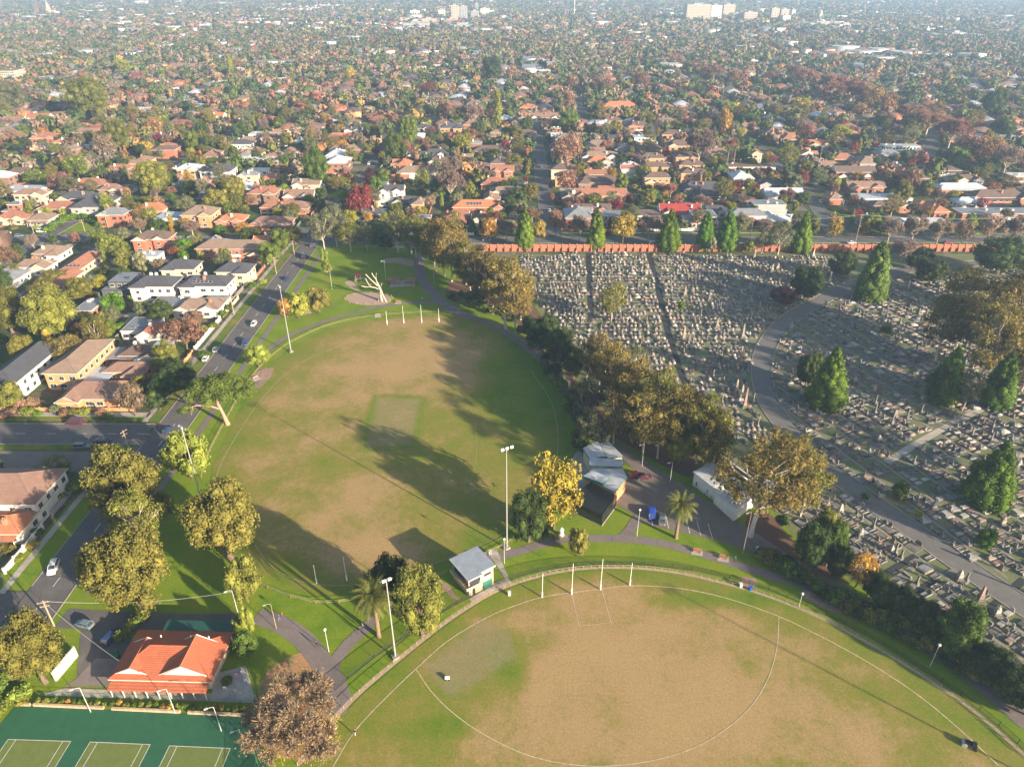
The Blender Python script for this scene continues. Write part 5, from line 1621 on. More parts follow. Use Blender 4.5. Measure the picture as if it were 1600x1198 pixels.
# ------------------------------------------------------------------ poles, posts and lamps
M_GALV = simple("galvanised_steel", (.42, .42, .40), .45, .08, 1.0, metal=.4)
M_WHITE = simple("white_paint", (.72, .70, .64), .5, .06, 1.0)
M_TIMBER = simple("weathered_timber", (.33, .25, .18), .9, .25, 2.0)
M_BROWNT = simple("brown_timber", (.20, .11, .065), .9, .3, 2.0)
M_BLACK = simple("black_paint", (.02, .02, .022), .5, .1, 1.0)
M_LAMPG, _nt, _p = nodes_of("lamp_glass"); _p.inputs['Base Color'].default_value = (.5, .5, .48, 1); _p.inputs['Roughness'].default_value = .15
def floodlight(px, py, h, rz=.6, lamps=3, label=''):
    p = G(px, py)
    root = empty("floodlight_tower", p, rz)
    b = MB(); b.tube([(0, 0, -.1), (0, 0, h * .5), (0, 0, h)], [.2, .15, .10], 8); b.build("pole", M_GALV, root)
    b = MB(); b.box((0, 0, .25), (1.3, 1.3, .5)); b.build("footing", M_KERB, root)
    b = MB(); b.box((0, 0, h - .3), (2.4, .12, .12)); b.build("crossarm", M_GALV, root)
    for k in range(lamps):
        b = MB(); b.box((0, 0, 0), (.62, .34, .52), 0); b.box((0, -.19, 0), (.54, .04, .44), 1)
        o = b.build("lamp_head", [M_GALV, M_LAMPG], root, ((k - (lamps - 1) / 2) * 1.15, -.25, h - .05)); o.rotation_euler = (RAD(-25), 0, 0)
    tag(root, label, "floodlight", "tall floodlight towers round the ovals")
floodlight(792, 856, 29.0, .5, 3, "tall floodlight tower beside the yellow tree and path junction")
floodlight(618, 1027, 21.5, .5, 2, "tall floodlight tower in front of the palm at the lower oval fence")
floodlight(318, 791, 24.5, -.7, 2, "tall floodlight tower on the left edge of the upper oval")
floodlight(455, 550, 25.5, -.9, 2, "tall floodlight tower at the upper left corner of the upper oval by the road")
_tip = G(1042, 918)
_q = _tip + Vector((SUN_DIR.x, SUN_DIR.y, 0)).normalized() * (25.0 / math.tan(SUN_EL))
_u, _v = PX(_q)
floodlight(_u, _v, 25.0, .6, 3, "tall floodlight tower at the lower right oval edge")
M_LAMPP = simple('lamp_post_paint', (.50, .50, .47), .5, .06, 1.0)
def lamp(px, py, top, style=0, label='', rz=0.0):
    p = G(px, py); h = height_from(py, top)
    root = empty("street_lamp", p, rz)
    b = MB(); b.tube([(0, 0, -.1), (0, 0, h)], [.075, .045], 6); b.build("pole", M_LAMPP if style != 2 else M_TIMBER, root)
    if style == 1:
        b = MB(); b.lathe([(.05, h), (.28, h + .05), (.3, h + .2), (.2, h + .38), (.02, h + .45)], 8); b.build("lamp_head", M_WHITE, root)
    else:
        b = MB(); b.tube([(0, 0, h - .05), (-.5, 0, h + .12), (-1.1, 0, h + .15)], .04, 5); b.box((-1.25, 0, h + .13), (.6, .26, .14)); b.build("lamp_arm", M_LAMPP if style != 2 else M_GALV, root)
    tag(root, label, "street lamp", "lamp posts")
for a in [(788, 880, 843, 1, "white lamp post on grass right of the brick pavilion"), (995, 838, 797, 1, "white lamp post at the corner of the car park by the blue car"),
          (514, 1018, 984, 1, "white lamp post on grass beside the forked path"), (372, 958, 922, 0, "lamp post on grass behind the tennis clubhouse"),
          (432, 982, 943, 2, "brown timber lamp post beside the path fork near the red shirt walker"), (1160, 866, 800, 2, "bare slanted pole beside the end of the car park"),
          (1453, 1041, 1008, 1, "lamp post in tree shade beside the lower right path"), (1003, 728, 694, 0, "lamp post standing in shade behind the clubrooms"),
          (603, 438, 408, 0, "slim lamp post behind the white dead tree"), (656, 412, 388, 0, "slim lamp post by the playground under the gums"), (678, 444, 420, 0, "slim lamp post beside the path under the gum row"),
          (519, 452, 424, 0, "white lamp post on grass left of the dead tree near the road"), (1047, 752, 722, 0, "grey lamp post by the maroon cars"), (1248, 948, 928, 1, "small lamp post in shade on the grass bank"),
          (384, 1172, 1140, 0, "court lamp post on the right side of the tennis courts"), (142, 1112, 1074, 0, "court lamp post at the flower bed edge left of the clubhouse"),
          (274, 1114, 1076, 0, "court lamp post at the flower bed in front of the clubhouse"), (346, 1142, 1104, 0, "court lamp post at the shaded end of the courts")]:
    lamp(a[0], a[1], a[2], a[3], a[4], .4)
def power_pole(px, py, top, label, rz=0.0, arms=2):
    p = G(px, py); h = height_from(py, top)
    root = empty("power_pole", p, rz)
    b = MB(); b.tube([(0, 0, -.1), (0, 0, h)], [.19, .13], 7); b.build("pole", M_TIMBER, root)
    for k in range(arms):
        b = MB(); b.box((0, -.16, h - .4 - k * 1.1), (2.4 - k * .5, .12, .12), 0)
        for s in (-.9, -.35, .35, .9):
            b.tube([(s * (1 - k * .2), -.16, h - .35 - k * 1.1), (s * (1 - k * .2), -.16, h - .15 - k * 1.1)], .06, 5)
        b.build("crossarm", M_TIMBER, root)
    tag(root, label, "power pole", "timber power poles")
    return p + Vector((0, 0, h - .2))
PT = {}
PT[0] = power_pole(85, 978, 938, "timber power pole beside the olive tree at the lower left road", .3)
PT[1] = power_pole(203, 706, 672, "timber power pole with crossarms at the left street corner", 1.2)
PT[2] = power_pole(55, 370, 345, "timber power pole beside the garden hedge among the left houses", .2)
PT[3] = power_pole(169, 356, 330, "timber power pole in front of the green hedged garden", .2)
PT[4] = power_pole(136, 372, 343, "timber power pole left of the lime coloured tree", .2)
PT[5] = power_pole(460, 398, 376, "timber power pole at the top of the park road", 0)
PT[6] = power_pole(432, 428, 402, "timber power pole on the verge opposite the park", 0)
PT[7] = power_pole(366, 492, 462, "timber power pole by the white wall beside the road", 0)
PT[8] = power_pole(1275, 278, 228, "leaning slim power pole left of the green hedge on the right street", 0, 1)
PT[9] = power_pole(1335, 384, 335, "power pole behind the brick wall near the side street", 0)
PT[10] = power_pole(1170, 384, 340, "power pole behind the brick wall near the grey green gum", 0)
PT[11] = power_pole(1127, 168, 140, "slim power pole beside the orange gabled house", 0, 1)
PT[12] = power_pole(1590, 384, 338, "power pole at the right end of the street behind the wall", 0)
M_WIRE = simple("power_cable", (.30, .29, .28), .6, .1, 1.0)
def wire(a, b_, sag, label, n=1, r=.03):
    root = empty("power_line", a)
    for k in range(n):
        off = Vector((0, -.35 + .7 * k / max(1, n - 1), 0)) if n > 1 else Vector((0, 0, 0))
        pts = [Vector((0, 0, 0)).lerp(b_ - a, i / 12) + Vector((0, 0, -sag * 4 * (i / 12) * (1 - i / 12))) + off for i in range(13)]
        b = MB(); b.tube(pts, r, 3, cap=False); b.build("cable", M_WIRE, root)
    tag(root, label, "power line", "overhead cables")
_pp = G(372, 958) + Vector((0, 0, 6.4))
wire(PT[0], _pp, 1.6, "pale cable sagging over the access road behind the clubhouse", 1, .045)
wire(PT[0], G(186, 1032, 5.0), .8, "pale cable from the corner pole down to the red roof", 1, .045)
wire(PT[10], PT[9], 1.4, "cables strung behind the wall between two street poles", 3)
wire(PT[9], PT[12], 1.6, "cables strung above the plane trees on the right", 3)
wire(PT[7], PT[6], 1.0, "cables along the left verge of the park road", 2)
wire(PT[6], PT[5], 1.0, "cables at the top end of the park road", 2)
wire(PT[4], PT[2], 1.0, "cables over the hedged garden among the left houses", 2)
# goal posts
def goal(base, tops, label, cat="goal post"):
    for (x, y), ty, l in zip(base, tops, label):
        p = G(x, y); h = height_from(y, ty)
        root = empty("goal_post", p)
        b = MB(); b.tube([(0, 0, -.05), (0, 0, h)], [.08, .055], 7); b.build("post", M_WHITE, root)
        b = MB(); b.tube([(0, 0, 0), (0, 0, 1.6 if h > 5 else .5)], .16, 8); b.build("padding", M_WHITE, root)
        tag(root, l, cat, "football goal and behind posts")
goal([(893, 928), (938, 921), (847, 933), (984, 914)], [880, 873, 896, 879], ["left tall white goal post of the lower oval", "right tall white goal post of the lower oval",
     "short white behind post left of the lower oval goals", "short white behind post right of the lower oval goals"])
goal([(631, 505), (659, 504), (686, 503), (605, 507)], [478, 476, 482, 486], ["left tall goal post at the far end of the upper oval", "right tall goal post at the far end of the upper oval",
     "short behind post right of the far goals", "short behind post left of the far goals beside the gate"])
goal([(542, 907), (495, 911), (588, 898)], [869, 882, 878], ["tall goal post in tree shade at the near end of the upper oval", "short behind post in shade left of the near goals", "white post beside the dark fig tree on the upper oval"])
# fences
def rail_fence(pts, step, h, rails, mpost, mrail, label, pr=.06, rr=.035, mesh_mat=None, name="rail_fence", group="rail fences round the ovals"):
    P = spline(pts, step=step) if len(pts) > 2 else [pts[0].lerp(pts[1], i / max(1, int((pts[1] - pts[0]).length / step))) for i in range(int((pts[1] - pts[0]).length / step) + 1)]
    P = [Vector((p[0], p[1], 0)) for p in P]
    root = empty(name, P[0])
    pm = MB(); pm.tube([(0, 0, -.05), (0, 0, h)], pr, 5)
    pmesh = pm.mesh("post", mpost)
    for p in P[:290]:
        link("post", pmesh, root, p - P[0])
    for z in rails:
        b = MB(); b.tube([p - P[0] + Vector((0, 0, z)) for p in P], rr, 4, cap=False); b.build("rail", mrail, root)
    if mesh_mat:
        b = MB()
        for i in range(len(P) - 1):
            a, c = P[i] - P[0], P[i + 1] - P[0]
            b.add([(a.x, a.y, .05), (c.x, c.y, .05), (c.x, c.y, h - .03), (a.x, a.y, h - .03)], [(0, 1, 2, 3)])
        b.build("chain_mesh", mesh_mat, root)
    tag(root, label, "fence", group)
    return root
M_MESH = bpy.data.materials.new("black_chain_mesh"); M_MESH.use_nodes = True
_nt = M_MESH.node_tree; _p = _nt.nodes["Principled BSDF"]; _p.inputs['Base Color'].default_value = (.02, .025, .02, 1)
_tr = N(_nt, "ShaderNodeBsdfTransparent"); _mx = N(_nt, "ShaderNodeMixShader"); _mx.inputs[0].default_value = .28
_nt.links.new(_tr.outputs[0], _mx.inputs[1]); _nt.links.new(_p.outputs[0], _mx.inputs[2]); _nt.links.new(_mx.outputs[0], _nt.nodes["Material Output"].inputs['Surface'])
rail_fence(outer2, 3.0, .9, (.85,), M_TIMBER, M_TIMBER, "low timber rail fence curving along the kerb of the lower oval")
rail_fence(fence2, 3.2, 1.3, (1.28, .08), M_BLACK, M_BLACK, "dark chain mesh fence curving outside the lower oval", mesh_mat=M_MESH)
off1 = []
for i, p in enumerate(OV1):
    d = (OV1[(i + 1) % len(OV1)] - OV1[i - 1]).normalized()
    off1.append(p + Vector((-d.y, d.x, 0)) * 2.4 if (p + Vector((-d.y, d.x, 0)) - Vector((-20, 175, 0))).length > (p - Vector((-20, 175, 0))).length else p - Vector((-d.y, d.x, 0)) * 2.4)
rail_fence(off1[:int(len(off1) * .96)], 3.4, 1.05, (1.0, .55), M_BROWNT, M_TIMBER, "brown post and rail fence round the upper oval", .09, .045)
M_REDT = simple("red_brown_post", (.36, .13, .06), .8, .2, 1.0)
# ------------------------------------------------------------------ dead tree sculpture
p = G(598, 471); s_ = scale_at(p) * 8 * .97
root = empty("dead_tree", p)
def W8(x, y, dy=0.0):
    return Vector(((x - 585) / s_, dy, (712 - y) / s_))
b = MB()
b.tube([W8(575, 730), W8(568, 640, .1), W8(572, 560), W8(545, 490, .2), W8(528, 420), W8(545, 345, -.4)], [.62, .5, .48, .4, .28, .18], 8)
b.tube([W8(632, 715, -.5), W8(600, 640, -.2), W8(575, 560)], [.4, .3, .34], 7)
b.tube([W8(520, 735, .6), W8(556, 660, .3), W8(568, 600)], [.35, .28, .3], 6)
b.build("trunk", M_WBARK, root)
for pts, r in [([(528, 420), (505, 385), (487, 345)], .24), ([(545, 510), (492, 455), (450, 410), (412, 365)], .28), ([(560, 560), (510, 535), (450, 522), (400, 528), (348, 515)], .30),
               ([(452, 524), (428, 475), (405, 412)], .2), ([(450, 520), (462, 500), (462, 480)], .12), ([(572, 540), (582, 510), (600, 472)], .14)]:
    r *= .85; q = [W8(x, y, .25 * math.sin(i * 1.3 + x)) for i, (x, y) in enumerate(pts)]
    b = MB(); b.tube(q, [r * (1.1 - .35 * i / len(q)) for i in range(len(q))], 7); b.build("limb", M_WBARK, root)
tag(root, "bleached white dead tree trunk standing on a round wood chip bed", "dead tree")
for k in range(16):
    a = 2 * math.pi * k / 16
    c = G(576, 467); q = Vector((c.x + math.cos(a) * 10.0, c.y + math.sin(a) * 6.0, 0))
    o = empty("bollard", q); b = MB(); b.tube([(0, 0, -.05), (0, 0, .9)], .09, 6); b.build("post", M_TIMBER, o)
    tag(o, "low timber bollard ringing the dead tree bed", "bollard", "timber bollards round the dead tree")
# ------------------------------------------------------------------ playground
p = G(560, 440)
root = empty("play_structure", p, .3)
M_TEAL = simple("teal_plastic", (.04, .26, .26), .4, .05, 1.0); M_RED = simple("red_paint", (.34, .05, .04), .5, .08, 1.0)
b = MB(); b.bx(-1.2, 1.2, -1.2, 1.2, 1.4, 1.55); b.build("deck", M_TIMBER, root)
b = MB(); b.add([(-1.5, -1.5, 3.3), (1.5, -1.5, 3.3), (1.5, 1.5, 3.3), (-1.5, 1.5, 3.3), (0, 0, 4.3)], [(0, 1, 4), (1, 2, 4), (2, 3, 4), (3, 0, 4), (3, 2, 1, 0)]); b.build("roof", M_RED, root)
for sx in (-1.1, 1.1):
    for sy in (-1.1, 1.1):
        b = MB(); b.tube([(sx, sy, 0), (sx, sy, 3.35)], .09, 6); b.build("post", M_TIMBER, root)
b = MB(); b.add([(1.2, -.4, 1.5), (1.2, .4, 1.5), (4.0, .4, .3), (4.0, -.4, .3), (1.2, -.4, 1.8), (4.0, -.4, .6), (1.2, .4, 1.8), (4.0, .4, .6)], [(0, 1, 2, 3), (0, 3, 5, 4), (1, 6, 7, 2)]); b.build("slide", M_TEAL, root)
b = MB()
for k in range(5):
    b.bx(-1.75, -1.2, -.4, .4, .2 + k * .28, .28 + k * .28)
b.build("ladder", M_TIMBER, root)
tag(root, "small play structure with teal slide behind the dead tree", "playground")
p = G(629, 444)
for k, dx in enumerate((-3.6, 3.6)):
    o = empty("picnic_shelter", p + Vector((dx, .6, 0)))
    for sx in (-2.2, 2.2):
        for sy in (-1.3, 1.3):
            b = MB(); b.tube([(sx, sy, 0), (sx, sy, 2.2)], .08, 6); b.build("post", M_BROWNT, o)
    b = MB(); b.add([(-2.9, -1.9, 2.2), (2.9, -1.9, 2.2), (2.9, 1.9, 2.2), (-2.9, 1.9, 2.2), (-2.2, 0, 2.9), (2.2, 0, 2.9)], [(0, 1, 5, 4), (1, 2, 5), (2, 3, 4, 5), (3, 0, 4), (3, 2, 1, 0)])
    b.build("roof", M_BROWNT, o)
    b = MB(); b.bx(-1, 1, -.4, .4, .7, .76); b.bx(-.1, .1, -.1, .1, 0, .7); b.bx(-1, 1, -.95, -.65, .42, .47); b.bx(-1, 1, .65, .95, .42, .47); b.build("table", M_TIMBER, o)
    tag(o, ("left" if k == 0 else "right") + " of the two brown picnic shelters on the concrete slab", "shelter", "picnic shelters")
struct(flat_poly("concrete_slab", gp([(609, 449), (649, 447), (648, 438), (611, 439)]), .09, M_CONC))
def bench(px, py, rz, label, back=M_REDT):
    o = empty("park_bench", G(px, py, .05), rz)
    b = MB(); b.bx(-1.3, 1.3, -1.1, .7, 0, .06); b.build("slab", M_CONC, o)
    b = MB()
    for k in range(3):
        b.bx(-.95, .95, -.35 + k * .18, -.2 + k * .18, .44, .48)
    b.build("seat", back, o)
    b = MB()
    for k in range(2):
        b.box((0, .26 + k * .03, .62 + k * .2), (1.9, .04, .16), rx=-.15)
    b.build("backrest", back, o)
    for sx in (-.8, .8):
        b = MB(); b.bx(sx - .04, sx + .04, -.32, .22, 0, .44); b.bx(sx - .04, sx + .04, .2, .26, .44, .9); b.build("leg", M_GALV, o)
    tag(o, label, "bench", "park benches")
bench(1089, 862, -.25, "orange slatted bench on a slab, nearer the palm of the two"); bench(1130, 872, -.25, "orange slatted bench on a slab, nearer the slanted pole")
bench(481, 488, .4, "orange bench on grass beside the lime shrubs near the road"); bench(622, 473, 0, "orange bench on the path right of the dead tree bed")
bench(400, 592, .9, "bench at the worn patch beside the left rail fence", M_TIMBER); bench(590, 520 - 26, .2, "bench by the gate at the far end of the upper oval", M_TIMBER)
# statue, bins, cart, gate posts and other small things
o = empty("memorial_statue", G(877, 836)); b = MB(); b.lathe([(.7, 0), (.65, .4), (.45, .5), (.4, 1.5), (.6, 1.7), (.3, 2.2), (.05, 2.5)], 10); b.build("pedestal", M_WHITE, o)  # white memorial statue, turned as one pedestal shape
b = MB(); b.lathe([(.8, .0), (.8, .15), (.7, .15)], 10); b.build("base", M_KERB, o)
tag(o, "white stone memorial statue on grass beside the yellow tree", "monument")
M_BIN = simple("blue_plastic", (.015, .09, .36), .4, .05, 1.0); M_BINL = simple("pale_plastic", (.5, .5, .48), .4, .05, 1.0); M_GRN = simple("green_plastic", (.02, .12, .06), .4, .05, 1.0)
def bin_(px, py, m, label, rz=0.0):
    o = empty("wheelie_bin", G(px, py), rz)
    b = MB(); b.add([(-.25, -.25, .1), (.25, -.25, .1), (.25, .25, .1), (-.25, .25, .1), (-.32, -.34, 1.0), (.32, -.34, 1.0), (.32, .36, 1.0), (-.32, .36, 1.0)],
                    [(0, 1, 5, 4), (1, 2, 6, 5), (2, 3, 7, 6), (3, 0, 4, 7), (3, 2, 1, 0)]); b.build("body", m, o)
    b = MB(); b.box((0, .02, 1.04), (.72, .8, .07), rx=.05); b.build("lid", m, o)
    for s in (-.28, .28):
        b = MB(); b.tube([(s - .03, .28, .12), (s + .03, .28, .12)], .12, 8); b.build("wheel", M_BLACK, o)
    tag(o, label, "bin", "wheelie bins")
bin_(1191, 870, M_BIN, "bright blue wheelie bin at the shaded end of the car park"); bin_(1183, 860, M_BINL, "pale wheelie bin behind the blue one"); bin_(1172, 922, M_BIN, "dark blue bin at the bare patch by the oval rail")
bin_(1157, 917, M_BINL, "white bin at the bare patch by the oval rail"); bin_(182, 1022, M_GRN, "green wheelie bin beside the clubhouse wall"); bin_(184, 1028, M_GRN, "green wheelie bin nearest the clubhouse corner")
bin_(660, 418, M_BIN, "blue bin beside the path under the gums"); bin_(796, 930, M_BINL, "white bin on the paved corner by the pavilion"); bin_(746, 872, M_BINL, "white bin at the pavilion path, nearer the roof"); bin_(766, 866, M_BINL, "white bin at the gate between pavilion and floodlight")
bin_(120, 428, M_BIN, "blue bin in the driveway beside the parked van")
M_YEL = simple("yellow_tarpaulin", (.55, .33, .02), .6, .15, 1.5)
o = empty("covered_cart", G(512, 1152), .9)
b = MB(); b.add([(-1.2, -.7, .5), (1.2, -.7, .5), (1.2, .7, .5), (-1.2, .7, .5), (-1.1, -.6, 1.05), (1.0, -.55, 1.15), (1.0, .6, 1.1), (-1.1, .6, 1.0), (0, 0, 1.35)],
                [(0, 1, 5, 4), (1, 2, 6, 5), (2, 3, 7, 6), (3, 0, 4, 7), (4, 5, 8), (5, 6, 8), (6, 7, 8), (7, 4, 8)]); b.build("cover", M_YEL, o)
b = MB(); b.bx(-1.3, 1.3, -.75, .75, .42, .5); b.bx(1.3, 2.1, -.05, .05, .42, .5); b.build("tray", M_WHITE, o)
for sx, sy in ((-.8, -.75), (.8, -.75), (-.8, .75), (.8, .75)):
    b = MB(); b.tube([(sx, sy - .06, .25), (sx, sy + .06, .25)], .25, 10); b.build("wheel", M_BLACK, o)
tag(o, "flat cart under a yellow tarpaulin on the brown path by the rail", "cart")
o = empty("storage_box", G(521, 1140), .9); b = MB(); b.box((0, 0, .2), (1.3, .35, .3)); b.build("body", M_WHITE, o); b = MB(); b.box((0, 0, .37), (1.34, .39, .04)); b.build("lid", M_WHITE, o)
tag(o, "narrow white box lying beside the yellow covered cart", "box")
o = empty("line_marker", G(699, 1061)); b = MB(); b.box((0, 0, .45), (.9, .5, .5)); b.build("tank", M_WHITE, o); b = MB(); b.tube([(-.4, 0, .6), (-1.3, .3, 1.0)], .04, 5); b.build("handle", M_BLACK, o)
for s in (-.3, .3):
    b = MB(); b.tube([(s, -.32, .2), (s, -.26, .2)], .2, 8); b.build("wheel", M_BLACK, o)
tag(o, "small white wheeled line marker on the wicket square", "line marker")
o = empty("cricket_roller", G(1515, 1166), -.5)  # motor roller for the cricket turf
b = MB(); b.box((0, 0, .7), (1.9, 1.1, .5)); b.box((.5, 0, 1.1), (.7, .9, .35)); b.build("body", M_BLACK, o)
b = MB(); b.tube([(-.9, -.7, .45), (-.9, .7, .45)], .45, 12); b.build("roller", M_GALV, o)
for sy in (-.6, .6):
    b = MB(); b.tube([(.7, sy - .1, .35), (.7, sy + .1, .35)], .35, 10); b.build("wheel", M_BLACK, o)
tag(o, "small dark motor roller on the boundary line at the lower right", "roller")
# ------------------------------------------------------------------ park buildings
M_CREAMBR = simple("cream_brick", (.50, .39, .25), .9, .15, 1.5); M_GREENP = simple("green_paint", (.03, .14, .10), .5, .1, 1.0); M_ZINC = ROOF['zinc']
M_BLUEZ = roof_mat("roof_bluegrey", (.27, .30, .34), metal=True)
# pavilion: local frame from its ground corners in the photo
def local_frame(a, b_):
    d = (b_ - a); return a, math.atan2(d.y, d.x), d.length
A = G(733, 932); B_ = G(772, 912)
o0, rz, wid = local_frame(A, B_)
wid = 6.4; dep = 6.6; h = 5.6
root = empty("pavilion", A, rz)
b = MB(); b.bx(0, wid, 0, dep, 0, h); b.build("wall", M_CREAMBR, root)
b = MB(); b.bx(-.5, wid * .48, -.9, dep + .5, h, h + .2, 0); b.bx(wid * .48, wid + .4, -.3, dep + .5, h, h + .2, 0); b.bx(-.52, wid * .48, -.98, -.9, h - .1, h + .22, 1); b.bx(wid * .48, wid + .42, -.38, -.3, h - .1, h + .22, 1)
b.bx(-.58, -.5, -.9, dep + .5, h - .1, h + .22, 1); b.build("roof", [M_BLUEZ, M_TRIM], root)
b = MB(); b.bx(.2, wid * .47, -.05, .02, 3.2, 4.9); b.build("window", M_GLASS, root)
b = MB(); b.bx(wid * .62, wid * .9, -.05, .02, 3.7, 4.4); b.build("window", M_GLASS, root)
b = MB(); b.bx(-.05, .02, .4, dep - .4, 2.9, 5.1); b.build("window", M_GLASS, root)
b = MB(); b.bx(wid * .55, wid * .95, -.06, .02, 0, 2.2); b.build("roller_door", M_GREENP, root)
b = MB(); b.bx(.9, 1.6, -.06, .02, 0, 2.1); b.build("door", M_BLACK, root)
b = MB(); b.lathe([(.02, 0), (.42, 0), (.42, .07), (.02, .07)], 14); o = b.build("clock", M_WHITE, root, (wid * .74, -.02, 2.9)); o.rotation_euler = (math.pi / 2, 0, 0)
b = MB(); b.bx(-.9, -.02, -.6, dep, 2.6, 2.75); b.bx(-.9, -.84, -.6, dep, 2.75, 3.4); b.bx(-.9, wid * .47, -.66, -.6, 2.6, 3.3); b.bx(-.9, wid * .47, -.66, -.02, 2.6, 2.72); b.build("balcony", M_CREAMBR, root)
tag(root, "small cream brick pavilion with grey skillion roof between the ovals", "pavilion")
struct(flat_poly("pavilion_paving", gp([(733, 936), (772, 912), (790, 905), (762, 862), (776, 858), (800, 915), (770, 928), (742, 944)]), .07, M_CONC))
struct(flat_poly("dirt_apron", gp([(684, 905), (700, 912), (712, 930), (724, 940), (706, 934), (688, 916)]), .055, M_DIRT))
# clubrooms: two metal roofed halls with green fascia, and practice nets
def block(parent, corners, z0, z1, mwall, mroof, over=.4, slope=0.0, name="wall", rname="roof", fascia=None):
    P = [Vector((c.x, c.y, 0)) for c in corners]
    c = sum(P, Vector()) / len(P)
    loc = parent.matrix_world.inverted() if False else None
    inv = Matrix.Translation(-parent.location)
    b = MB(); b.prism([(p - parent.location) for p in P], z0, z1); b.build(name, mwall, parent)
    Q = [p + (p - c).normalized() * over for p in P]
    b = MB()
    n = len(Q)
    d = (P[1] - P[0]).normalized()
    zz = [z1 + .05 + slope * ((q - c).dot(Vector((-d.y, d.x, 0)))) for q in Q]
    lo = [(q.x - parent.location.x, q.y - parent.location.y, z - .3) for q, z in zip(Q, zz)]
    hi = [(q.x - parent.location.x, q.y - parent.location.y, z + .1) for q, z in zip(Q, zz)]
    b.add(lo + hi, [(i, (i + 1) % n, n + (i + 1) % n, n + i) for i in range(n)], 1)
    b.add(hi, [tuple(range(n))], 0)
    b.add(lo, [tuple(range(n))[::-1]], 1)
    b.build(rname, [mroof, fascia or M_GREENP], parent)
M_DULLZ = roof_mat("roof_dull_metal", (.40, .42, .44), metal=True)
c0 = G(940, 760)
root = empty("clubrooms", Vector((c0.x, c0.y, 0)))
zr = 4.6
def quadpx(pts, z):
    q = [G(x, y, z) for x, y in pts]
    ar = sum(q[i].x * q[(i + 1) % len(q)].y - q[(i + 1) % len(q)].x * q[i].y for i in range(len(q)))
    return q if ar > 0 else q[::-1]
block(root, quadpx([(912, 701), (934, 690), (946, 712), (922, 716)], 4.2), 0, 4.2, WALL['cream'], M_DULLZ, .25, .02)
block(root, quadpx([(938, 692), (951, 690), (972, 712), (950, 716)], 4.0), 0, 3.9, WALL['cream'], M_DULLZ, .25, -.02)
block(root, quadpx([(922, 715), (972, 718), (972, 729), (922, 727)], 4.6), 0, 4.5, WALL['cream'], M_DULLZ, .25, .0)
block(root, quadpx([(928, 733), (972, 734), (979, 746), (960, 768), (944, 760), (915, 742)], 4.4), 0, 4.4, WALL['orangebrick'], M_DULLZ, .25, .0)
block(root, quadpx([(912, 746), (926, 739), (952, 746), (942, 757)], 4.8), 4.4, 5.2, M_GREENP, M_DULLZ, .2, .02, name="upper_wall", rname="upper_roof")
tag(root, "low clubrooms with patchy metal roofs and green fascia beside the nets", "clubrooms")
struct(flat_poly("clubrooms_apron", gp([(885, 730), (905, 700), (925, 735), (925, 760), (893, 770)]), .07, M_CONC))
root = empty("practice_nets", Vector((c0.x, c0.y, 0)))
NP = [G(888, 796), G(939, 821), G(963, 792), G(958, 765), G(912, 770)]
NP = [G(886, 797), G(940, 822), G(962, 792), G(925, 768)]
M_NET = bpy.data.materials.new("black_netting"); M_NET.use_nodes = True
_nt = M_NET.node_tree; _p = _nt.nodes["Principled BSDF"]; _p.inputs['Base Color'].default_value = (.02, .02, .02, 1)
_tr = N(_nt, "ShaderNodeBsdfTransparent"); _mx = N(_nt, "ShaderNodeMixShader"); _mx.inputs[0].default_value = .62
_nt.links.new(_tr.outputs[0], _mx.inputs[1]); _nt.links.new(_p.outputs[0], _mx.inputs[2]); _nt.links.new(_mx.outputs[0], _nt.nodes["Material Output"].inputs['Surface'])
for i in range(4):
    a, c = NP[i] - root.location, NP[(i + 1) % 4] - root.location
    b = MB(); b.add([(a.x, a.y, .1), (c.x, c.y, .1), (c.x, c.y, 3.6), (a.x, a.y, 3.6)], [(0, 1, 2, 3)]); b.build("net_panel", M_NET, root)
    b = MB(); b.tube([(a.x, a.y, 0), (a.x, a.y, 3.7)], .08, 5); b.build("post", M_BLACK, root)
    b = MB(); b.tube([(a.x, a.y, 3.65), (c.x, c.y, 3.65)], .05, 4); b.build("top_rail", M_BLACK, root)
    b = MB(); b.tube([(a.x, a.y, .1), (c.x, c.y, .1)], .12, 4); b.build("plinth", M_KERB, root)
for k in (1, 2, 3):
    a = NP[0].lerp(NP[3], k / 4) - root.location; c = NP[1].lerp(NP[2], k / 4) - root.location
    b = MB(); b.add([(a.x, a.y, .1), (c.x, c.y, .1), (c.x, c.y, 3.6), (a.x, a.y, 3.6)], [(0, 1, 2, 3)]); b.build("net_panel", M_NET, root)
b = MB(); b.add([(p.x - root.location.x, p.y - root.location.y, 3.62) for p in NP], [(0, 1, 2, 3)]); b.build("net_roof", M_NET, root)
tag(root, "black netted cricket practice cage with white plinth beside the yellow tree", "practice nets")
M_SYN = simple("synthetic_turf", (.06, .10, .035), .9, .3, 1.5, True, dirt=(.035, .05, .025))
struct(flat_poly("practice_turf", NP, .072, M_SYN))
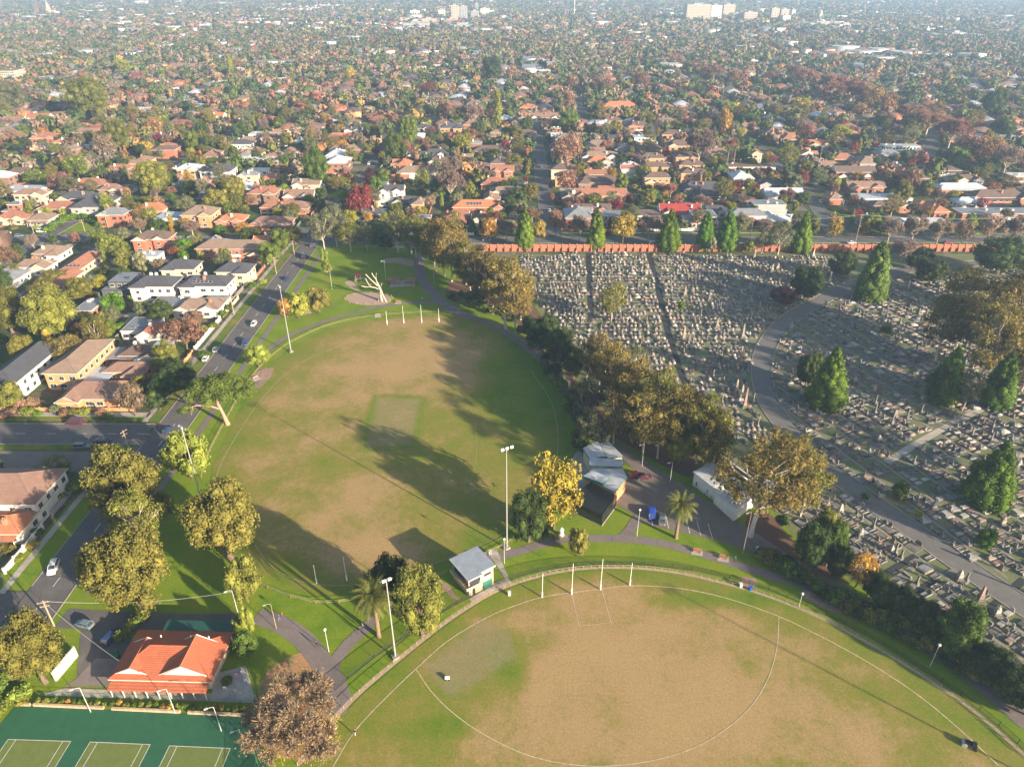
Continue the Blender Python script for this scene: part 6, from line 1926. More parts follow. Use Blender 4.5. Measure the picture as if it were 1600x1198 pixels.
# caretaker's building on the right with angular roofs
c0 = G(1120, 770)
root = empty("changing_rooms", Vector((c0.x, c0.y, 0)))
block(root, quadpx([(1085, 738), (1112, 724), (1150, 745), (1122, 764)], 4.2), 0, 4.0, WALL['white'], M_DULLZ, .4, .06, fascia=M_TRIM)
block(root, quadpx([(1118, 765), (1150, 748), (1180, 772), (1150, 794)], 4.2), 0, 3.8, WALL['white'], M_DULLZ, .4, -.06, fascia=M_TRIM)
for k in range(4):
    a = G(1090 + k * 17, 762 + k * 12) - root.location
    b = MB(); b.bx(a.x - .6, a.x + .6, a.y - .05, a.y + .05, .6, 2.0); o = b.build("window", M_GLASS, root)
tag(root, "white changing rooms with angular grey roofs half hidden by the big gum", "building")
rail_fence([G(1068, 756), G(1120, 785), G(1150, 805)], 2.0, 1.1, (1.05, .6), M_GREENP, M_GREENP, "green rail ramp in front of the changing rooms", name="ramp_rail", group="ramp rails")
o = empty("boundary_wall", G(1100, 702)); q = G(1170, 755) - G(1100, 702)
b = MB(); nrm = Vector((-q.y, q.x, 0)).normalized() * .15
b.prism([(-nrm)[:2], (q - nrm)[:2], (q + nrm)[:2], nrm[:2]], 0, 2.2); b.build("wall_panel", M_KERB, o)
b = MB(); b.prism([(-nrm * 1.4)[:2], (q - nrm * 1.4)[:2], (q + nrm * 1.4)[:2], (nrm * 1.4)[:2]], 2.2, 2.32); b.build("coping", M_TRIM, o)
tag(o, "pale boundary wall running behind the changing rooms under the gum", "wall")
for k, (x, y, t) in enumerate([(1078, 833, 806), (1095, 836, 810), (1113, 840, 816), (1045, 826, 806), (1043, 826, 812), (1020, 822, 805)]):
    if k == 4:
        continue
    p = G(x, y, .076); h = 3.0
    o = struct(ribbon("bay_line", [p, p + Vector((.2, 5.2, 0))], .14, .092, M_PAINT))
# ------------------------------------------------------------------ tennis club
CL = G(186, 1078); CR = G(340, 1082)
# clubhouse
base = Vector((G(182, 1072).x, G(182, 1072).y, 0))
wR = (G(333, 1076) - G(182, 1072)).length
root = empty("tennis_clubhouse", base, math.atan2((G(333, 1076) - G(182, 1072)).y, (G(333, 1076) - G(182, 1072)).x))
TR = roof_mat("roof_clubhouse", (.37, .11, .055), var=.12)
W, R = MB(), MB()
dep = 10.0; hh = 3.0
W.bx(.6, wR - .2, 0, dep, 0, hh)
hip_roof(R, .6, wR - .2, 0, dep, hh, 24, .9, 1.0, 'x')
hip_roof(R, 1.0, 6.4, .6, dep * .7, hh + .35, 27, .4, 0.0, 'y', W)
hip_roof(R, wR * .50, wR * .50 + 8.5, .6, dep * .72, hh + .35, 28, .4, 0.0, 'y', W)
W.build("wall", [WALL['cream'], WALL['white']], root)
R.build("roof", [TR, M_TRIM, TR], root)
b = MB(); b.add([(.2, -2.6, 2.35), (wR + .2, -2.6, 2.35), (wR + .2, -.6, 2.95), (.2, -.6, 2.95), (.2, -2.6, 2.2), (wR + .2, -2.6, 2.2), (wR + .2, -.6, 2.8), (.2, -.6, 2.8)],
                [(0, 1, 2, 3), (7, 6, 5, 4), (0, 4, 5, 1), (1, 5, 6, 2), (3, 7, 4, 0)]); b.build("verandah_roof", TR, root)
for k in range(9):
    x = .6 + (wR - .8) * k / 8
    b = MB(); b.bx(x - .08, x + .08, -2.4, -2.24, 0, 2.3); b.build("verandah_post", M_TRIM, root)
for k in range(7):
    x = 2 + (wR - 4) * k / 6
    b = MB(); b.bx(x - .7, x + .7, -.05, .01, .8, 2.2); b.build("window", M_GLASS, root)
for k, xx in enumerate((6.5, 12.5, 16.0, 20.5)):
    b = MB(); b.tube([(0, 0, 0), (0, 0, .5)], .14, 6); b.build("roof_vent", M_TRIM, root, (xx, dep * .75, hh + 2.2))
tag(root, "tennis clubhouse with bright orange tiled roof and twin gables", "clubhouse")
P = quadpx([(252, 988), (262, 968), (362, 970), (362, 988)], 3.2)
o = empty("shade_roof", Vector((P[0].x, P[0].y, 0)))
M_DGREEN = simple("dark_green_roof", (.02, .07, .055), .6, .15, 1.0)
b = MB(); b.prism([(p - o.location) for p in P], 3.0, 3.2); b.build("roof", M_DGREEN, o)
for p in P:
    b = MB(); q = p - o.location; b.tube([(q.x * .98, q.y * .98, 0), (q.x * .98, q.y * .98, 3.02)], .08, 6); b.build("post", M_GALV, o)
tag(o, "dark green flat canopy behind the orange tiled clubhouse", "canopy")
# terrace, beds, retaining wall, courts
struct(flat_poly("terrace", gp([(100, 1075), (400, 1085), (400, 1098), (60, 1086)]), .07, M_CONC))
struct(flat_poly("club_yard", gp([(120, 1060), (150, 1028), (196, 1030), (186, 1072), (100, 1072)]), .068, simple("yard_paving", (.19, .155, .14), .9, .12, .8, True)))
struct(flat_poly("patio", gp([(336, 1052), (385, 1040), (398, 1090), (330, 1090)]), .072, M_CONC))
struct(flat_poly("garden_strip", gp([(60, 1088), (400, 1098), (402, 1114), (48, 1102)]), .06, M_LAWN))
CT = gp([(25, 1102), (402, 1120), (420, 1198), (420, 1240), (-60, 1240), (-40, 1180)])
struct(flat_poly("tennis_court_surround", CT, .082, M_HARD))
o = empty("retaining_wall", G(25, 1102))
for seg, (a, c) in enumerate([((25, 1101), (48, 1102)), ((53, 1102), (163, 1107)), ((175, 1108), (282, 1113)), ((294, 1114), (400, 1119))]):
    A_, C_ = G(*a) - o.location, G(*c) - o.location
    n = max(1, int((C_ - A_).length / 1.1))
    bm_ = MB(); L1 = (C_ - A_).length / n; bm_.bx(.01, L1 - .01, -.2, .2, 0, .32); bm_.bx(.01, L1 - .01, -.19, .19, .335, .62)
    me = bm_.mesh("stone_block", simple("sandstone_block%d" % seg, (.42, .30, .19), .9, .25, 2.0, rnd=.1))
    ang = math.atan2((C_ - A_).y, (C_ - A_).x)
    for k in range(n):
        link("stone_block", me, o, A_.lerp(C_, k / n), ang)
tag(o, "low sandstone retaining wall between the courts and the flower beds", "wall")
def court(x0, x1, yl, label, xl):
    # doubles court seen end on: x across, y down the photo (runs beyond the frame)
    a, c = G(x0, yl), G(x1, yl + (4 if x0 > 100 else 3))
    d = (c - a).normalized(); n = Vector((d.y, -d.x, 0)); w = (c - a).length
    k = w / 10.97; Lc = 23.77 * k
    P = [a, c, c + n * Lc, a + n * Lc]
    o = struct(flat_poly("tennis_court", P[::-1], .094, M_COURT))
    def ln(p, q, wd=.09):
        struct(ribbon("court_line", [p, q], wd, .106, M_PAINT, None))
    ln(P[0], P[1]); ln(P[1], P[2]); ln(P[0], P[3]); ln(P[3], P[2])
    s = 1.37 * k
    ln(a + d * s, a + d * s + n * Lc); ln(c - d * s, c - d * s + n * Lc)
    z = 5.5 * k
    ln(a + d * s + n * z, c - d * s + n * z); ln(a + d * (w / 2) + n * z, a + d * (w / 2) + n * (Lc - z))
    m = a + d * (w / 2) + n * (Lc / 2)
    r = empty("tennis_net", m, math.atan2(d.y, d.x))
    b = MB(); b.bx(-w / 2 - .4, w / 2 + .4, -.02, .02, .1, .95); b.build("net", M_NET, r)
    b = MB(); b.bx(-w / 2 - .4, w / 2 + .4, -.04, .04, .95, 1.03); b.build("tape", M_WHITE, r)
    for s_ in (-1, 1):
        b = MB(); b.tube([(s_ * (w / 2 + .4), 0, 0), (s_ * (w / 2 + .4), 0, 1.07)], .05, 6); b.build("post", M_GREENP, r)
    tag(r, label, "tennis net", "tennis nets")
court(13, 111, 1155, "tennis net of the leftmost olive court", 0)
court(141, 235, 1159, "tennis net of the middle olive court", 0)
court(265, 360, 1165, "tennis net of the court beside the brown hedge tree", 0)
rail_fence([G(404, 1092), G(404, 1198), G(404, 1260)], 3.0, 3.0, (2.95,), M_GREENP, M_GREENP, "tall mesh court fence beside the large bare tree", .05, .03, M_MESH, "court_fence", "court fences")
rail_fence([G(62, 1087), G(160, 1090), G(280, 1094), G(400, 1099)], 2.5, 1.0, (.95, .5), M_GREENP, M_GREENP, "low green fence along the clubhouse terrace", .04, .025, None, "court_fence", "court fences")
o = empty("practice_board", G(88, 1064)); q = G(122, 1024) - G(88, 1064)
b = MB(); nrm = Vector((-q.y, q.x, 0)).normalized() * .1
b.prism([(-nrm)[:2], (q - nrm)[:2], (q + nrm)[:2], nrm[:2]], 0, 2.8); b.build("board", simple("faded_cream_board", (.48, .42, .34), .8, .12, 1.0), o)
for k in range(4):
    t_ = q * (k / 3) + nrm * 2; b = MB(); b.bx(t_.x - .06, t_.x + .06, t_.y - .06, t_.y + .06, 0, 2.9); b.build("post", M_GALV, o)
tag(o, "pale hitting wall at the edge of the clubhouse yard", "wall")
for k, (x, y) in enumerate([(369, 1058), (380, 1052), (384, 1064), (352, 1075)]):
    o = empty("outdoor_chair", G(x, y, .08), k * 1.1)
    m = M_WHITE if k != 0 else simple("pink_plastic", (.6, .3, .4), .5, .05, 1.0)
    b = MB(); b.bx(-.28, .28, -.28, .28, .4, .46); b.build("seat", m, o); b = MB(); b.bx(-.28, .28, .24, .3, .46, .95); b.build("backrest", m, o)
    for sx in (-.25, .25):
        for sy in (-.25, .25):
            b = MB(); b.bx(sx - .03, sx + .03, sy - .03, sy + .03, 0, .4); b.build("leg", m, o)
    tag(o, ["pale pink patio chair beside the clubhouse", "white patio chair nearest the bare tree", "white patio chair in front of the shady bush", "white chair at the clubhouse corner"][k], "chair", "patio chairs")
# ------------------------------------------------------------------ particular trees
def palm(px, py, top, wpx, seed, label, nf=44):
    p = G(px, py); h = height_from(py, top); w = wpx / scale_at(p)
    t, fr = palm_proto(seed, h * .78, nf, w * .56, .42 if h > 6 else .25)
    root = empty("palm_tree", p)
    t.build("trunk", M_PBARK, root)
    for b in fr:
        b.build("frond", M_FROND, root)
    tag(root, label, "palm", "palm trees")
    occ_poly(rect_pts(p.x, p.y, 4, 4, 0))
palm(592, 994, 914, 72, 3, "broad date palm beside the dark fig tree and path end", 56)
palm(1056, 840, 776, 54, 5, "tall date palm at the edge of the car park", 50)
palm(29, 438, 412, 26, 7, "feathery palm in a garden among the far left houses", 24)
palm(1135, 262, 222, 18, 8, "thin palm on the right of the brick units, nearer the lane", 20); palm(1145, 262, 220, 18, 9, "thin palm beside the long brown roofed hall", 20)
palm(212, 232, 200, 22, 11, "palm in front of the dark roofed house at upper left", 20)
# stone pine with its side limb
p = G(353, 663); s_ = scale_at(p) * .93
H_ = height_from(663, 578)
root = empty("stone_pine", p)
b = MB()
tp = Vector((-1.2, .3, H_ * .52))
b.tube([(0.6, 0, -.1), (0, 0, H_ * .18), (-1.0, .2, H_ * .38), tp], [.75, .48, .4, .34], 8)
r_ = random.Random(31)
L = []
for k in range(64):
    a = r_.uniform(0, 6.28); q = math.sqrt(r_.random()) * 9.2
    L.append((.4 + math.cos(a) * q, .5 + math.sin(a) * q * .8, H_ * .74 - q * q * .03 + r_.uniform(-1.0, .8), r_.uniform(1.5, 2.3), r_.uniform(1.5, 2.3), 1.6))
for k in range(9):
    e = L[k]; b.tube(limb_pts(tp - Vector((0, 0, .6)), e[:3], r_, .1, 3, .1), [.28, .2, .14, .07], 5)
b.tube([(-.4, .1, H_ * .28), (-3.0, -.5, H_ * .36), (-7.0, -1.2, H_ * .40), (-10.0, -1.5, H_ * .34)], [.3, .26, .2, .1], 6)
b.tube([(-8.0, -1.4, H_ * .38), (-8.6, -2.0, H_ * .25)], [.14, .06], 5)
b.build("trunk", M_PINEBARK, root)
LL = [(-10.0 + r_.uniform(-1.8, 1.8), -1.5 + r_.uniform(-1.5, 1.5), H_ * .32 + r_.uniform(-.8, .8), 1.2, 1.2, .8) for k in range(7)]
link("crown", crown_mesh("crown_stone_pine", L + LL, 330, .17, 5, FOL['pine'], core=.7, wild=1.0), root)
tag(root, "stone pine with flat green crown and one long low side limb", "tree")
occ_poly(rect_pts(p.x, p.y, 8, 8, 0))
# large leafless tree right of the courts
c_, t_ = bare_proto(991, 10.0, 17.0, 1.7, .085)
p = G(462, 1150)
root = empty("bare_tree", p, .5); link("trunk", t_, root)
o = link("crown", c_, root, None, 0, (1.0, 1.15, 1)); override(o, [foliage_mat("foliage_turning", (.27, .175, .12), (.42, .28, .16), .02, .1)])
tag(root, "large half bare spreading tree with orange leaves between courts and path", "tree")
r_ = random.Random(12)
L = [(r_.uniform(-6, 7), r_.uniform(-8.5, 6), r_.uniform(2, 6.0), r_.uniform(.7, 1.3), r_.uniform(.7, 1.3), .8) for k in range(80)]
o = link("lower_foliage", crown_mesh("lower_foliage", L, 110, .10, 9, FOL['gold'], core=0, wild=1.2), root); override(o, [foliage_mat("foliage_gold_fallow", (.34, .19, .05), (.40, .30, .06), .03, .1)])
# big white-trunked gum
H_ = height_from(838, 664)
P0 = G(1172, 838)
r_ = random.Random(64)
L = []
for k in range(78):
    d = Vector((r_.gauss(0, 1), r_.gauss(0, 1), r_.gauss(0, .8))).normalized()
    q = .35 + .65 * r_.random() ** .5
    L.append((1.2 + d.x * 12.0 * q, -.5 + d.y * 9.5 * q, H_ * .60 + d.z * H_ * .32 * q, r_.uniform(1.2, 2.1), r_.uniform(1.2, 2.1), r_.uniform(.9, 1.4)))
root = empty("gum_tree", P0)
link("crown", crown_mesh("crown_big_gum", L, 230, .18, 44, FOL['gum'], core=.45, wild=1.1), root)
b = MB()
fork = Vector((.6, .2, H_ * .26))
b.tube([(0, 0, -.2), (.1, 0, H_ * .1), fork], [.75, .55, .5], 9)
for k in range(11):
    e = L[k * 6]
    pts = limb_pts(fork, e[:3], r_, .14, 5, .25)
    b.tube(pts, [.34, .28, .22, .16, .11, .05], 6)
b.build("trunk", simple("white_gum_bark", (.56, .48, .40), .85, .2, 1.0, dirt=(.30, .22, .16)), root)
tag(root, "large spreading gum with pale trunk and limbs beside the changing rooms", "tree", "gum trees")
occ_poly(rect_pts(P0.x, P0.y, 8, 8, 0))
# shrubs and hedges at known places
def shrub(px, py, w, h, fol, k=0):
    p = G(px, py)
    return plant('shrub', fol, p.x, p.y, h, w, var=k)
rs = random.Random(88)
for k in range(30):
    t = k / 29
    shrub(62 + t * 330, 1097 + t * 12 + rs.uniform(-2, 2), rs.uniform(.9, 1.7), rs.uniform(.6, 1.2), rs.choice(['lime', 'green', 'gold', 'lime', 'bright']), k)
for (x, y, w, h, f) in [(35, 1090, 4.2, 2.8, 'lime'), (10, 1075, 5, 4, 'green'), (0, 1110, 5, 3, 'lime'), (22, 1060, 4, 3, 'green'), (36, 1098, 2.2, 1.2, 'yellow'),
                        (205, 985, 3.4, 2.2, 'lime'), (190, 1000, 3.2, 2.4, 'green'), (215, 975, 4, 2.4, 'green'), (225, 968, 3.5, 2, 'olive'), (370, 1012, 4, 3.4, 'green'),
                        (385, 1020, 4.6, 4, 'green'), (375, 980, 3, 3.6, 'lime'), (355, 1068, 2.5, 1.6, 'green'), (8, 655, 3, 2, 'rust'), (20, 650, 4.4, 2.6, 'rust'), (45, 648, 5, 3, 'lime'), (60, 650, 3, 2, 'bright'),
                        (90, 645, 4, 3, 'greygreen'), (103, 650, 4, 2.6, 'rust'), (118, 648, 4, 2.4, 'olive'), (132, 648, 4, 2.5, 'lime'), (160, 652, 4, 2.8, 'rust'), (172, 655, 3, 2, 'green'),
                        (75, 590, 4, 3, 'bright'), (90, 592, 4, 3, 'green'), (35, 640, 4, 4, 'pink'), (105, 765, 6, 3.4, 'green'), (125, 768, 6, 4, 'green'), (140, 760, 5, 3, 'dark'), (98, 780, 3, 2, 'lime'),
                        (60, 835, 3, 1.8, 'green'), (52, 855, 3, 1.6, 'gold'), (15, 860, 4, 2, 'olive'), (30, 875, 3, 1.5, 'lime'), (8, 845, 3, 2, 'green'), (320, 520, 4, 3, 'lime'), (335, 515, 4, 3, 'green'),
                        (350, 495, 4, 2.6, 'bright'), (360, 485, 4, 2.6, 'green'), (318, 558, 4, 2.6, 'bright'), (338, 478, 5, 2.2, 'green'), (352, 478, 5, 2.2, 'lime'), (245, 480, 4, 2.6, 'bright'),
                        (395, 452, 5, 3, 'bright'), (412, 445, 4, 2.5, 'lime'), (300, 448, 3, 2, 'bright'), (210, 470, 4, 3, 'lime'), (170, 515, 5, 4, 'lime'), (160, 525, 4, 3, 'pink'), (188, 520, 5, 4, 'bright'),
                        (1400, 778, 2, 1.4, 'rust'), (1412, 782, 1.6, 1, 'gold'), (1436, 806, 2, 1.6, 'yellow'), (1450, 985, 4, 3, 'dark'), (1220, 822, 4, 3, 'dark'), (850, 836, 3, 2, 'dark'), (838, 828, 3.5, 2.4, 'green'),
                        (1262, 780, 3, 2.2, 'tan'), (870, 842, 2.2, 1.2, 'tan'), (812, 845, 3, 2, 'dark')]:
    shrub(x, y, w, h, f, int(x))
for (x0_, x1_, y_, n_) in [(1195, 1300, 870, 14), (1300, 1440, 938, 20), (1440, 1600, 1010, 22)]:
    for k in range(n_):
        t = k / n_
        x = x0_ + (x1_ - x0_) * t; y = y_ + (x - x0_) * (.62 if x0_ < 1300 else .5 if x0_ < 1440 else .56) + rs.uniform(-6, 6)
        shrub(x, y, rs.uniform(3.5, 5.5), rs.uniform(2.5, 4.0), rs.choice(['dark', 'dark', 'olive', 'green']), k)
for k in range(26):
    t = k / 26
    shrub(822 + 105 * t + rs.uniform(-6, 6), 520 + 170 * t + rs.uniform(-5, 5), rs.uniform(3.5, 5.5), rs.uniform(2.5, 4.5), rs.choice(['dark', 'dark', 'greygreen', 'green']), k)
for k in range(18):
    shrub(700 + 120 * k / 18 + rs.uniform(-5, 5), 462 + 42 * k / 18 + rs.uniform(-9, 5), rs.uniform(2.5, 4), rs.uniform(1.5, 3), rs.choice(['dark', 'olive', 'dark']), k)

for k in range(16):
    t = k / 15
    shrub(78 + 80 * t, 363 - 16 * math.sin(t * 3.1) - t * 8, 5.5, 3.6, 'bright', k)
# garden walls along the streets
def garden_wall(a, b_, h, mat, label, step=3.6, pier=True):
    L = (b_ - a).length; d = (b_ - a).normalized(); rz = math.atan2(d.y, d.x)
    root = empty("garden_wall", Vector((a.x, a.y, 0)), rz)
    n = max(1, round(L / step)); q = L / n
    m = MB(); m.bx(.2, q - .2, -.09, .09, 0, h); m.bx(.2, q - .2, -.13, .13, h, h + .07); pm = m.mesh("wall_panel", mat)
    m = MB(); m.bx(-.2, .2, -.2, .2, 0, h + .2); m.bx(-.25, .25, -.25, .25, h + .2, h + .3); pr = m.mesh("pier", mat)
    for k in range(n + 1):
        link("pier", pr, root, (k * q, 0, 0))
        if k < n:
            link("wall_panel", pm, root, (k * q, 0, 0))
    tag(root, label, "wall", "garden walls along the streets")
V2 = lambda x, y: Vector((x, y, 0))
garden_wall(V2(-205, 187.6), V2(-118, 187.2), 1.1, WALL['orangebrick'], "low orange brick garden wall along the left cross street")
garden_wall(V2(-330, 188.6), V2(-212, 187.8), 1.1, WALL['orangebrick'], "low orange brick garden wall at the left edge of the cross street")
garden_wall(V2(-114.5, 206), V2(-114.5, 226), 1.2, WALL['orangebrick'], "orange brick garden wall near the two white parked cars")
garden_wall(V2(-114.5, 228), V2(-114.5, 254), 1.6, WALL['white'], "white garden wall beside the purple leaved tree")
garden_wall(V2(-114.5, 257), V2(-114.5, 275), 1.2, WALL['cream'], "cream garden wall in front of the tan gabled white house")
garden_wall(V2(-114.5, 290), V2(-114.5, 312), 1.4, WALL['redbrick'], "red brick garden wall near the grey roofed cream houses")
garden_wall(V2(-114.5, 316), V2(-114.5, 343), 1.6, WALL['cream'], "cream garden wall at the top of the park road")
garden_wall(V2(-115, 118), V2(-115, 133), 1.5, WALL['white'], "curved white garden wall beside the white driving car")
garden_wall(V2(-115.5, 138), V2(-115.5, 153), 1.2, WALL['grey'], "grey garden wall in front of the large white corner house")
garden_wall(V2(26, 366), V2(60, 366), 1.2, WALL['redbrick'], "red brick garden wall left of the gold tree behind the wall")
garden_wall(V2(64, 366), V2(104, 366), 1.4, WALL['white'], "white garden wall before the red roofed cottage")
garden_wall(V2(-70, 358), V2(-20, 358.6), 1.4, WALL['white'], "white garden wall behind the playground gums")
garden_wall(V2(-91.5, 440), V2(-91.0, 560), 1.6, WALL['white'], "long white wall along the upper middle street, nearer half")
garden_wall(V2(-91.0, 575), V2(-90.5, 680), 1.6, WALL['white'], "long white wall along the upper middle street, farther half")
garden_wall(V2(-235, 440), V2(-235, 560), 1.6, WALL['white'], "long white wall along the upper left street")
garden_wall(V2(-50, 462), V2(10, 462), 1.4, WALL['grey'], "grey wall between the solar roofed house and its neighbours")
garden_wall(V2(205, 372), V2(260, 374), 1.4, WALL['redbrick'], "brick wall in front of the zinc roofed long house")
# ------------------------------------------------------------------ vehicles
M_TYRE = simple("tyre_rubber", (.02, .02, .02), .9, .1, 1.0)
M_RIM = simple("wheel_rim", (.35, .35, .36), .3, .05, 1.0, metal=.7)
M_HEAD, _nt, _p = nodes_of("headlight_glass"); _p.inputs['Base Color'].default_value = (.7, .7, .68, 1); _p.inputs['Roughness'].default_value = .1
M_TAIL, _nt, _p = nodes_of("tail_light"); _p.inputs['Base Color'].default_value = (.30, .01, .01, 1); _p.inputs['Roughness'].default_value = .2
def car_paint(name, c):
    m, nt, p = nodes_of("car_paint_" + name)
    p.inputs['Base Color'].default_value = rgba(c); p.inputs['Roughness'].default_value = .3
    p.inputs['Coat Weight'].default_value = .5; p.inputs['Coat Roughness'].default_value = .08
    return m
PAINT = {k: car_paint(k, c) for k, c in {'white': (.62, .61, .58), 'silver': (.34, .35, .36), 'grey': (.12, .125, .13), 'black': (.015, .015, .018), 'blue': (.015, .06, .42),
                                         'navy': (.02, .04, .12), 'red': (.30, .02, .03), 'maroon': (.09, .015, .025), 'teal': (.12, .17, .20), 'beige': (.40, .34, .26)}.items()}
def loft(b, secs, m=0, cap=True):
    """secs: list of rings (same count) of Vector"""
    n = len(secs[0]); vs = [p for s in secs for p in s]; fs = []
    for i in range(len(secs) - 1):
        for k in range(n):
            fs.append((i * n + k, (i + 1) * n + k, (i + 1) * n + (k + 1) % n, i * n + (k + 1) % n))
    if cap:
        fs.append(tuple(range(n))); fs.append(tuple((len(secs) - 1) * n + k for k in range(n))[::-1])
    b.add(vs, fs, m)
CARM = {}
def car_meshes(kind):
    if kind in CARM:
        return CARM[kind]
    L, Wd, zb, zt = {'sedan': (4.6, 1.8, .92, 1.43), 'hatch': (4.0, 1.74, .95, 1.5), 'suv': (4.7, 1.88, 1.1, 1.72), 'van': (5.1, 1.95, 1.2, 2.05)}[kind]
    hl, hw = L / 2, Wd / 2
    def ring(x, w, z0, z1):
        return [Vector((x, -w * .92, z0)), Vector((x, w * .92, z0)), Vector((x, w, z0 + (z1 - z0) * .45)), Vector((x, w * .95, z1 - .06)), Vector((x, w * .84, z1)),
                Vector((x, -w * .84, z1)), Vector((x, -w * .95, z1 - .06)), Vector((x, -w, z0 + (z1 - z0) * .45))]
    hood = zb - (.08 if kind != 'van' else -.02)
    b = MB()
    loft(b, [ring(-hl, hw * .82, .34, zb * .86), ring(-hl + .18, hw * .95, .24, zb * .98), ring(-hl + .9, hw, .22, zb), ring(0, hw, .22, zb), ring(hl - 1.3, hw, .22, zb),
             ring(hl - .9, hw * .99, .22, hood), ring(hl - .2, hw * .93, .25, hood * .84), ring(hl, hw * .8, .36, hood * .72)])
    body = b
    r0, r1, f0, f1 = {'sedan': (-hl + .75, -hl + 1.45, .35, 1.15), 'hatch': (-hl + .12, -hl + .6, .35, 1.1), 'suv': (-hl + .12, -hl + .55, .5, 1.2), 'van': (-hl + .08, -hl + .3, 1.1, 1.8)}[kind]
    g = MB()
    def cab(x, w, z):
        return [Vector((x, -w, z)), Vector((x, w, z))]
    wB, wT = hw * .86, hw * .70
    vs = [Vector((r0, -wB, zb - .03)), Vector((r0, wB, zb - .03)), Vector((f1, wB, zb - .05)), Vector((f1, -wB, zb - .05)), Vector((r1, -wT, zt - .05)), Vector((r1, wT, zt - .05)), Vector((f0, wT, zt - .05)), Vector((f0, -wT, zt - .05))]
    g.add(vs, [(0, 4, 5, 1), (1, 5, 6, 2), (2, 6, 7, 3), (3, 7, 4, 0)])
    rf = MB()
    q = [Vector((r1 - .06, -wT - .02, zt - .05)), Vector((r1 - .06, wT + .02, zt - .05)), Vector((f0 + .08, wT + .02, zt - .05)), Vector((f0 + .08, -wT - .02, zt - .05)),
         Vector((r1 + .15, -wT * .85, zt + .02)), Vector((r1 + .15, wT * .85, zt + .02)), Vector((f0 - .15, wT * .85, zt + .02)), Vector((f0 - .15, -wT * .85, zt + .02))]
    rf.add(q, [(4, 7, 6, 5), (0, 1, 5, 4), (1, 2, 6, 5), (2, 3, 7, 6), (3, 0, 4, 7)][0:0] + [(4, 7, 6, 5)[::-1], (0, 1, 5, 4), (1, 2, 6, 5), (2, 3, 7, 6), (3, 0, 4, 7)])
    for s in (-1, 1):   # pillars
        for (xa, xb) in ((r0, r1), (f1, f0), ((r0 + f1) / 2 - .05, (r1 + f0) / 2 - .05)):
            rf.tube([(xa, s * wB, zb), (xb, s * wT, zt - .04)], .045, 4)
    w = MB(); w.tube([(0, -.11, 0), (0, .11, 0)], .33, 12)
    rm = MB(); rm.tube([(0, -.125, 0), (0, .125, 0)], .19, 8)
    hd = MB(); hd.box((0, 0, 0), (.12, .36, .14)); tl = MB(); tl.box((0, 0, 0), (.08, .3, .18))
    CARM[kind] = dict(body=body.mesh("body", PAINT['white']), glass=g.mesh("windows", M_GLASS), roof=rf.mesh("roof", PAINT['white']), wheel=w.mesh("wheel", M_TYRE), rim=rm.mesh("rim", M_RIM),
                      head=hd.mesh("headlight", M_HEAD), tail=tl.mesh("tail_light", M_TAIL), dims=(hl, hw, hood))
    return CARM[kind]
def car(px, py, deg, kind, col, label, world=False):
    p = Vector((px, py, 0)) if world else G(px, py)
    p.z = .06
    m = car_meshes(kind); hl, hw, hood = m['dims']
    root = empty("parked_car" if kind != 'van' else "van", p, RAD(deg))
    override(link("body", m['body'], root), [PAINT[col]]); link("windows", m['glass'], root); override(link("roof", m['roof'], root), [PAINT[col]])
    for sx in (-hl + .85, hl - .85):
        for sy in (-hw + .1, hw - .1):
            w = link("wheel", m['wheel'], root, (sx, sy, .33)); link("rim", m['rim'], w)
    for sy in (-hw + .35, hw - .35):
        link("headlight", m['head'], root, (hl - .06, sy, hood * .62)); link("tail_light", m['tail'], root, (-hl + .03, sy, hood * .68))
    tag(root, label, "car" if kind != 'van' else 'van', "cars on the streets and car parks")
